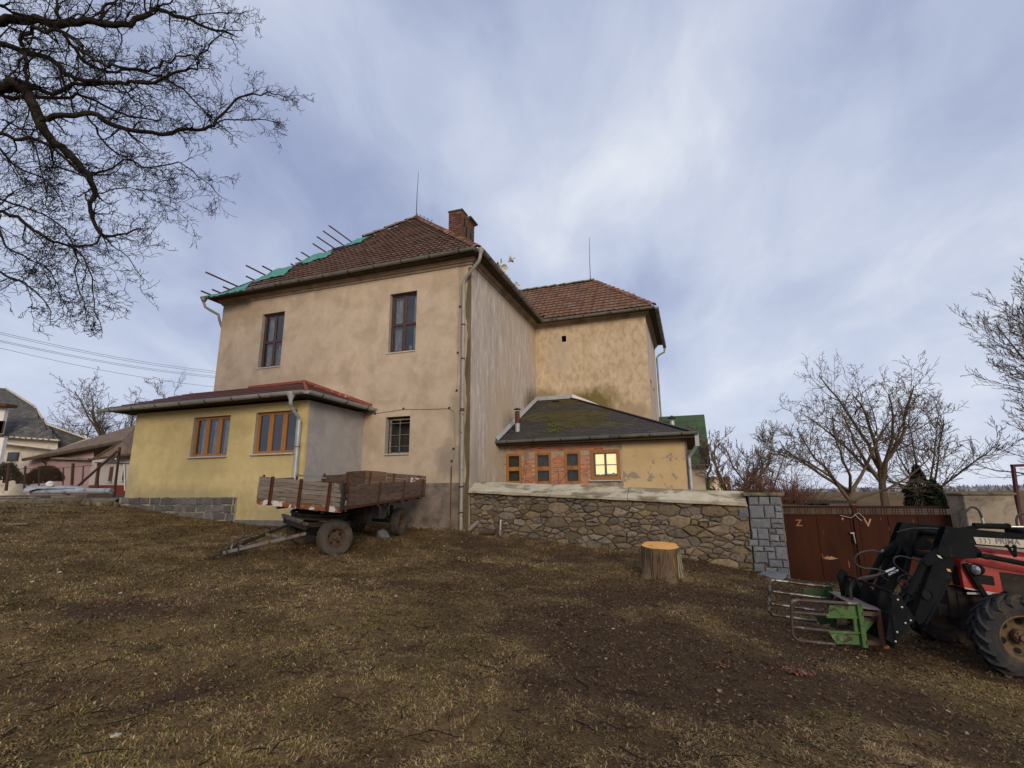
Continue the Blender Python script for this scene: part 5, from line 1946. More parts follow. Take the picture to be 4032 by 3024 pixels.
# chassis
b = MB(F)
for y in (.42, 1.37):
    b.box(.05, LB_ - .1, y - .03, y + .03, -.16, -.037)
for x in (.1, .9, 1.9, 2.9, 3.4, 4.2):
    b.box(x - .025, x + .025, .06, WB - .06, -.11, -.0371)
b.box(1.6, 2.3, .3, .75, -.42, -.16)
b.box(1.7, 1.75, .2, 1.5, -.5, -.1)
b.bar((2.6, .38, -.15), (3.0, .38, -.45), .03, .05)
b.build('chassis', M['chassis'], tr, bevel=.004)
b = MB(F)
for s_ in (.38, 1.42):
    b.bar((2.62, s_, -.14), (2.80, s_, -.40), .05, .03)
    b.bar((2.95, s_, -.14), (2.80, s_, -.40), .05, .03)
b.bar((2.9, .3, -.12), (3.9, .3, -.12), .02, .05)
b.build('spring_hanger', M['greysteel'], tr)
rc = F @ Vector((3.72, WB / 2, -.60))
axr = Vector((ty.x, ty.y, 0)).normalized()
WR = .345
rz = -1.055 + WR
nr_ = Vector((-2.93, 13.5, 0))
fr_ = nr_ + axr * 1.15
for nm_, p in (('near', nr_), ('far', fr_)):
    gz_ = float(gh(p.x, p.y)[0])
    p.z = gz_ + WR - .01
b = MB()
b.tube([nr_, fr_], .045, 10)
for p in (nr_ + axr * .22, fr_ - axr * .22):
    for k in range(4):
        b.bar(p + Vector((.187, .982, 0)) * (-.38 + .05 * k) + Vector((0, 0, .10 + .02 * k)), p + Vector((.187, .982, 0)) * (.38 - .05 * k) + Vector((0, 0, .10 + .02 * k)), .05, .014)
    b.bar(p + Vector((0, 0, 0)), p + Vector((0, 0, .42)), .08, .08)
b.build('rear_axle', M['chassis'], tr)
for p, s_ in ((nr_, 1), (fr_, -1)):
    wf = frame_from(p, Vector((axr.y, -axr.x, 0)) * s_, axr * s_, (0, 0, 1))
    wheel(wf, WR, .19, .185, M['tyre'], M['rim'], tr, tread=5)
# front bogie, turned to the left
bc = Vector((-4.05, 10.95, 0))
ax_ = Vector((-.707, .707, 0))
pn, pf = bc - ax_ * .75, bc + ax_ * .75
for p in (pn, pf):
    p.z = float(gh(p.x, p.y)[0]) + WR - .01
ax3 = (pf - pn).normalized()
fwd = Vector((-.707, -.707, 0))
b = MB()
b.tube([pn, pf], .045, 10)
mid = (pn + pf) / 2
b.bar(pn + ax3 * .25 + Vector((0, 0, .12)), pf - ax3 * .25 + Vector((0, 0, .12)), .10, .12)
for s_ in (.3, 1.2):
    c = pn + ax3 * s_ + Vector((0, 0, .22))
    b.bar(c - fwd * .45, c + fwd * .55, .07, .09)
b.bar(pn + ax3 * .22 + fwd * .5 + Vector((0, 0, .20)), pf - ax3 * .22 + fwd * .5 + Vector((0, 0, .20)), .06, .12)
b.build('front_axle', M['chassis'], tr)
tcn = Vector((bc.x, bc.y, mid.z + .30))
Tn = frame_from(tcn, tx, ty, tz)
b = MB(Tn)
b.lathe([(.50, 0), (.55, 0), (.55, .05), (.50, .05)], n=32, closed=True)
b.lathe([(.52, .07), (.57, .07), (.57, .12), (.52, .12)], n=32, closed=True)
b.box(-.5, .5, -.04, .04, .0, .11)
b.box(-.04, .04, -.5, .5, .001, .109)
b.build('turntable', M['chassis'], tr, smooth=False)
b = MB()
for k in range(2):
    c = mid + fwd * (.52 + .06 * k) + Vector((0, 0, .26 + .05 * k))
    b.bar(c - ax3 * (.62 - .1 * k), c + ax3 * (.55 - .1 * k), .05, .05)
b.build('grey_crossbar', M['greysteel'], tr)
for p, s_ in ((pn, 1), (pf, -1)):
    wf = frame_from(p, Vector((ax3.y, -ax3.x, 0)).normalized() * s_, ax3 * s_, Vector((0, 0, 1)))
    wheel(wf, WR, .19, .185, M['tyre'], M['rim'], tr, tread=5)
# drawbar
tip = Vector((-5.50, 9.66, 0))
tip.z = float(gh(tip.x, tip.y)[0]) + .05
la, ra = pf - ax3 * .35 + fwd * .5 + Vector((0, 0, .10)), pn + ax3 * .30 + fwd * .45 + Vector((0, 0, .06))
db = MB()
db.bar(ra, tip.lerp(ra, .12) + Vector((0, 0, .01)), .05, .06)
db.bar(tip.lerp(ra, .78) - ax3 * .005, tip.lerp(la, .70), .045, .045)
db.bar(tip.lerp(ra, .36), tip.lerp(la, .33), .04, .04)
dbo = db.build('drawbar', M['greysteel'], tr, bevel=.006)
MB().bar(la, tip.lerp(la, .12), .05, .06).build('drawbar_arm', M['chassis'], dbo, bevel=.006)
b = MB()
b.bar(tip.lerp(ra, .16), tip - (ra - tip).normalized() * .12 + Vector((0, 0, -.03)), .045, .04)
e_ = tip - (ra - tip).normalized() * .17 + Vector((0, 0, -.03))
b.tube([e_ + Vector((math.cos(a) * .045, math.sin(a) * .045, 0)) for a in np.linspace(0, 2 * math.pi, 13)[:-1]], .014, 6, closed=True)
b.build('tow_eye', M['chassis'], dbo)


def arc_pts(c, u, v, a0, a1, n=16):
    return [Vector(c) + Vector(u) * math.cos(a) + Vector(v) * math.sin(a) for a in np.linspace(a0, a1, n)]


m1 = tip.lerp(la, .5)
dv = (la - tip).normalized()
b = MB()
b.tube(arc_pts(m1 + Vector((.05, 0, .06)), dv * .34, (.02, -.05, .13), -.4, 3.9, 20), .012, 6)
b.tube(arc_pts(tip.lerp(ra, .30) + Vector((-.02, 0, .07)), dv * .26, (.0, -.03, .12), .0, 5.6, 22), .011, 6)
b.tube(arc_pts(tip.lerp(ra, .34) + Vector((0, 0, .06)), dv * .13, (.03, -.02, .10), .4, 5.2, 14), .010, 6)
b.build('brake_hose', M['hose'], dbo, smooth=True)
q = tip.lerp(ra, .20) + Vector((0, 0, .05))
MB().tube([q, q + Vector((.02, 0, .09))], .012, 6).build('hose_coupling', M['silver'], dbo)
# chock stone
def rock(c, sx, sy, sz, name, material, label=None, cat=None, parent=None, seed=0, group=None, sub=2, sharp=.25):
    rr_ = random.Random(seed)
    import bmesh
    bm = bmesh.new()
    bmesh.ops.create_icosphere(bm, subdivisions=sub, radius=1)
    off = [rr_.uniform(0, 10) for _ in range(3)]
    for v in bm.verts:
        n_ = math.sin(v.co.x * 3 + off[0]) * math.sin(v.co.y * 3.3 + off[1]) * math.sin(v.co.z * 2.9 + off[2])
        k = 1 + sharp * n_ + rr_.uniform(-.05, .05)
        v.co = Vector((max(-.8, min(.8, v.co.x)) * sx * k, max(-.8, min(.8, v.co.y)) * sy * k, max(-.8, min(.85, v.co.z)) * sz * k))
    me = bpy.data.meshes.new(name)
    bm.to_mesh(me)
    bm.free()
    me.materials.append(material)
    o = link(name, me, parent, Matrix.Translation(c) @ Matrix.Rotation(rr_.uniform(0, 3), 4, 'Z'))
    return props(o, label, cat, group)


def on_ground(x, y, lift=0.0):
    """where the ray through a spot meets the ground"""
    d = ray(x, y)
    Y = 2.0
    while Y < 60:
        p = d * Y
        if p[2] < float(gh(p[0], p[1])[0]):
            break
        Y += .05
    p = d * Y
    return Vector((p[0], p[1], float(gh(p[0], p[1])[0]) + lift))


c = nr_ + Vector((-.30, -.42, 0))
rock((c.x, c.y, float(gh(c.x, c.y)[0]) + .09), .19, .14, .16, 'chock_stone', M['chock'], 'grey block of stone wedged beside the rear trailer wheel', 'stone', seed=3, sub=1, sharp=.35)

# ================================================================== tractor with front loader and bale clamp
U = Vector((-.985, .17, 0)).normalized()
Kf = frame_from((5.11, 6.2, 0), U, Vector((-U.y, U.x, 0)), (0, 0, 1))     # x forward, y towards the viewer, z from eye height
tk = thing('tractor', 'red tractor with black front loader and muddy front wheels, cut off by the right edge', 'tractor', (-.5, -.3, -1.95), Kf)


def P(u, z, y=0.0):
    return (u, y, z)


def arm(y0, y1, nm):
    """one loader arm (box section) between two offsets"""
    b = MB(Kf)
    b.prism([(0.0, -.43), (-1.6, -.60), (-1.6, -.745), (-.22, -.635), (-.10, -.66)], y0, y1, 'y')
    a = b.build(nm, M['loader'], tk, bevel=.006)
    b = MB(Kf)
    n = 24
    b.prism([(.0, -.62), (.145, -.70), (.505, -1.45), (.47, -1.52), (.41, -1.50), (.02, -.93), (-.02, -.78)], y0 + .002, y1 - .002, 'y')
    b.prism([(.07, -.985), (.03, -1.0), (.375, -1.52), (.41, -1.51)], y0 - .015, y1 - .0021, 'y')
    b.build('lower_arm', M['loader'], a, bevel=.006)
    b = MB(Kf)
    b.prism([(.015, -.425), (-.09, -.445), (-.30, -.71), (-.32, -.77), (-.20, -.785), (.09, -.78), (.16, -.72), (.12, -.63)], y1, y1 + .012, 'y')
    b.prism([(.015, -.425), (-.09, -.445), (-.30, -.71), (-.32, -.77), (-.20, -.785), (.09, -.78), (.16, -.72), (.12, -.63)], y0 - .012, y0, 'y')
    b.build('gusset_plate', M['loader'], a, bevel=.004)
    # tilt cylinder with its bracket
    yc = (y0 + y1) / 2 + .01
    b = MB(Kf)
    b.prism([(.14, -.70), (.21, -.75), (.32, -.84), (.28, -.88), (.18, -.85), (.10, -.80)], yc - .045, yc + .05, 'y')
    b.tube([P(.27, -.82, yc), P(.50, -1.20, yc)], .040, 14)
    b.tube([P(.50, -1.20, yc), P(.60, -1.36, yc)], .020, 10)
    b.build('tilt_cylinder', M['loader'], a, bevel=.003)
    return a


near = arm(-.11, .0, 'loader_arm')
fara = arm(-1.02, -.91, 'loader_arm')
b = MB(Kf)
b.prism([(.335 + .052 * math.cos(t_), -1.19 + .052 * math.sin(t_)) for t_ in np.linspace(0, 2 * math.pi, 25)[:-1]], -.002, .002, 'y')
b.build('round_opening', M['black'], near)
b = MB(Kf)
b.lathe([(.052, 0), (.060, 0), (.060, .012), (.052, .012)], (.335, .003, -1.19), axis='y', n=24, closed=True)
b.build('opening_ring', M['loader'], near)
b = MB(Kf)
b.box(-1.6, -.255, .0005, .003, 0, 0)
lab = MB(Kf)
lab.prism([(-.25, -.545), (-1.6, -.662 + .04), (-1.6, -.735), (-.27, -.622)], .0005, .003, 'y')
lbo = lab.build('label_plate', mat('cream_label', (.52, .47, .37), (.44, .40, .32), 9, (.25, .22, .18), 12, (.6, .7), .6), near)
M['letter'] = mat('faded_label_letters', (.20, .19, .17), (.14, .13, .12), 20, rough=.7)
ldir = (Vector((-1.6, 0, -.66)) - Vector((-.25, 0, -.575))).normalized()
zup = Vector((ldir.z, 0, -ldir.x))
lf_ = Kf @ frame_from((-.46, .0035, -.616), ldir, zup, ldir.cross(zup))
text_mesh('label_text', 'PRIMA', .088, lf_, lbo, M['letter'], .001, .002)
for k in range(3):
    c_ = Vector((-.30 - .045 * k, .0042, -.585 - .003 * k))
    b = MB(Kf)
    b.tube([c_ + Vector((-.02 * math.cos(a) , 0, .03 * math.sin(a))) for a in np.linspace(-1.2, 1.2, 8)], .004, 4)
    b.build('label_chevron', M['letter'], lbo)
for (u, z) in ((-.275, -.745), (-.300, -.75)):
    MB(Kf).lathe([(.014, 0), (.014, .012), (.004, .016)], (u, .014, z), axis='y', n=8).build('bolt', M['chrome'], near)
b = MB(Kf)
b.prism([(.17, -.745), (.135, -.76), (.12, -.79), (.155, -.775)], .013, .016, 'y')
b.build('white_sticker', M['white'], near)
MB(Kf).prism([(.09, -.90), (.055, -.905), (.045, -.935), (.08, -.93)], .003, .006, 'y').build('orange_sticker', mat('orange_sticker', (.7, .33, .13), rough=.6), near)
# lift cylinder along the bonnet
b = MB(Kf)
b.tube([P(-.26, -.745, .035), P(-.34, -.765, .035)], .03, 10)
b.tube([P(-.30, -.75, .035), P(-1.7, -1.04, .035)], .028, 12)
b.build('lift_cylinder', M['loader'], near, smooth=True)
# cross tubes
b = MB(Kf)
b.tube([P(.06, -.80, -.95), P(.06, -.80, -.05)], .045, 12)
b.tube([P(-.20, -.56, -.95), P(-.20, -.56, -.05)], .035, 12)
b.box(.46, .50, -1.0, -.02, -1.50, -1.42)
b.tube([P(.05, -.55, -.60), P(.25, -1.12, -.60)], .032, 10)
b.tube([P(.10, -.74, -.85), P(.42, -1.2, -.80)], .02, 8)
b.build('cross_tube', M['loader'], tk, smooth=True)
# attachment carrier at the foot of the arms
car = MB(Kf)
for y in (-1.0, -.70, -.28, .0):
    car.prism([(.50, -1.46), (.63, -1.20), (.70, -1.19), (.84, -1.68), (.76, -1.74), (.60, -1.55)], y, y + .02, 'y')
car.prism([(.90, -1.02), (.84, -1.06), (.80, -1.45), (.86, -1.60), (.93, -1.55), (.96, -1.1)], -.78, -.74, 'y')
car.prism([(.88, -1.10), (.84, -1.10), (.66, -1.50), (.72, -1.52)], -.5, -.47, 'y')
car.tube([P(.86, -1.10, -.72), P(.66, -1.19, -.10)], .018, 8)
car.tube([P(.62, -1.50, -1.0), P(.62, -1.50, .0)], .03, 10)
car.box(.74, .77, -1.0, .02, -1.78, -1.40)
carrier = car.build('tool_carrier', M['loader'], tk, bevel=.003)
for (u, z, y) in ((.66, -1.25, .022), (.63, -1.33, .022), (.62, -1.50, .024), (.75, -1.70, .022), (.72, -1.60, .022), (.80, -1.5, -.46), (.56, -1.47, .022)):
    MB(Kf).lathe([(.013, 0), (.013, .01), (.004, .014)], (u, y, z), axis='y', n=8).build('bolt', M['chrome'], carrier)


def smooth_path(pts, n=8):
    pts = [Vector(p) for p in pts]
    out = []
    for i in range(len(pts) - 1):
        p0, p1, p2, p3 = pts[max(i - 1, 0)], pts[i], pts[i + 1], pts[min(i + 2, len(pts) - 1)]
        for k in range(n):
            t_ = k / n
            out.append(.5 * ((2 * p1) + (-p0 + p2) * t_ + (2 * p0 - 5 * p1 + 4 * p2 - p3) * t_ ** 2 + (-p0 + 3 * p1 - 3 * p2 + p3) * t_ ** 3))
    out.append(pts[-1])
    return out


for i, (pts, r_) in enumerate((([P(.28, -.80, -.93), P(.47, -.79, -.6), P(.60, -.765, -.55), (.78, -.5, -.80), (.84, -.5, -.90), (.76, -.5, -.97), (.60, -.5, -.985), (.50, -.5, -1.02), (.47, -.5, -1.08)], .011),
                               ([(.40, -.45, -.84), (.32, -.45, -.82), (.24, -.35, -.84), (.10, -.15, -.88)], .011),
                               ([(.40, -.45, -.84), (.40, -.45, -.92), (.30, -.4, -1.02), (.18, -.3, -1.10), (.20, -.3, -1.12)], .010),
                               ([(-.40, -.45, -.46), (-.46, -.45, -.34), (-.51, -.45, -.26), (-.58, -.45, -.22), (-.64, -.45, -.27), (-.66, -.45, -.39)], .013),
                               ([(.92, -.55, -1.36), (.90, -.55, -1.20), (.80, -.5, -1.10), (.62, -.5, -1.06), (.50, -.5, -1.02)], .016),
                               ([(.90, -.60, -1.38), (.87, -.60, -1.24), (.78, -.55, -1.13), (.62, -.55, -1.09), (.50, -.55, -1.06)], .016),
                               ([(.12, -.85, -.56), (.02, -.75, -.51), (-.12, -.6, -.49), (-.30, -.5, -.50)], .012),
                               ([(.55, -.5, -.95), (.56, -.5, -1.05), (.48, -.5, -1.12)], .010),
                               ([(.35, -.4, -1.25), (.42, -.4, -1.10), (.32, -.4, -1.03), (.20, -.4, -1.08), (.12, -.4, -1.16)], .010),
                               ([(-1.02, -.45, -.50), (-1.03, -.45, -.36), (-1.10, -.45, -.30), (-1.2, -.45, -.36), (-1.22, -.45, -.48)], .013))):
    p_ = [Vector(q) for q in pts]
    MB(Kf).tube(smooth_path(p_, 6), r_, 8).build('hydraulic_hose', M['hose'], tk, smooth=True)
for (p, q, r_) in (((.50, -.5, -1.02), (.38, -.5, -.97), .018), ((.47, -.52, -1.06), (.34, -.52, -1.0), .018), ((.30, -.9, -.80), (.36, -.8, -.795), .014), ((.17, -.25, -.86), (.10, -.18, -.885), .014), ((-.655, -.45, -.35), (-.66, -.45, -.42), .018)):
    MB(Kf).tube([p, q], r_, 10).build('hose_fitting', M['chrome'], tk, smooth=True)
b = MB(Kf)
b.tube([(-.55, -.45, -.445), (-.90, -.45, -.455)], .035, 14)
b.tube([(-.90, -.45, -.455), (-.93, -.45, -.457)], .042, 14)
b.bar((-.40, -.45, -.50), (-.62, -.45, -.45), .05, .05)
uc = b.build('upper_cylinder', M['loader'], tk, smooth=True)
MB(Kf).tube([(-.93, -.45, -.457), (-1.15, -.45, -.46)], .016, 10).build('piston_rod', M['chrome'], uc, smooth=True)
MB(Kf).box(-1.6, -.97, -.62, -.30, -.58, -.475).build('battery_box', M['loader'], tk, bevel=.02)

# bonnet
HY0, HY1 = -.73, -.18
bon = MB(Kf)
sec = []


def hood_sec(u, top, bot, y0, y1, rad=.07):
    pts = []
    for (cy_, cz_, a0, a1) in ((y1 - rad, top - rad, 0, math.pi / 2), (y0 + rad, top - rad, math.pi / 2, math.pi)):
        for a in np.linspace(a0, a1, 6):
            pts.append((u, cy_ + rad * math.cos(a), cz_ + rad * math.sin(a)))
    pts = [(u, y1, bot)] + pts + [(u, y0, bot)]
    return pts


st_ = [(-.165, -.86, -1.14, .06), (-.175, -.80, -1.14, .07), (-.20, -.70, -1.145, .08), (-.26, -.665, -1.15, .08), (-.5, -.685, -1.19, .08), (-.9, -.74, -1.0, .08), (-1.9, -.88, -1.15, .08)]
V, Fq = [], []
for (u, t_, bo, rad) in st_:
    V += hood_sec(u, t_, bo, HY0, HY1, rad)
k = len(V) // len(st_)
for i in range(len(st_) - 1):
    for j in range(k - 1):
        Fq.append((i * k + j, i * k + j + 1, (i + 1) * k + j + 1, (i + 1) * k + j))
Fq.append(tuple(range(k)))
Fq.append(tuple((len(st_) - 1) * k + j for j in reversed(range(k))))
bon.add(V, Fq)
bonnet = bon.build('bonnet', M['redp'], tk, smooth=True)
b = MB(Kf)
b.box(-.53, -.18, HY1, HY1 + .008, -1.205, -1.195 + .012)
b.prism([(-.165, -1.145), (-.52, -1.205), (-.52, -1.19), (-.165, -1.13)], HY1 + .0005, HY1 + .01, 'y')
b.build('trim_strip', M['sill'], bonnet)
b = MB(Kf)
b.tube([(-.24, HY1 + .004, -.835), (-.5, HY1 + .004, -.90), (-.9, HY1 + .003, -.965), (-1.6, HY1 + .003, -1.07)], .008, 6)
b.build('moulding', M['redp'], bonnet, smooth=True)
b = MB(Kf)
rp = []
for (cx_, cz_, a0) in ((-.33, -1.015, 0), (-.465, -1.035, math.pi / 2)):
    pass
b.prism([(-.30, -.985), (-.315, -.975), (-.475, -1.0), (-.487, -1.012), (-.487, -1.095), (-.475, -1.105), (-.33, -1.085), (-.315, -1.075)], HY1 + .0006, HY1 + .005, 'y')
b.build('side_grille', M['black'], bonnet)
b = MB(Kf)
b.prism([(-.53, -.92), (-.54, -.94), (-1.9, -1.15), (-1.9, -1.7), (-.55, -1.62), (-.52, -1.2)], HY0 + .06, HY1 - .05, 'y')
b.prism([(-.55, -.945), (-1.9, -1.12), (-1.9, -1.2), (-.9, -1.25), (-.55, -1.16)], HY1 - .03, HY1 + .0012, 'y')
b.box(-1.9, -.15, -.62, -.30, -1.62, -1.20)
b.box(-.22, -.06, -.60, -.32, -1.50, -1.16)
b.build('engine_block', M['chassis'], tk, bevel=.01)
b = MB(Kf)
b.prism([(-.165, -.90), (-.155, -.90), (-.155, -1.12), (-.165, -1.12)], HY0 + .05, HY1 - .06, 'y')
b.build('front_grille', M['black'], bonnet)
MB(Kf).prism([(-.14, -1.02), (-.145, -1.13), (-.09, -1.13), (-.085, -1.02)], -.34, -.337, 'y').build('yellow_plate', mat('yellow_plate', (.42, .24, .02), rough=.6), tk)
# headlamp
hl = MB(Kf)
hl.lathe([(.035, -.07), (.06, -.045), (.068, -.0), (.068, .012), (.060, .014)], (0, 0, 0), axis='y', n=20)
hf = Kf @ Matrix.Translation((-.27, -.09, -.92)) @ Matrix.Rotation(R(-62), 4, 'Z')
b = MB(hf)
b.lathe([(.03, -.09), (.055, -.06), (.066, .0), (.068, .012), (.060, .014)], axis='y', n=20)
lamp = b.build('headlamp', M['loader'], tk, smooth=True)
b = MB(hf)
b.lathe([(.058, .0125), (.045, .022), (.02, .028), (.002, .029)], axis='y', n=20)
b.build('lens', M['lamp'], lamp, smooth=True)
MB(Kf).bar((-.30, -.17, -.93), (-.28, -.10, -.93), .03, .03).build('lamp_bracket', M['loader'], lamp)
# brace and exhaust fittings on top
b = MB(Kf)
b.bar((-.20, -.14, -.86), (-.36, -.14, -1.26), .03, .05)
b.build('support_bracket', M['loader'], tk)
b = MB(Kf)
b.bar((-.56, .02, -.63), (-.62, .02, -.76), .02, .025)
b.bar((-.64, .02, -.63), (-.62, .02, -.76), .02, .025)
b.build('support_bracket', M['loader'], tk)
MB(Kf).box(-.75, -.30, -.14, -.11, -1.32, -1.24).build('support_bracket', M['loader'], tk)
# front axle, wheels
gN = float(gh(*(Kf @ Vector((-.30, .10, 0)))[:2])[0])
gF = float(gh(*(Kf @ Vector((-.34, -1.02, 0)))[:2])[0])
WRt = .405
cN, cF = Vector((-.42, .16, gN + WRt - .015)), Vector((-.34, -1.05, gF + WRt - .015))
b = MB(Kf)
b.tube([cN, cF], .06, 12)
b.tube([cN + Vector((.06, -.1, -.02)), cF + Vector((.06, .1, -.02))], .018, 8)
b.bar((-.40, -.46, cN.z), (-.40, -.46, -1.25), .22, .16)
b.bar((.05, -.45, -1.42), (-1.2, -.45, -1.42), .2, .12)
b.build('front_axle', M['chassis'], tk)
for c_, s_ in ((cN, 1), (cF, -1)):
    y_ = (Kf @ c_)
    fy_ = Vector((-U.y, U.x, 0))
    fr_t = frame_from(y_, U * -s_, -fy_ * s_, (0, 0, 1)) @ Matrix.Rotation(R(-6), 4, 'Z')
    wheel(fr_t, WRt, .27, .235, M['tyred'], M['mudrim'], tk, lugs=18, name='front_wheel', dish=.30)
# rear of the tractor, out of the picture but part of the machine
b = MB(Kf)
b.box(-2.9, -1.9, -.80, -.10, -1.35, -.75)
b.build('transmission', M['chassis'], tk, bevel=.03)
gR = float(gh(*(Kf @ Vector((-2.45, .2, 0)))[:2])[0])
for y_, s_ in ((.25, 1), (-1.15, -1)):
    fr_t = frame_from(Kf @ Vector((-2.45, y_, gR + .66)), U * -s_, Vector((U.y, -U.x, 0)) * s_, (0, 0, 1))
    wheel(fr_t, .68, .36, .40, M['tyred'], M['mudrim'], tk, lugs=20, name='rear_wheel', dish=.30)
    b = MB(Kf)
    pts = [(-2.45 + .76 * math.cos(a), gR + .66 + .76 * math.sin(a)) for a in np.linspace(.2, 2.8, 12)]
    b.prism(pts + [(-2.45 + .73 * math.cos(a), gR + .66 + .73 * math.sin(a)) for a in np.linspace(2.8, .2, 12)], y_ - .2, y_ + .2, 'y')
    b.build('mudguard', M['redp'], tk, smooth=True)
b = MB(Kf)
b.box(-3.0, -1.75, -.95, .05, .30, .36)
for u, y_ in ((-1.8, .02), (-1.8, -.92), (-2.95, .02), (-2.95, -.92)):
    b.bar((u, y_, -.9), (u, y_, .3), .05, .05)
b.build('cab_frame', M['redp'], tk)

# bale clamp: two tined jaws, green brackets, brown frame
bcm = thing('bale_clamp', 'green bale clamp with bent tubular tines lying on the ground in front of the loader', 'bale clamp', (1.2, -.4, -1.85), Kf)


def jaw(y, bars, tube_m, name, dx=0, dz=0, r_=.020):
    b = MB(Kf)
    out = bars[0]
    b.tube(smooth_path([(u + dx, y, z + dz) for u, z in out], 4), r_, 10)
    o = b.build(name, tube_m, bcm, smooth=True)
    for (p, q) in bars[1:]:
        MB(Kf).tube([(p[0] + dx, y, p[1] + dz), (q[0] + dx, y, q[1] + dz)], r_ * .9, 10).build('tine', tube_m, o, smooth=True)
    return o


nj = jaw(-.22, [[(.98, -1.352), (1.30, -1.342), (1.64, -1.33), (1.70, -1.335), (1.735, -1.365), (1.745, -1.45), (1.76, -1.66), (1.755, -1.74), (1.70, -1.79), (1.62, -1.795), (1.30, -1.82)], ((1.73, -1.47), (1.33, -1.49)), ((1.75, -1.64), (1.33, -1.67))], M['barrust'], 'near_jaw')
fj = jaw(-1.02, [[(.95, -1.30), (1.33, -1.26), (1.64, -1.225), (1.70, -1.225), (1.735, -1.255), (1.755, -1.4), (1.785, -1.58), (1.775, -1.64), (1.72, -1.675), (1.5, -1.70), (1.2, -1.74)], ((1.71, -1.37), (1.04, -1.44)), ((1.745, -1.53), (1.1, -1.61))], M['barshine'], 'far_jaw')
b = MB(Kf)
b.prism([(1.31, -1.375), (1.01, -1.375), (1.01, -1.51), (1.34, -1.50)], -.225, -.215, 'y')
b.build('jaw_plate', M['greenp'], nj)
b = MB(Kf)
b.prism([(1.35, -1.69), (1.03, -1.70), (1.03, -1.81), (1.28, -1.81)], -.225, -.215, 'y')
b.build('jaw_plate', M['greenp'], nj)
b = MB(Kf)
b.box(.955, 1.01, -.26, -.18, -1.835, -1.345)
b.box(1.0, 1.36, -.235, -.20, -1.52, -1.49)
b.box(1.0, 1.36, -.235, -.20, -1.69, -1.665)
b.box(1.03, 1.07, -.235, -.20, -1.665, -1.52)
b.build('jaw_post', M['greenp'], nj, bevel=.004)
MB(Kf).prism([(.955, -1.50), (.80, -1.51), (.955, -1.68)], -.226, -.214, 'y').build('gusset', M['greenp'], nj)
b = MB(Kf)
b.prism([(1.33, -1.31), (1.04, -1.33), (1.03, -1.42), (1.30, -1.40)], -1.03, -1.01, 'y')
b.prism([(1.22, -1.66), (1.04, -1.62), (1.0, -1.75), (1.15, -1.78)], -1.03, -1.01, 'y')
b.tube([(.99, -1.02, -1.28), (.99, -1.02, -1.80)], .045, 12)
b.build('far_bracket', M['dgreen'], fj)
b = MB(Kf)
b.box(.735, .80, -.24, -.16, -1.83, -1.42)
fro = b.build('clamp_frame', M['brownst'], bcm, bevel=.004)
MB(Kf).box(.735, .80, -1.06, -.98, -1.83, -1.40).build('clamp_frame', M['brownst'], bcm, bevel=.004)
b = MB(Kf)
b.add([(.74, -.15, -1.405), (1.0, -.24, -1.39), (1.02, -1.04, -1.335), (.80, -1.06, -1.37), (.74, -.15, -1.415), (1.0, -.24, -1.40), (1.02, -1.04, -1.345), (.80, -1.06, -1.38)],
      [(0, 1, 2, 3), (7, 6, 5, 4), (0, 4, 5, 1), (1, 5, 6, 2), (2, 6, 7, 3), (3, 7, 4, 0)])
b.build('top_plate', M['pinkst'], fro)
b = MB(Kf)
for z in (-1.45, -1.77):
    b.box(.78, .99, -.95, -.88, z - .03, z + .03)
    b.box(.78, .97, -.22, -.17, z - .025, z + .02)
b.box(.80, .86, -1.0, -.2, -1.80, -1.74)
b.box(.80, .86, -1.0, -.2, -1.50, -1.44)
b.tube([(.86, -.6, -1.5), (1.05, -.95, -1.6)], .035, 10)
b.build('clamp_beam', mat('dull_brown_beam', (.12, .085, .055), (.07, .05, .035), 6, rough=.8), fro)
b = MB(Kf)
b.bar((.90, -.70, -1.37), (.88, -.70, -1.27), .03, .05)
b.bar((.86, -.70, -1.35), (.93, -.70, -1.35), .03, .02)
b.build('hinge_lug', M['chassis'], fro)

# ================================================================== stump, logs, slabs, litter
sp_ = on_ground(1432, 1232)
SY = 10.35
s0 = at(1430, 1240, SY)
sg = float(gh(s0[0], s0[1])[0])
ztop = float(at(1430, 1178, SY)[2])
sb = MB()
V, Fq = [], []
n = 40
rr = random.Random(12)
ph = [rr.uniform(0, 6) for _ in range(6)]
rows_ = [(-.10, 1.6), (.02, 1.36), (.10, 1.18), (.22, 1.07), (.40, 1.01), (ztop - sg - .015, 1.0), (ztop - sg, .985)]
for z, k in rows_:
    for i in range(n):
        a = 2 * math.pi * i / n
        fl = 1 + (k - 1) * (.6 + .75 * math.sin(a * 5 + ph[0])) + .045 * math.sin(a * 7 + ph[1] + z * 2) + .03 * math.sin(a * 13 + ph[2] + z * 5)
        r_ = .345 * fl
        V.append((s0[0] + math.cos(a) * r_, s0[1] + math.sin(a) * r_, sg + z + (.045 * math.sin(a) + .006 * math.sin(a * 3 + 1) if z > .45 else 0)))
m_ = len(rows_)
for i in range(m_ - 1):
    for j in range(n):
        Fq.append((i * n + j, i * n + (j + 1) % n, (i + 1) * n + (j + 1) % n, (i + 1) * n + j))
sb.add(V, Fq)
stump = sb.build('tree_stump', M['stumpb'], None, smooth=True, label='freshly sawn tree stump with orange cut face in front of the stone wall', cat='tree stump', origin=(s0[0], s0[1], sg))
b = MB()
top = V[-n:]
b.add([(s0[0], s0[1], ztop + .012)] + [(p[0], p[1], p[2] + .001) for p in top], [(0, i + 1, (i + 1) % n + 1) for i in range(n)])
b.build('cut_face', M['stumpt'], stump)
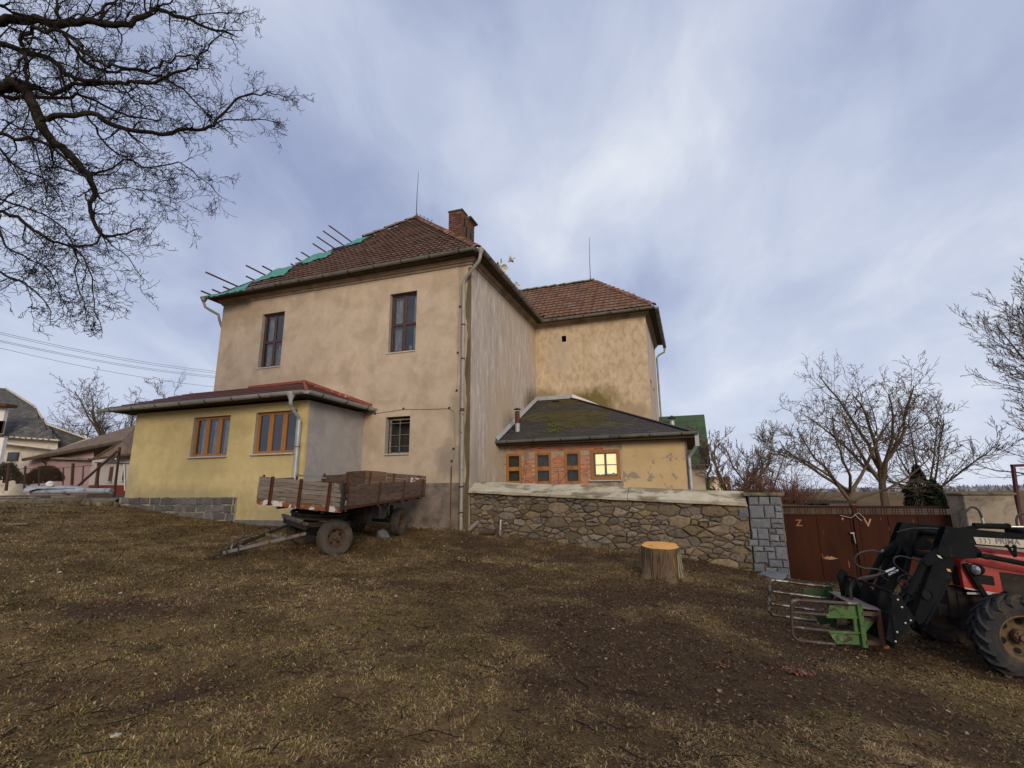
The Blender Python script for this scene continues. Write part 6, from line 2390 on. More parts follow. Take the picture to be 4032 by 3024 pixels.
for i in range(34):          # ridged bark strips
    a = 2 * math.pi * i / 34 + rr.uniform(-.05, .05)
    pts = []
    for z, k in ((.03, 1.24), (.12, 1.10), (.28, 1.04), (ztop - sg - .03 - rr.uniform(0, .15), 1.012)):
        fl = 1 + (k - 1) * (.6 + .55 * math.sin(a * 5 + ph[0])) + .035 * math.sin(a * 7 + ph[1] + z * 2) + .022 * math.sin(a * 13 + ph[2] + z * 5)
        pts.append((s0[0] + math.cos(a) * .345 * fl, s0[1] + math.sin(a) * .345 * fl, sg + z))
    MB().tube(pts, [.026, .018, .015, .010], 5).build('bark_ridge', M['lich'] if -.75 < a - 6.28 < -.15 or a < .05 else M['stumpb'], stump, smooth=True)

def log(p, q, r_, label, mat_=None, end=None, name='log', group=None):
    p, q = Vector(p), Vector(q)
    d = (q - p).normalized()
    o = MB().tube([p, (p + q) / 2 + Vector((0, 0, .005)), q], [r_, r_ * .96, r_ * .9], 12).build(name, mat_ or M['log'], None, True, label=label, cat='log' if name == 'log' else 'wood', group=group, origin=p)
    MB().tube([p - d * .002, p - d * .001], r_ * .97, 12).build('cut_end', end or M['stumpt'], o)
    return o


g = lambda x, y: float(gh(x, y)[0])
a0 = Vector(H @ Vector((.55, -.35, 0)))
log((a0.x, a0.y, g(a0.x, a0.y) + .07), (a0.x + .34, a0.y - .08, g(a0.x, a0.y) + .08), .075, 'short thick log lying at the foot of the stone wall by the downpipe')
a0 = Vector(H @ Vector((.15, -.30, 0)))
log((a0.x - .02, a0.y - .1, g(a0.x, a0.y) + .06), (a0.x + .22, a0.y + .12, g(a0.x, a0.y) + .26), .06, 'pale split log leaning in the corner of wall and downpipe', M['wold'])
a0 = Vector(H @ Vector((.98, -.16, 0)))
log((a0.x, a0.y, g(a0.x, a0.y) - .02), (a0.x + .01, a0.y + .05, g(a0.x, a0.y) + .42), .028, 'upright pale stake leaning against the stone wall', M['sill'], name='stake')
a0 = Vector(H @ Vector((1.15, -.25, 0)))
for i in range(6):
    pass
# rubble at the foot of the house corner
rr = random.Random(31)
for i in range(22):
    u_, v_ = rr.uniform(-1.4, 1.2), rr.uniform(-.42, -.12)
    q = H @ Vector((u_, v_, 0))
    s_ = rr.uniform(.035, .10)
    rock((q.x, q.y, g(q.x, q.y) + s_ * .25), s_ * 1.5, s_, s_ * .8, 'loose_stone', M['stone'], 'small loose stone among the rubble under the house corner', 'stone', seed=i + 40, group='loose stones under the house corner', sub=1)
q = on_ground(1668, 1248)
rock((q.x, q.y, q.z + .03), .42, .22, .09, 'stone_slab', M['granite'], 'flat grey slab lying at the foot of the granite pillar', 'stone slab', seed=77)
q = on_ground(38, 1136)
bo = MB().bar((q.x - .22, q.y, q.z + .03), (q.x + .2, q.y + .06, q.z + .035), .09, .03).build('board_piece', M['wold'], None, label='short weathered board lying in the grass at the left edge', cat='board', origin=q)

# chips, pale pebbles
rr = random.Random(77)
M['chip'] = mat('pale_wood_chip', (.50, .36, .22), (.40, .26, .14), 20, rough=.9, bump=0, var=.4)
M['pebble'] = mat('pale_pebble', (.55, .52, .46), (.42, .38, .33), 9, rough=.9, bump=0, var=.4)
V, Fq = [], []


def chips(cx_, cy_, n, sx, sy, s_):
    for i in range(n):
        x, y = cx_ + rr.gauss(0, sx), cy_ + rr.gauss(0, sy)
        z = g(x, y) + .012
        a = rr.uniform(0, 6.28)
        l, w = rr.uniform(.5, 1.4) * s_, rr.uniform(.2, .5) * s_
        dx, dy = math.cos(a), math.sin(a)
        k = len(V)
        t_ = rr.uniform(-.3, .3) * l
        V.extend([(x - dx * l - dy * w, y - dy * l + dx * w, z - t_), (x + dx * l - dy * w, y + dy * l + dx * w, z + t_), (x + dx * l + dy * w, y + dy * l - dx * w, z + t_ + w * .6), (x - dx * l + dy * w, y - dy * l - dx * w, z - t_ + w * .6)])
        Fq.append((k, k + 1, k + 2, k + 3))


for (px, py, n_, s_) in ((1003, 1212, 26, .028), (1052, 1215, 22, .026), (995, 1208, 10, .03), (1025, 1185, 8, .02), (1120, 1225, 6, .015), (1490, 1265, 6, .015), (1400, 1250, 30, .014), (1450, 1256, 40, .014), (1480, 1240, 20, .014)):
    q = on_ground(px, py)
    chips(q.x, q.y, n_, .07, .07, s_)
for i in range(70):
    x, y = rr.uniform(-4, 6), rr.uniform(4, 12)
    chips(x, y, 1, .01, .01, rr.uniform(.008, .018))
props(MB().add(V, Fq).build('wood_chips', M['chip']), 'pale splinters and wood chips scattered over the yard', 'wood chips', kind='stuff')
pm = None
V = []
pebs = [(128, 1238), (213, 1288), (205, 1262), (260, 1282), (70, 1258), (590, 1170), (672, 1185), (1000, 1140), (880, 1167), (935, 1165), (250, 1597), (960, 1180), (1325, 1360), (1205, 1270), (840, 1172), (360, 1185), (1310, 1425), (855, 1290), (470, 1205)]
import bmesh
bm = bmesh.new()
bmesh.ops.create_icosphere(bm, subdivisions=1, radius=1)
for v in bm.verts:
    v.co.x *= 1 + .3 * math.sin(v.co.y * 5)
    v.co.z *= .55
pm = bpy.data.meshes.new('pebble')
bm.to_mesh(pm)
bm.free()
pm.materials.append(M['pebble'])
for px, py in pebs:
    q = on_ground(px, py)
    s_ = rr.uniform(.014, .026)
    o = link('pebble', pm, None, Matrix.Translation(q + Vector((0, 0, s_ * .3))) @ Matrix.Rotation(rr.uniform(0, 6), 4, 'Z') @ Matrix.Diagonal((s_ * 1.5, s_, s_, 1)))
    props(o, 'pale pebble lying in the short grass', 'pebble', 'pale pebbles scattered over the grass')

# ================================================================== neighbours on the left
yd = MB()
q0 = [H @ Vector(v) for v in ((-10.30, -2.42, 0), (-34, -2.42, 0), (-34, 60, 0), (-10.30, 60, 0))]
yd.add([(q0[0].x, q0[0].y, -.10), (q0[1].x, q0[1].y, .02), (q0[2].x, q0[2].y, .3), (q0[3].x, q0[3].y, .1)], [(0, 3, 2, 1)])
props(yd.build('upper_yard_ground', M['yard']), kind='structure')
kb = MB(H)
V, Fq = [], []
n = 40
for i in range(n + 1):
    x = -10.31 - 16 * i / n
    j = lambda k: random.uniform(-k, k)
    V += [(x, -2.62 + j(.03), -1.2), (x, -2.60 + j(.03), -.14 + j(.02)), (x, -2.52 + j(.02), -.075 + j(.012)), (x, -2.36, -.065 + j(.01)), (x, -2.30, -.4)]
for i in range(n):
    for k in range(4):
        Fq.append((i * 5 + k, i * 5 + k + 1, (i + 1) * 5 + k + 1, (i + 1) * 5 + k))
kb.add(V, Fq)
kb.build('mossy_kerb', M['mosscon'], None, label='low mossy concrete kerb wall running left from the yellow extension', cat='kerb wall', origin=(-14, -2.5, -.6))
bd = MB(H).box(-16.3, -14.2, -2.55, -2.40, -.06, -.01)
bd.build('old_plank', M['wold'], None, label='long dark plank lying on the kerb at the far left', cat='plank', origin=(-15, -2.5, -.05))
MB(H).box(-13.6, -12.3, -2.45, -2.2, -.06, .02).build('timber_offcut', M['plank'], None, label='short pale timber on the kerb below the silver roll', cat='timber', origin=(-13, -2.4, -.05))

for i_, (s_a, b_a, r_a) in enumerate(((-10.42, -2.66, .10), (-10.7, -2.78, .07), (-10.22, -2.64, .08), (-11.3, -2.75, .06), (-12.6, -2.78, .07))):
    q = H @ Vector((s_a, b_a, 0))
    rock((q.x, q.y, g(q.x, q.y) + r_a * .5), r_a * 1.6, r_a, r_a * 1.3, 'loose_stone', M['stone'], 'loose stone at the foot of the mossy kerb', 'stone', seed=200 + i_, group='loose stones under the mossy kerb', sub=1)
# silver roll, sheet and ball
ro = MB()
a_, c_ = at(70, 1062, 18.6), at(241, 1061, 18.2)
ro.tube([a_, Vector(a_).lerp(Vector(c_), .5), c_], .105, 14)
ro.build('silver_roll', M['silver'], None, smooth=True, label='long silver-grey roll lying behind the kerb', cat='roll', origin=a_)
sh = []
for i, (x, y) in enumerate(((52, 1056), (62, 1052), (75, 1050), (100, 1051), (150, 1049), (170, 1051), (200, 1056))):
    sh.append(at(x, y, 18.75))
lo_ = [at(x, y, 18.35) for x, y in ((50, 1064), (62, 1062), (78, 1056), (110, 1056), (150, 1055), (180, 1057), (205, 1059))]
sheet(I4, sh, lo_, 14, 3, .0, 'sheet_metal', M['silver'], None, random.Random(4), .02)
props(bpy.data.objects['sheet_metal'], 'crumpled grey sheet lying on top of the silver roll', 'sheet')
q = at(109, 1046, 18.6)
rock(q, .13, .12, .12, 'white_bundle', M['white'], 'small round white bundle on the crumpled sheet', 'bundle', seed=5)

# fence: leaning posts, stay, mesh
fe = thing('mesh_fence', 'rusty post and chain-link fence with a leaning stay in front of the pink house', 'fence', tuple(at(200, 1062, 20)))
def seg3(a, b_, Ya, Yb):
    return at(*a, Ya), at(*b_, Yb)
M['post'] = mat('rusty_fence_post', (.075, .036, .028), (.055, .03, .026), 8, rough=.85)
for (a, b_, r_) in (((259, 966), (246, 1074), .045), ((158, 1001), (155, 1052), .05), ((55, 1007), (52, 1056), .035), ((212, 1000), (211, 1055), .035), ((85, 1012), (84, 1052), .025), ((180, 1006), (178, 1048), .022), ((137, 1010), (136, 1050), .022), ((20, 1000), (13, 1060), .05)):
    p, q = seg3(a, b_, 20, 20)
    MB().tube([p, q], r_, 8).build('fence_post', M['post'], fe)
p, q = seg3((254, 974), (141, 1074), 19.8, 19.2)
MB().tube([p, q], .045, 8).build('fence_stay', M['post'], fe)
p, q = seg3((12, 1014), (286, 1003), 20, 20)
MB().tube([at(33, 1013, 20), at(118, 1012, 20), at(200, 1005, 20)], .012, 5).build('top_wire', M['post'], fe)
MB().tube([at(205, 999, 20), at(284, 1002, 20)], .022, 6).build('top_rail', M['post'], fe)
paths = []
zt = lambda X: 1.18
x = -19.6
while x < -14.9:
    for s_ in (-1, 1):
        z0, z1 = -.05, 1.25
        x1 = x + s_ * (z1 - z0) * .75
        paths.append((np.array([(x, 20.02, z0), ((x + x1) / 2, 20.02, (z0 + z1) / 2), (x1, 20.02, z1)]), np.array([.0026] * 3)))
    x += .075
tm_ = tubes_np(paths, 3, M['post'], 'chain_link_mesh', fe, WM[fe.name], .0045)
tm_['kind'] = 'stuff'


def house_at(Y):
    return lambda x, y: Vector(at(x, y, Y))


# pink low house
ph = thing('pink_house', 'low pink house with weathered brown roof behind the chain-link fence', 'house', tuple(at(190, 1066, 36)))
A = house_at(36)
gp0 = -.12


def quad(b, pts, depth=None):
    b.add(pts, [tuple(range(len(pts)))])


# gable part facing us
b = MB()
xl, xr = A(60, 1000).x, A(205, 1000).x
pts = [A(62, 992), A(130, 980), A(203, 967), A(203, 1064), A(62, 1064)]
for p in pts[3:]:
    p.z = -.3
quad(b, [pts[4], pts[3], pts[2], pts[1], pts[0]])
b.build('gable_wall', M['pinkw'], ph)
b = MB()
e0, e1, e2 = A(203, 987), A(286, 982), A(286, 1066)
b.add([Vector((e0.x, 35.9, -.3)), Vector((A(300, 1000).x, 35.9, -.3)), Vector((A(300, 1000).x, 35.9, e1.z)), Vector((e0.x, 35.9, e0.z))], [(0, 1, 2, 3)])
b.build('front_wall', mat('grey_white_render', (.40, .37, .35), (.47, .44, .41), 3, rough=.9), ph)
b = MB()
b.add([Vector((A(203, 1000).x, 35.85, -.3)), Vector((A(300, 1000).x, 35.85, -.3)), Vector((A(300, 1000).x, 35.85, A(280, 1048).z)), Vector((A(203, 1000).x, 35.85, A(205, 1048).z))], [(0, 1, 2, 3)])
b.build('base_band', M['redbase'], ph)
b = MB()
b.bar(A(122, 990.5) - Vector((0, .25, 0)), A(203, 993) - Vector((0, .25, 0)), .5, .14)
b.build('canopy_band', M['oldroof'], ph)
# roof planes with depth
b = MB()
r0, r1 = at(48, 993, 35.2), at(262, 954, 35.2)
k0, k1 = at(190, 950, 41), at(300, 915, 41)
b.add([r0, r1, k1, k0], [(0, 1, 2, 3)])
b.add([at(200, 992, 35.0), at(300, 979, 35.0), k1, r1], [(0, 1, 2, 3)])
b.add([Vector(r0) - Vector((0, 0, .12)), Vector(r1) - Vector((0, 0, .12)), r1, r0], [(0, 1, 2, 3)])
b.add([Vector(k0), Vector(k1), Vector(k1) + Vector((-3, 5, -2.4)), Vector(k0) + Vector((-3, 5, -2.4))], [(0, 1, 2, 3)])
prf = b.build('roof', M['oldroof'], ph)
b = MB()
b.bar(Vector(r0), Vector(r1), .12, .16)
b.bar(Vector(at(200, 992, 34.95)), Vector(at(300, 979, 34.95)), .12, .14)
b.bar(Vector(at(200, 992, 34.95)), Vector(r1), .10, .12)
b.build('bargeboard', M['soffit'], prf)
b = MB()
for i in range(14):       # ribs of the roofing sheets
    t_ = i / 13
    p = Vector(at(200, 992, 34.97)).lerp(Vector(at(300, 979, 34.97)), t_)
    q = Vector(r1).lerp(Vector(k1), t_)
    MB().bar(p + Vector((0, 0, .03)), q + Vector((0, 0, .03)), .04, .04).build('roof_rib', M['oldroof'], prf)
for (x0, x1, y0, y1, Y) in ((234, 246, 1008, 1040, 35.88), (265, 271, 1008, 1038, 35.88), (281, 287, 1006, 1036, 35.88)):
    c0, c1 = at(x0, y1, Y), at(x1, y0, Y)
    b = MB()
    b.box(c0[0], c1[0], Y - .05, Y + .0, c0[2], c1[2])
    wv = b.build('window', M['wbrown'], ph)
    for s_ in (0, 1):
        xa = c0[0] + .06 + s_ * (c1[0] - c0[0] - .06) / 2
        MB().box(xa, xa + (c1[0] - c0[0]) / 2 - .1, Y - .058, Y - .052, c0[2] + .06, c1[2] - .06).build('pane', M['inner'], wv)
    MB().box(c0[0] - .1, c1[0] + .05, Y - .15, Y, c0[2] - .08, c0[2]).build('sill', M['sill'], wv)
MB().box(at(213, 1000, 35.9)[0], at(219, 1000, 35.9)[0], 35.82, 35.9, -.1, at(215, 1000, 35.9)[2]).build('door_post', M['rust'], ph)
MB().tube([at(250, 991, 35), at(252, 996, 35.4), at(268, 1002, 35.8), at(270, 1060, 35.8)], .05, 8).build('downpipe', M['zinc'], ph)
MB().tube([at(88, 987, 35.3), at(90, 996, 35.5), at(98, 1001, 35.9), at(99, 1040, 35.9)], .05, 8).build('downpipe', M['soffit'], ph)

# grey house with diamond slates
gh_o = thing('slated_house', 'cream house with tall dark diamond-slated mansard roof at the left edge', 'house', tuple(at(60, 1060, 44)))
B44 = house_at(44)
b = MB()
z_ = -.3
wl = [Vector((at(-60, 1000, 44)[0], 44, z_)), Vector((at(126, 1000, 44)[0], 44, z_)), Vector((at(126, 951, 44)[0], 44, at(126, 951, 44)[2])), Vector((at(-60, 937, 44)[0], 44, at(-20, 939, 44)[2]))]
quad(b, wl)
b.add([wl[1], wl[1] + Vector((-6.5, 9, 0)), wl[2] + Vector((-6.5, 9, 0)), wl[2]], [(0, 1, 2, 3)])
b.build('wall', M['offwhite'], gh_o)
b = MB()
rfp = [at(-60, 936, 43.5), at(127, 950, 43.5), at(101, 917, 45), at(74, 878, 47), at(14, 839, 49), at(-60, 833, 49)]
b.add(rfp, [(0, 1, 2, 5), (2, 3, 4, 5)])
b.add([at(106, 919, 45.1), at(190, 949, 46), at(129, 968, 44.5), at(127, 950, 43.6)], [(0, 1, 2, 3)])
b.add([rfp[1], rfp[2], Vector(rfp[2]) + Vector((-6.2, 8, 0)), Vector(rfp[1]) + Vector((-6.2, 8, 0))], [(0, 1, 2, 3)])
b.add([rfp[2], rfp[3], Vector(rfp[3]) + Vector((-6.2, 8, 0)), Vector(rfp[2]) + Vector((-6.2, 8, 0))], [(0, 1, 2, 3)])
b.add([rfp[3], rfp[4], Vector(rfp[4]) + Vector((-6.2, 6, 0)), Vector(rfp[3]) + Vector((-6.2, 6, 0))], [(0, 1, 2, 3)])
gro = b.build('roof', M['greyslate'], gh_o)


def inpoly(p, poly):
    c_ = False
    for i in range(len(poly)):
        a, d_ = poly[i], poly[i - 1]
        if (a[1] > p[1]) != (d_[1] > p[1]) and p[0] < (d_[0] - a[0]) * (p[1] - a[1]) / (d_[1] - a[1]) + a[0]:
            c_ = not c_
    return c_


LD = []
base_, e1_, e2_ = Vector(rfp[0]), (Vector(rfp[1]) - Vector(rfp[0])).normalized(), None
up_ = (Vector(rfp[5]) - Vector(rfp[0]))
e2_ = (up_ - e1_ * up_.dot(e1_)).normalized()
PO = [((Vector(p) - base_).dot(e1_), (Vector(p) - base_).dot(e2_)) for p in rfp]
dmV = [(0, -.26, .02), (.25, 0, .012), (0, .26, .0), (-.25, 0, .012), (0, -.26, -.01), (.25, 0, 0), (-.25, 0, 0)]
dm = mesh_from('diamond_slate', dmV, [(0, 1, 2, 3), (4, 5, 1, 0), (6, 4, 0, 3)], M['greyslate'])
for j in range(70):
    for i in range(50):
        u, v = 2.0 + i * .50 + (j % 2) * .25, .1 + j * .25
        if inpoly((u, v), PO):
            t_ = v / PO[5][1]
            p = base_ + e1_ * u + e2_ * v
            # follow the curved roof
            LD.append(frame_from(p - Vector((0, .25, 0)), e1_, e2_, e1_.cross(e2_)) @ Matrix.Rotation(random.gauss(0, .03), 4, 'X'))
pieces('diamond_slate', dm, LD, gro, 300)
b = MB()
b.bar(at(-60, 938, 43.3), at(128, 951, 43.3), .18, .12)
b.bar(at(129, 970, 44.2), at(192, 948, 45.8), .3, .14)
b.bar(at(-10, 954, 43.2), at(130, 971, 43.4), .7, .12)
b.bar(at(12, 838, 48.9), at(74, 877, 46.9), .12, .12)
b.bar(at(74, 877, 46.9), at(101, 916, 44.9), .12, .12)
b.bar(at(101, 916, 44.9), at(190, 948, 45.9), .12, .12)
b.build('eave_trim', M['offwhite'], gro)
b = MB()
c0, c1 = at(15, 996, 43.9), at(41, 977, 43.9)
b.box(c0[0], c1[0], 43.85, 43.95, c0[2], c1[2])
wv = b.build('window', M['inner'], gh_o)
MB().box(c0[0] + .1, c1[0] - .1, 43.84, 43.848, c0[2] + .1, c1[2] - .1).build('pane', M['glass'], wv)
b = MB()
c0, c1 = at(-40, 938, 42.5), at(13, 877, 42.5)
b.box(c0[0], c1[0], 42.5, 42.8, c0[2], c1[2])
dor = b.build('dormer', M['white'], gh_o)
b = MB()
b.bar(at(-40, 873, 42.2), at(26, 877, 42.2), 1.0, .25)
b.build('dormer_roof', M['rust'], dor)
c0, c1 = at(-20, 936, 42.4), at(6, 909, 42.4)
b = MB()
for i in range(8):
    xx = c0[0] + (c1[0] - c0[0]) * i / 8
    b.box(xx, xx + .28, 42.4, 42.45, c0[2], c1[2])
b.build('balcony_board', M['rust'], dor)
b = MB()
c0, c1 = at(-40, 1060, 40), at(9, 945, 40)
b.box(c0[0], c1[0], 40, 40.3, -.4, c1[2])
b.build('porch', M['white'], gh_o)

# hedges
def bush(name, c, rx, ry, rz, n, leaf, material, label, seed, cat='bush', stems=True, jag=.12):
    r_ = np.random.default_rng(seed)
    th = r_.uniform(0, 2 * np.pi, n)
    ph_ = np.arccos(r_.uniform(-.3, 1, n))
    rad = r_.uniform(.55, 1, n) ** .5 * (1 + jag * np.sin(th * 3 + seed) + jag * np.sin(ph_ * 5) + r_.normal(0, .05, n))
    Pc = np.c_[np.sin(ph_) * np.cos(th) * rx, np.sin(ph_) * np.sin(th) * ry, np.cos(ph_) * rz] * rad[:, None] + np.array(c)
    a = r_.normal(size=(n, 3))
    a /= np.linalg.norm(a, axis=1, keepdims=True)
    b_ = np.cross(a, r_.normal(size=(n, 3)))
    b_ /= np.linalg.norm(b_, axis=1, keepdims=True)
    l = leaf * r_.uniform(.6, 1.4, n)[:, None]
    V = np.stack([Pc - a * l, Pc + b_ * l * .5, Pc + a * l, Pc - b_ * l * .5], 1).reshape(-1, 3)
    Fq = np.arange(n * 4).reshape(-1, 4)
    o_ = thing(name, label, cat, (c[0], c[1], c[2] - rz * .3))
    w = WM[o_.name]
    V = V - np.array(w.translation)
    link('foliage', mesh_np('foliage', V, Fq, material), o_, w)
    b = MB()
    rr_ = random.Random(seed)
    for i in range(10):
        b.tube([(c[0] + rr_.uniform(-.3, .3) * rx, c[1], c[2] - rz * .45), (c[0] + rr_.uniform(-.6, .6) * rx, c[1] + rr_.uniform(-.3, .3) * ry, c[2] + rz * rr_.uniform(.2, .7))], [.03, .01], 5)
    b.build('stem', M['bark2'], o_)
    return o_


bush('round_evergreen', at(14, 1030, 22), .42, .5, .55, 5000, .03, M['hedge'], 'dark clipped evergreen at the left edge, beside the white porch', 1, 'evergreen bush')
bush('brown_hedge', at(98, 1032, 21), .62, .5, .46, 9000, .026, M['hedgeb'], 'brownish rounded hedge bush behind the fence, left of the pink wall', 2, 'hedge', jag=.05)
bush('brown_hedge', at(62, 1040, 21.4), .35, .4, .32, 3500, .024, M['hedgeb'], 'small brown bush between the evergreen and the rounded hedge', 3, 'hedge', jag=.05)

# power lines
pw = thing('power_line', 'three thin power cables crossing the sky left of the house', 'power line', tuple(at(0, 730, 40)))
for i, (a, b_) in enumerate((((-60, 704), (520, 808)), ((-60, 708), (520, 812)), ((-60, 722), (520, 818)), ((-60, 725), (520, 821)), ((-60, 738), (520, 842)))):
    p, q = Vector(at(*a, 38)), Vector(at(*b_, 55))
    pts = [p.lerp(q, t_) - Vector((0, 0, .5 * math.sin(math.pi * t_))) for t_ in np.linspace(0, 1, 12)]
    MB().tube(pts, .014, 4).build('cable', M['wire'], pw)

# beyond the gate
sd_ = thing('dark_shed', 'low dark timber shed roof beyond the gate', 'shed', tuple(at(1750, 1095, 20)))
MB().box(at(1700, 1090, 20)[0], at(1792, 1090, 20)[0], 20, 23, -2, float(at(1750, 1086, 20)[2])).build('shed_body', M['wbrown'], sd_)
b = MB()
b.bar(at(1690, 1083, 20), at(1803, 1083, 19.8), 3.0, .10)
b.build('shed_roof', M['chassis'], sd_)
gwall = MB()
p, q = Vector(at(1686, 1103, 17)), Vector(at(2070, 1108, 18.5))
gwall.add([(p.x, p.y, -2.2), (q.x, q.y, -2.2), (q.x, q.y, q.z + .06), (p.x, p.y, p.z + .10), (p.x, p.y + .4, -2.2), (q.x, q.y + .4, -2.2), (q.x, q.y + .4, q.z + .12), (p.x, p.y + .4, p.z + .2)], [(0, 1, 2, 3), (3, 2, 6, 7), (0, 3, 7, 4)])
gwall.build('pale_garden_wall', mat('dull_garden_wall', (.050, .040, .030), (.085, .07, .05), 3, rough=.95), None, label='pale garden wall seen through the bars of the gate', cat='wall', origin=p)
sh_ = thing('distant_cottage', 'small far cottage with orange gable between the green roof and the bare trees', 'house', tuple(at(1553, 1060, 60)))
b = MB()
c0, c1 = at(1535, 1062, 60), at(1572, 1062, 60)
apx = at(1551, 1031, 60)
ev = at(1551, 1045, 60)[2]
b.add([(c0[0], 60, -1), (c1[0], 60, -1), (c1[0], 60, ev), (apx[0], 60, apx[2]), (c0[0], 60, ev), (c0[0], 66, -1), (c1[0], 66, -1), (c1[0], 66, ev), (apx[0], 66, apx[2]), (c0[0], 66, ev)],
      [(0, 1, 2, 3, 4), (1, 6, 7, 2), (0, 4, 9, 5)])
b.build('wall', M['plaster'], sh_)
b = MB()
b.add([(c0[0] - .3, 59.7, ev - .2), (apx[0], 59.7, apx[2] + .12), (apx[0], 66, apx[2] + .12), (c0[0] - .3, 66, ev - .2), (c1[0] + .3, 59.7, ev - .2), (c1[0] + .3, 66, ev - .2)], [(0, 1, 2, 3), (1, 4, 5, 2)])
b.build('roof', M['cap'], sh_)
for px in (1540, 1572):
    q = at(px, 1036, 61)
    MB().box(q[0] - .3, q[0] + .3, 61, 61.6, 0, q[2] + .35).build('chimney', M['brickd'], sh_)


# ================================================================== trees
def norm(v):
    l = math.sqrt(v[0] ** 2 + v[1] ** 2 + v[2] ** 2) + 1e-9
    return (v[0] / l, v[1] / l, v[2] / l)


def grow(out, p, d, L_, r, lev, cfg, rn):
    seg = cfg['seg'][min(lev, len(cfg['seg']) - 1)]
    st_ = L_ / seg
    wig = cfg['wig'][min(lev, len(cfg['wig']) - 1)]
    up = cfg['up'][min(lev, len(cfg['up']) - 1)]
    pts, rad, dirs = [p], [r], [d]
    tip = cfg.get('tip', .35)
    for i in range(seg):
        d = norm((d[0] + rn.gauss(0, wig), d[1] + rn.gauss(0, wig), d[2] + rn.gauss(0, wig) + up))
        p = (p[0] + d[0] * st_, p[1] + d[1] * st_, p[2] + d[2] * st_)
        pts.append(p)
        rad.append(r * (1 - (1 - tip) * (i + 1) / seg))
        dirs.append(d)
    out.append((pts, rad, lev))
    if lev < cfg['max']:
        kids(out, pts, rad, dirs, L_, lev, cfg, rn)


def kids(out, pts, rad, dirs, L_, lev, cfg, rn, n=None, t0=None):
    n = n or cfg['kids'][min(lev, len(cfg['kids']) - 1)]
    t0 = cfg['t0'][min(lev, len(cfg['t0']) - 1)] if t0 is None else t0
    ang = cfg['ang'][min(lev, len(cfg['ang']) - 1)]
    rat = cfg['rat'][min(lev, len(cfg['rat']) - 1)]
    m_ = len(pts) - 1
    for k in range(n):
        t_ = t0 + (1 - t0) * (k + rn.random()) / n
        f = t_ * m_
        i = min(int(f), m_ - 1)
        f -= i
        q = tuple(pts[i][c_] + (pts[i + 1][c_] - pts[i][c_]) * f for c_ in range(3))
        rr_ = rad[i] + (rad[i + 1] - rad[i]) * f
        d = dirs[i + 1]
        rv = norm((rn.gauss(0, 1), rn.gauss(0, 1), rn.gauss(0, 1)))
        cr = norm((d[1] * rv[2] - d[2] * rv[1], d[2] * rv[0] - d[0] * rv[2], d[0] * rv[1] - d[1] * rv[0]))
        a = R(ang * rn.uniform(.65, 1.3))
        nd = norm(tuple(d[c_] * math.cos(a) + cr[c_] * math.sin(a) for c_ in range(3)))
        l = L_ * rat * rn.uniform(.6, 1.25) * (1.15 - .55 * t_)
        grow(out, q, nd, l, rr_ * cfg.get('rk', .6) * rn.uniform(.75, 1.1), lev + 1, cfg, rn)


def tree(name, label, base, h, cfg, seed, trunk_r, material, group=None, lean=(0, 0), minr=.007, sides=(9, 6, 3), th=.3, nl=4, limbang=38):
    rn = random.Random(seed)
    o = thing(name, label, 'tree', base, group=group)
    out = []
    p = tuple(base)
    d = norm((lean[0], lean[1], 1))
    pts, rad, dirs = [p], [trunk_r * 1.25], [d]
    for i in range(4):
        p = tuple(p[c_] + d[c_] * h * th / 4 for c_ in range(3))
        d = norm((d[0] + rn.gauss(0, .05), d[1] + rn.gauss(0, .05), d[2]))
        pts.append(p)
        rad.append(trunk_r * (1 - .06 * i))
        dirs.append(d)
    for k in range(nl):
        a = 2 * math.pi * (k + rn.random() * .6) / nl
        t_ = R(limbang * rn.uniform(.4, 1.25))
        nd = norm((math.cos(a) * math.sin(t_) + lean[0], math.sin(a) * math.sin(t_) + lean[1], math.cos(t_)))
        q = pts[-1] if k % 2 == 0 else pts[-2]
        grow(out, q, nd, h * (1 - th) * rn.uniform(.75, 1.0), trunk_r * rn.uniform(.5, .7), 0, cfg, rn)
    w = WM[o.name]
    tubes_np([(pts, rad)], sides[0], material, 'trunk', o, w, minr)
    tubes_np([(a, b_) for a, b_, l in out if l == 0], sides[1], material, 'limb', o, w, minr)
    tw = [(a, b_) for a, b_, l in out if l > 0]
    tubes_np(tw, sides[2], material, 'crown', o, w, minr)
    return o


walnut = dict(seg=[8, 6, 5, 3], wig=[.15, .20, .24, .24], up=[.06, .06, .08, .08], max=3, kids=[9, 8, 5], t0=[.25, .15, .12], ang=[52, 50, 48], rat=[.56, .46, .40], rk=.52, tip=.22)
slim = dict(seg=[7, 5, 4, 3], wig=[.10, .12, .14, .15], up=[.06, .07, .07, .08], max=3, kids=[9, 8, 5], t0=[.12, .1, .08], ang=[40, 38, 36], rat=[.48, .46, .42], rk=.55, tip=.25)
elm = dict(seg=[8, 6, 5, 3], wig=[.07, .09, .12, .16], up=[.03, .07, .07, .08], max=3, kids=[20, 10, 6], t0=[.08, .1, .1], ang=[52, 38, 36], rat=[.36, .42, .36], rk=.52, tip=.22)
g3 = lambda x, y, Y: (float(at(x, y, Y)[0]), Y, g(float(at(x, y, Y)[0]), Y) - .1)
tree('bare_tree', 'broad bare walnut with pale forked trunk, right of the pair behind the gate', g3(1911, 1085, 26), 8.6, walnut, 15, .18, M['bark2'], minr=.0085, th=.30, nl=7, limbang=40)
tree('bare_tree', 'wide low-forking bare walnut, left of the pair behind the gate', g3(1842, 1085, 24), 6.9, walnut, 23, .15, M['bark2'], lean=(-.14, 0), minr=.009, th=.25, nl=6, limbang=60)
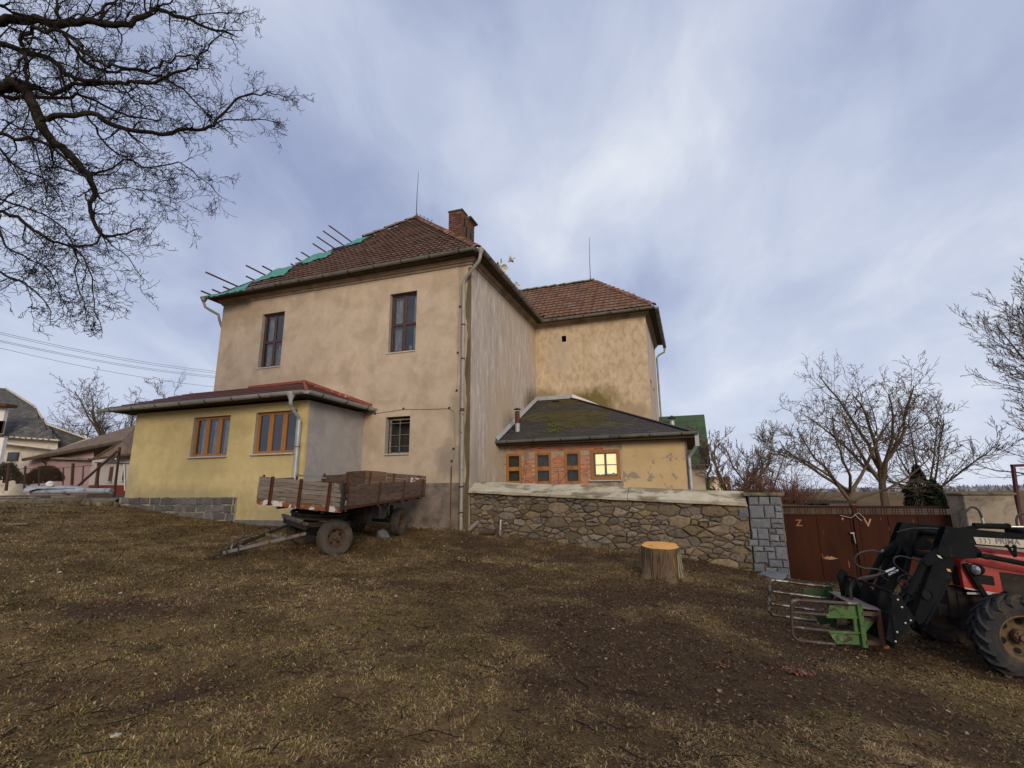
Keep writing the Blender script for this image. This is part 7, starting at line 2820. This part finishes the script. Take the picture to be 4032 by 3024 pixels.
tree('bare_tree', 'small upright bare fruit tree beside the green-roofed building', g3(1577, 1062, 21), 4.7, slim, 31, .10, M['bark2'], minr=.008, th=.28, nl=5, limbang=36)
tree('bare_tree', 'low bare fruit tree behind the stone wall, next to the granite pillar', g3(1640, 1075, 23), 4.4, slim, 37, .09, M['bark2'], minr=.008, th=.2, nl=5, limbang=50)
tree('bare_tree', 'spreading fine-twigged bare tree above the rendered pillar', g3(2010, 1085, 28), 6.0, slim, 44, .12, M['bark2'], minr=.009, th=.2, nl=6, limbang=58)
tree('bare_tree', 'tall bare tree with upswept twigs at the right edge of the picture', g3(2385, 1100, 22), 11.8, elm, 52, .20, M['bark2'], minr=.009, th=.12, nl=6, limbang=17)
tree('bare_tree', 'bare rounded tree behind the pink house roof', (float(at(240, 1000, 48)[0]), 48, .5), 10.2, walnut, 61, .26, M['bark2'], minr=.013, th=.3, nl=5, limbang=50)
tree('bare_tree', 'lower bare tree just left of the one behind the pink house roof', (float(at(175, 1000, 50)[0]), 50, .5), 8.2, walnut, 66, .2, M['bark2'], minr=.013, th=.3, nl=5, limbang=50)
tree('bare_tree', 'bare crown peeping over the yellow extension roof', (float(at(436, 1000, 46)[0]), 46, .5), 9.6, walnut, 71, .2, M['bark2'], minr=.013, th=.3, nl=4, limbang=35)

tree('bare_tree', 'bare oak added unseen behind the viewer for the upper panes of the house to reflect', (-5.5, -9, g(-5.5, -9)), 13, walnut, 91, .3, M['bark'], minr=.012, th=.25, nl=6, limbang=45)  # both unseen oaks are added for reflections in the window panes
tree('bare_tree', 'second bare oak added unseen behind the viewer, over the right shoulder', (6.5, -13, g(6.5, -13)), 14, walnut, 93, .3, M['bark'], minr=.012, th=.25, nl=6, limbang=45)

# reddish thicket
o = thing('red_thicket', 'dense reddish bare thicket behind the granite pillar', 'bush', tuple(at(1700, 1085, 19)))
rn = random.Random(81)
out = []
cfgt = dict(seg=[5, 4, 3], wig=[.12, .16, .18], up=[.0, .0, .0], max=2, kids=[7, 4], t0=[.15, .1], ang=[32, 34], rat=[.5, .5], rk=.6, tip=.3)
for i in range(60):
    bx_ = at(rn.uniform(1640, 1745), 1085, 19)
    gz_ = g(bx_[0], 19)
    c_ = 1 - abs(bx_[0] - at(1695, 1085, 19)[0]) / 1.3
    a = rn.uniform(-.45, .45)
    grow(out, (bx_[0], 19 + rn.uniform(-.6, .8), gz_), norm((math.sin(a), rn.uniform(-.3, .3), 1)), rn.uniform(1.6, 2.1) + .55 * max(0, c_), .014, 0, cfgt, rn)
tubes_np([(a, b_) for a, b_, l in out], 3, M['redtw'], 'twigs', o, WM[o.name], .006)

# conifer
def conifer(base, h, r0, label, seed):
    rn = np.random.default_rng(seed)
    o = thing('conifer', label, 'tree', base)
    w = WM[o.name]
    tubes_np([(np.array([base, (base[0], base[1], base[2] + h)]), np.array([.12, .01]))], 6, M['bark'], 'trunk', o, w)
    n = 9000
    t_ = rn.random(n) ** .8
    z = base[2] + h * (.06 + .94 * (1 - t_) ** 1.0)
    lay = np.sin(z * 9) * .12
    rad = r0 * t_ ** .85 * (1 + lay) * np.sqrt(rn.uniform(.25, 1, n)) * (1 + .18 * np.sin(z * 4 + 1))
    th = rn.uniform(0, 2 * np.pi, n)
    Pc = np.c_[base[0] + np.cos(th) * rad, base[1] + np.sin(th) * rad, z - rad * .25]
    dr = np.c_[np.cos(th), np.sin(th), rn.uniform(-.6, .3, n)] + rn.normal(0, .3, (n, 3))
    dr /= np.linalg.norm(dr, axis=1, keepdims=True)
    sd2 = np.cross(dr, rn.normal(size=(n, 3)))
    sd2 /= np.linalg.norm(sd2, axis=1, keepdims=True)
    l = rn.uniform(.06, .16, n)[:, None]
    V = np.stack([Pc - sd2 * l * .25, Pc + sd2 * l * .25, Pc + dr * l], 1).reshape(-1, 3) - np.array(w.translation)
    link('needles', mesh_np('needles', V, np.arange(n * 3).reshape(-1, 3), M['conif']), o, w)


cb_ = g3(1992, 1085, 25)
conifer(cb_, float(at(1988, 1003, 25)[2]) - cb_[2], 1.15, 'dark green conifer standing between the walnuts and the rendered pillar', 4)
cb_ = g3(2022, 1085, 25)
conifer(cb_, float(at(2022, 1035, 25)[2]) - cb_[2], .9, 'lower dark conifer shoulder right of the taller conifer', 5)

# far tree line
n = 40000
rn_ = np.random.default_rng(8)
ang_ = rn_.uniform(-1.0, 1.0, n)
dist = rn_.uniform(150, 210, n)
X_, Y_ = np.sin(ang_) * dist, np.cos(ang_) * dist
hh = .4 + 1.4 * vn(X_, Y_, 22, 2) + .6 * vn(X_, Y_, 6, 3)
Z_ = -2 + rn_.random(n) * hh
dr = rn_.normal(0, 1, (n, 3))
dr[:, 2] = np.abs(dr[:, 2]) + 1
dr /= np.linalg.norm(dr, axis=1, keepdims=True)
sdv = np.cross(dr, rn_.normal(size=(n, 3)))
sdv /= np.linalg.norm(sdv, axis=1, keepdims=True)
Pc = np.c_[X_, Y_, Z_]
V = np.stack([Pc - sdv * .5, Pc + sdv * .5, Pc + dr * 1.6], 1).reshape(-1, 3)
props(link('far_woodland', mesh_np('far_woodland', V, np.arange(n * 3).reshape(-1, 3), mat('hazy_far_wood', (.22, .22, .24), (.26, .26, .28), .1, rough=1, bump=0))), 'thin grey-brown line of far woodland on the horizon', 'woodland', kind='stuff')

# the big oak overhead at the upper left: limbs laid out one by one, twigs grown on them
oak_cfg = dict(seg=[6, 6, 5, 4], wig=[.20, .27, .30, .32], up=[-.02, .0, .03, .06], max=3, kids=[9, 7, 4], t0=[.12, .12, .15], ang=[50, 52, 48], rat=[.34, .50, .48], rk=.50, tip=.22)
LIMBS = [
    ([(-60, 92), (0, 95), (140, 90), (270, 110), (400, 95), (500, 110), (600, 105), (700, 60), (735, 40), (860, 85), (960, 130), (1080, 160)], 42, 8, 7.6, 8.6),
    ([(-60, 195), (0, 205), (110, 235), (200, 260), (270, 300), (320, 350), (440, 385), (560, 380), (640, 385), (760, 370), (840, 340), (915, 320), (925, 265), (980, 200), (1100, 130)], 26, 4, 8.2, 7.4),
    ([(-60, 420), (0, 415), (90, 390), (130, 440), (180, 540), (220, 640), (300, 700), (370, 770), (420, 830), (440, 900), (420, 980), (470, 1090), (560, 1100), (650, 1060)], 52, 5, 7.4, 8.0),
    ([(-60, 400), (0, 420), (140, 400), (240, 435), (350, 395), (470, 385)], 24, 12, 7.6, 7.9),
    ([(180, 545), (300, 540), (430, 530), (520, 580), (620, 610), (750, 620), (870, 605), (980, 595), (1010, 555), (1100, 470), (1180, 440), (1280, 440), (1340, 460)], 24, 3, 7.5, 9.2),
    ([(980, 595), (1060, 565), (1200, 560), (1300, 570)], 6, 3, 8.7, 9.3),
    ([(-60, 445), (0, 450), (150, 450), (300, 460), (400, 450), (540, 520), (640, 550), (740, 560)], 18, 5, 8.4, 9.4),
    ([(-60, 610), (0, 620), (100, 650), (230, 680), (300, 730), (400, 820)], 18, 8, 6.9, 7.6),
    ([(-60, 640), (0, 700), (80, 780), (200, 830), (260, 880), (300, 970)], 11, 3, 8.8, 8.2),
    ([(-60, 965), (0, 985), (80, 1010), (160, 1070), (240, 1130), (330, 1140), (420, 1150), (470, 1090)], 16, 7, 7.0, 7.8),
    ([(-60, 900), (0, 930), (100, 960), (200, 1000), (300, 1070), (350, 1150)], 9, 4, 8.6, 8.0),
    ([(-60, 1250), (0, 1270), (60, 1300), (140, 1340), (200, 1400), (240, 1470)], 11, 3, 7.4, 7.2),
    ([(290, 150), (340, 220), (400, 290), (500, 330), (600, 330), (720, 350), (850, 410), (930, 500), (1000, 560)], 15, 5, 8.0, 9.0),
    ([(120, 230), (100, 180), (180, 155), (290, 150), (380, 200), (390, 240), (470, 290), (560, 310), (700, 340), (760, 290), (830, 265), (920, 265)], 18, 6, 7.8, 7.0),
    ([(-60, 5), (0, 20), (60, 60), (250, 95)], 15, 9, 7.2, 7.7),
    ([(465, 105), (480, 40), (560, 0), (640, -60)], 16, 6, 8.0, 8.4),
    ([(280, 90), (260, 0), (300, -80)], 14, 8, 7.8, 8.0),
    ([(410, 545), (450, 600), (500, 680), (600, 740), (700, 780), (830, 760), (900, 800), (960, 850), (1030, 920)], 9, 2.5, 7.6, 8.6),
    ([(430, 810), (520, 780), (600, 740), (640, 770), (760, 800)], 8, 3, 7.9, 8.2),
    ([(470, 1095), (520, 1140), (600, 1200), (660, 1290)], 5, 2.5, 8.0, 8.4),
    ([(330, 1140), (420, 1250), (430, 1400), (470, 1540)], 7, 2.5, 7.6, 7.4),
    ([(300, 1140), (350, 1180), (350, 1300), (390, 1400), (400, 1500)], 6, 2.5, 7.6, 8.0),
    ([(0, 1000), (30, 1150), (120, 1200), (200, 1240), (260, 1330), (300, 1440)], 8, 2.5, 7.8, 7.2),
    ([(120, 240), (130, 340), (110, 400)], 16, 12, 7.9, 7.6),
    ([(230, 680), (250, 760), (340, 800), (420, 830)], 9, 5, 7.4, 7.8),
    ([(560, 380), (600, 450), (650, 480), (720, 500), (760, 590)], 7, 3, 8.2, 8.8),
    ([(0, 560), (90, 600), (170, 690), (200, 800), (220, 920), (200, 1010)], 7, 3, 8.4, 8.0),
    ([(640, 880), (700, 930), (800, 960), (850, 1010)], 3.5, 2, 8.2, 8.5),
    ([(440, 900), (540, 880), (640, 880), (740, 900), (850, 930)], 5, 2.5, 8.0, 8.4),
    ([(700, 60), (760, 20), (860, -10), (960, -40)], 8, 4, 8.3, 8.6),
    ([(860, 85), (950, 60), (1060, 60), (1140, 50)], 6, 3, 8.4, 8.8),
]
ok = thing('oak_tree', 'big bare oak whose crooked dark limbs hang into the upper left of the picture', 'tree', (-12.6, 7.6, g(-12.6, 7.6)))
rn = random.Random(99)
out, lim = [], []
for pts, w0, w1, Y0, Y1 in LIMBS:
    P3, rad = [], []
    m_ = len(pts) - 1
    for i, (x, y) in enumerate(pts):
        Y = Y0 + (Y1 - Y0) * i / m_ + rn.uniform(-.06, .06)
        P3.append(tuple(float(c_) for c_ in at(x * .463, y * .463, Y)))
        rad.append((w0 + (w1 - w0) * i / m_) * .844 * 1.3 / 2 / FPX * Y)
    # finer, crooked
    sp3 = smooth_path(P3, 3)
    rs = [rad[min(int(k / 3), m_)] + (rad[min(int(k / 3) + 1, m_)] - rad[min(int(k / 3), m_)]) * (k % 3) / 3 for k in range(len(sp3))]
    P3 = [tuple(Vector(p) + Vector((rn.gauss(0, .012), rn.gauss(0, .03), rn.gauss(0, .012)))) for p in sp3]
    if pts[0][0] == -60:      # back to the trunk, outside the picture
        z_ = P3[0][2]
        P3 = [(-12.3, 7.6, z_ * .72 - .4), (-10.6, 7.6 + (P3[0][1] - 7.6) * .5, z_ * .9)] + P3
        rs = [rs[0] * 1.5, rs[0] * 1.2] + rs
    lim.append((P3, rs))
    dirs = [norm(tuple(P3[min(i + 1, len(P3) - 1)][c_] - P3[max(i - 1, 0)][c_] for c_ in range(3))) for i in range(len(P3))]
    L_ = sum(math.dist(P3[i], P3[i + 1]) for i in range(len(P3) - 1))
    off = 2 if pts[0][0] == -60 else 0
    vis = [P3[off:], rs[off:], dirs[off:]]
    Lv = sum(math.dist(vis[0][i], vis[0][i + 1]) for i in range(len(vis[0]) - 1))
    # children of comparable size along the whole limb
    cfg1 = dict(oak_cfg)
    nk = max(5, int(Lv * 7.0))
    c0 = len(out)
    m2 = len(vis[0]) - 1
    for k in range(nk):
        t_ = .03 + .97 * (k + rn.random()) / nk
        f = t_ * m2
        i = min(int(f), m2 - 1)
        f -= i
        q = tuple(vis[0][i][c_] + (vis[0][i + 1][c_] - vis[0][i][c_]) * f for c_ in range(3))
        r_ = vis[1][i] + (vis[1][i + 1] - vis[1][i]) * f
        d = vis[2][i + 1]
        rv = norm((rn.gauss(0, 1), rn.gauss(0, .8), rn.gauss(0, 1)))
        cr = norm((d[1] * rv[2] - d[2] * rv[1], d[2] * rv[0] - d[0] * rv[2], d[0] * rv[1] - d[1] * rv[0]))
        a = R(rn.uniform(32, 68))
        nd = norm(tuple(d[c_] * math.cos(a) + cr[c_] * math.sin(a) for c_ in range(3)))
        grow(out, q, nd, rn.uniform(.34, 1.08) * (1.1 - .5 * t_), min(r_ * .5, .019), 1, oak_cfg, rn)
    # end spray
    grow(out, vis[0][-1], vis[2][-1], rn.uniform(.14, .26), vis[1][-1], 2, oak_cfg, rn)
w = WM[ok.name]
gz_ = g(-12.6, 7.6)
tubes_np([(np.array([(-12.6, 7.6, gz_ - .2), (-12.55, 7.6, gz_ + 1.2), (-12.4, 7.6, 2.0), (-12.35, 7.6, 4.5), (-12.2, 7.6, 7.5)]), np.array([.62, .46, .40, .33, .2]))], 16, M['bark'], 'trunk', ok, w)
for P3, rs in lim:
    tubes_np([(P3, rs)], 8, M['bark'], 'limb', ok, w)
tubes_np([(a, b_) for a, b_, l in out], 3, M['bark'], 'twigs', ok, w, .0034)['kind'] = 'stuff'

# dry twigs of climbers on the annexe wall and weeds along walls
out = []
rn = random.Random(14)
cfgw = dict(seg=[6, 4], wig=[.16, .2], up=[.02, .02], max=1, kids=[4], t0=[.3], ang=[40], rat=[.4], rk=.7, tip=.4)
for x_, z_, dx in ((.86, .15, .4), (.80, .2, .12), (1.35, .2, .25), (2.0, .15, -.25), (1.95, .2, .3), (2.4, .1, .1)):
    q = H @ Vector((x_, 2.30, z_))
    d = (H.to_3x3() @ Vector((dx, .02, 1))).normalized()
    grow(out, tuple(q), tuple(d), rn.uniform(.8, 1.25), .007, 0, cfgw, rn)
o = thing('dry_climber', 'dry bare climber stems against the annexe windows', 'climber', (1.4, 2.3, .1), H)
tubes_np([(a, b_) for a, b_, l in out], 4, M['bark2'], 'stems', o, WM[o.name], .003)


def weed(px, py, n, h, label, seed, group=None, q=None, spread=.6):
    rn = random.Random(seed)
    q = q or on_ground(px, py)
    out = []
    for i in range(n):
        a = rn.uniform(0, 6.28)
        s_ = rn.uniform(.1, spread)
        grow(out, (q.x + rn.gauss(0, .05), q.y + rn.gauss(0, .03), q.z), norm((math.cos(a) * s_, math.sin(a) * s_, 1)), h * rn.uniform(.5, 1.1), .005, 0, cfgw, rn)
    o = thing('dry_weed', label, 'dry weed', tuple(q), group=group)
    tubes_np([(a, b_) for a, b_, l in out], 3, M['dry'], 'stalks', o, WM[o.name], .0022)


M['dry'] = mat('straw_stalk', (.26, .19, .11), (.18, .12, .07), 8, rough=.95, bump=0)
weed(178, 1090, 14, .75, 'dry branching weed on the kerb left of the yellow extension', 3, q=Vector(H @ Vector((-11.9, -2.75, -.42))), spread=1.2)
weed(975, 1150, 16, .45, 'dry weed tuft at the foot of the house corner', 4, spread=.8)
weed(1085, 1160, 10, .35, 'dry weed tuft at the left foot of the stone wall', 5, spread=.8)
weed(1370, 1195, 10, .45, 'thin dry stalks just left of the stump', 6, spread=1.0)
weed(1520, 1210, 8, .55, 'thin dry stalks between stump and pillar', 7, spread=.9)
weed(1010, 1140, 8, .3, 'dry stalks beside the downpipe foot', 8)

# ================================================================== turf, leaf litter, twigs
def visible(x, y, z, m_=.06):
    v = np.c_[x, y, z]
    zc_ = v @ _fw
    px = (v @ CR) / zc_
    py = (v @ CU) / zc_
    return (zc_ > .5) & (np.abs(px) < 2016 / FPX + m_) & (np.abs(py) < 1512 / FPX + m_)


def scatter(n, power=1.0, rmin=2.9, rmax=20.5):
    """points over the visible ground, denser near the viewer"""
    u = rng.random(n)
    if power == 1:
        d = rmin * (rmax / rmin) ** u
    else:
        a = 2 - power
        d = (rmin ** a + u * (rmax ** a - rmin ** a)) ** (1 / a)
    th = rng.uniform(-.86, .90, n)
    x, y = d * np.sin(th), d * np.cos(th)
    return x, y


def houseblock(x, y):
    """False under buildings and walls"""
    dx, dy = x - CX, y - CY
    s_ = dx * math.cos(AZ) + dy * math.sin(AZ)
    b_ = -dx * math.sin(AZ) + dy * math.cos(AZ)
    bad = ((s_ > -10.6) & (s_ < -3.6) & (b_ > -2.52)) | ((s_ > -3.7) & (s_ < 7.9) & (b_ > -.02)) | ((s_ > 11) & (b_ > -.35)) | ((s_ < -10) & (b_ > -2.6)) | (b_ > 3)
    return ~bad


M['grass'] = mat('turf_blades', (1, 1, 1), attr=True, rough=.9, bump=0, spec=.15)
N_ = 1150000
x, y = scatter(N_, 1.35)
ok_ = houseblock(x, y)
x, y = x[ok_], y[ok_]
mk = mudmask(x, y)
clump = vn(x, y, .11, 2) * .6 + vn(x, y, .045, 5) * .4
keep = rng.random(len(x)) < np.clip((1 - mk * .95) * np.clip(clump * 2.4 - .45, .22, 1), .03, 1)
x, y, mk, clump = x[keep], y[keep], mk[keep], clump[keep]
z = gh(x, y)
vis_ = visible(x, y, z)
x, y, z, mk, clump = x[vis_], y[vis_], z[vis_], mk[vis_], clump[vis_]
n = len(x)
dist = np.hypot(x, y)
a = rng.uniform(0, 2 * np.pi, n) 
flow = vn(x, y, .5, 6) * 6.28
a = np.where(rng.random(n) < .55, flow + rng.normal(0, .6, n), a)
Lb = rng.uniform(.016, .055, n) * (.65 + .7 * clump) * (1 + .25 * (dist > 8))
lean_ = rng.uniform(.75, 1.55, n)
wd = rng.uniform(.0016, .0036, n) * (1 + dist * .085)
dx, dy = np.cos(a), np.sin(a)
hz, hx = np.cos(lean_), np.sin(lean_)
B0 = np.c_[x, y, z - .004]
Mi = B0 + np.c_[dx * hx * .45, dy * hx * .45, hz * .62] * Lb[:, None]
Ti = B0 + np.c_[dx * hx * 1.05, dy * hx * 1.05, hz * .8 - .1] * Lb[:, None]
sd3 = np.c_[-dy, dx, np.zeros(n)] * wd[:, None]
V = np.stack([B0 - sd3, B0 + sd3, Mi + sd3 * .9, Mi - sd3 * .9, Ti], 1)
pal = np.array([[.178, .136, .040], [.132, .112, .031], [.285, .195, .085], [.37, .27, .135], [.200, .122, .058]])
gsel = vn(x, y, .8, 3) * .5 + vn(x, y, 2.2, 5) * .5
pg = np.clip((gsel - .30) * 1.9 - .35 * mk, 0, 1)
u = rng.random(n)
ci = np.where(u < .62 * pg, np.where(rng.random(n) < .55, 0, 1), np.where(u < .62 * pg + .30, 4, np.where(rng.random(n) < .66, 2, 3)))
ci = np.where((clump < .42) & (rng.random(n) < .7), 4, ci)
col = pal[ci] * rng.uniform(.5, 1.35, (n, 1)) * np.clip(.55 + clump, .7, 1.25)[:, None] * (1 - .30 * mk[:, None])
colv = np.repeat(col[:, None], 5, 1)
colv[:, :2] *= .75
colv[:, 4] *= 1.12
i0 = np.arange(n) * 5
F4 = np.c_[i0, i0 + 1, i0 + 2, i0 + 3]
F3 = np.c_[i0 + 3, i0 + 2, i0 + 4]
# quads split into triangles so the mesh has one face size
FT = np.concatenate([F4[:, [0, 1, 2]], F4[:, [0, 2, 3]], F3])
props(link('grass', mesh_np('grass', V.reshape(-1, 3), FT, M['grass'], False, colv.reshape(-1, 3))), 'short trampled winter grass, olive and straw coloured, covering the yard', 'grass', kind='stuff')

# leaf litter: curled brown oak leaves
M['leaf'] = mat('dead_leaves', (1, 1, 1), attr=True, rough=.75, bump=0, spec=.25)
N_ = 300000
x, y = scatter(N_, 1.2)
ok_ = houseblock(x, y)
x, y = x[ok_], y[ok_]
dx_, dy_ = x - CX, y - CY
s_ = dx_ * math.cos(AZ) + dy_ * math.sin(AZ)
b_ = -dx_ * math.sin(AZ) + dy_ * math.cos(AZ)
drift = np.exp(-((b_ + .55) / .8) ** 2) * ((s_ > -1.5) & (s_ < 11))
drift = np.maximum(drift, .9 * np.exp(-((x - 6.2) / 1.7) ** 2 - ((y - 9.2) / 1.9) ** 2))
drift = np.maximum(drift, .55 * np.exp(-((x - 3.2) / 2.6) ** 2 - ((y - 9.2) / 1.7) ** 2))
drift = np.maximum(drift, .30 * np.exp(-((x + .5) / 3.2) ** 2 - ((y - 8.5) / 2.2) ** 2))
drift = np.maximum(drift, .45 * np.exp(-((x - 4.9) / 1.3) ** 2 - ((y - 6.7) / .9) ** 2))
mk = mudmask(x, y)
drift = np.maximum(drift, .22 * np.exp(-((x + .2) / 1.6) ** 2 - ((y - 10) / 1.6) ** 2))
pr = .05 + .16 * mk + .75 * drift * (.4 + .9 * vn(x, y, .35, 4))
keep = rng.random(len(x)) < pr
x, y = x[keep], y[keep]
z = gh(x, y)
vis_ = visible(x, y, z)
x, y, z = x[vis_], y[vis_], z[vis_]
heaps = []
for (px, py, n_, sx, sy) in ((1716, 1458, 190, .065, .04), (1552, 1441, 60, .05, .03), (1003, 1212, 40, .12, .06), (845, 1240, 20, .1, .05)):
    q = on_ground(px, py)
    hx_, hy_ = q.x + rng.normal(0, sx, n_), q.y + rng.normal(0, sy, n_)
    heaps.append((hx_, hy_, gh(hx_, hy_) + rng.uniform(.005, .045, n_)))
nb = len(x)
x = np.concatenate([x] + [h_[0] for h_ in heaps])
y = np.concatenate([y] + [h_[1] for h_ in heaps])
z = np.concatenate([z + rng.uniform(.004, .022, nb)] + [h_[2] for h_ in heaps])
n = len(x)
L2 = rng.uniform(.007, .024, n)
ax1 = rng.normal(size=(n, 3)) * [1, 1, .35]
ax1 /= np.linalg.norm(ax1, axis=1, keepdims=True)
up3 = np.array([0, 0, 1.]) + rng.normal(0, .35, (n, 3))
ax2 = np.cross(up3, ax1)
ax2 /= np.linalg.norm(ax2, axis=1, keepdims=True)
nr3 = np.cross(ax1, ax2)
Pc = np.c_[x, y, z]
cu = rng.uniform(.1, .5, n)[:, None] * L2[:, None]
l2 = L2[:, None]
wd2 = l2 * rng.uniform(.35, .6, n)[:, None]
lob = rng.uniform(.7, 1.15, (n, 4))
V = np.stack([Pc - ax1 * l2, Pc - ax1 * l2 * .35 + ax2 * wd2 * lob[:, :1] + nr3 * cu, Pc + ax1 * l2 * .45 + ax2 * wd2 * lob[:, 1:2] + nr3 * cu * 1.1, Pc + ax1 * l2 + nr3 * cu * .5,
              Pc + ax1 * l2 * .45 - ax2 * wd2 * lob[:, 2:3] + nr3 * cu, Pc - ax1 * l2 * .35 - ax2 * wd2 * lob[:, 3:] + nr3 * cu * .9], 1)
i0 = np.arange(n) * 6
FT = np.concatenate([np.c_[i0, i0 + 1, i0 + 2], np.c_[i0, i0 + 2, i0 + 3], np.c_[i0, i0 + 3, i0 + 4], np.c_[i0, i0 + 4, i0 + 5]])
lp = np.array([[.11, .057, .030], [.155, .085, .043], [.070, .039, .024], [.20, .125, .07], [.30, .21, .135]])
sel = rng.choice(5, n, p=[.34, .26, .29, .09, .02])
col = lp[sel] * rng.uniform(.75, 1.25, (n, 1))
col[nb:nb + 250] = np.array([.27, .125, .07]) * rng.uniform(.4, 1.25, (250, 1))
props(link('leaf_litter', mesh_np('leaf_litter', V.reshape(-1, 3), FT, M['leaf'], False, np.repeat(col[:, None], 6, 1).reshape(-1, 3))), 'brown dead oak leaves drifted along the wall, the gate and the trodden ground', 'leaf litter', kind='stuff')

# fallen black twigs
paths = []
x, y = scatter(520, 1.3, 3.1, 12)
ok_ = houseblock(x, y)
x, y = x[ok_], y[ok_]
for xx, yy in zip(x, y):
    L_ = rng.uniform(.06, .34)
    a = rng.uniform(0, 6.28)
    m_ = 5
    P_ = []
    for i in range(m_):
        P_.append((xx, yy))
        a += rng.normal(0, .35)
        xx += math.cos(a) * L_ / m_
        yy += math.sin(a) * L_ / m_
    P_ = np.array(P_)
    zz = gh(P_[:, 0], P_[:, 1]) + .014 + rng.uniform(0, .02)
    paths.append((np.c_[P_, zz], np.linspace(1, .5, m_) * rng.uniform(.0028, .0062)))
tg = tubes_np(paths, 5, M['bark'], 'fallen_twigs', None, I4, .002)
props(tg, 'black fallen twigs strewn over the grass', 'twigs', kind='stuff')
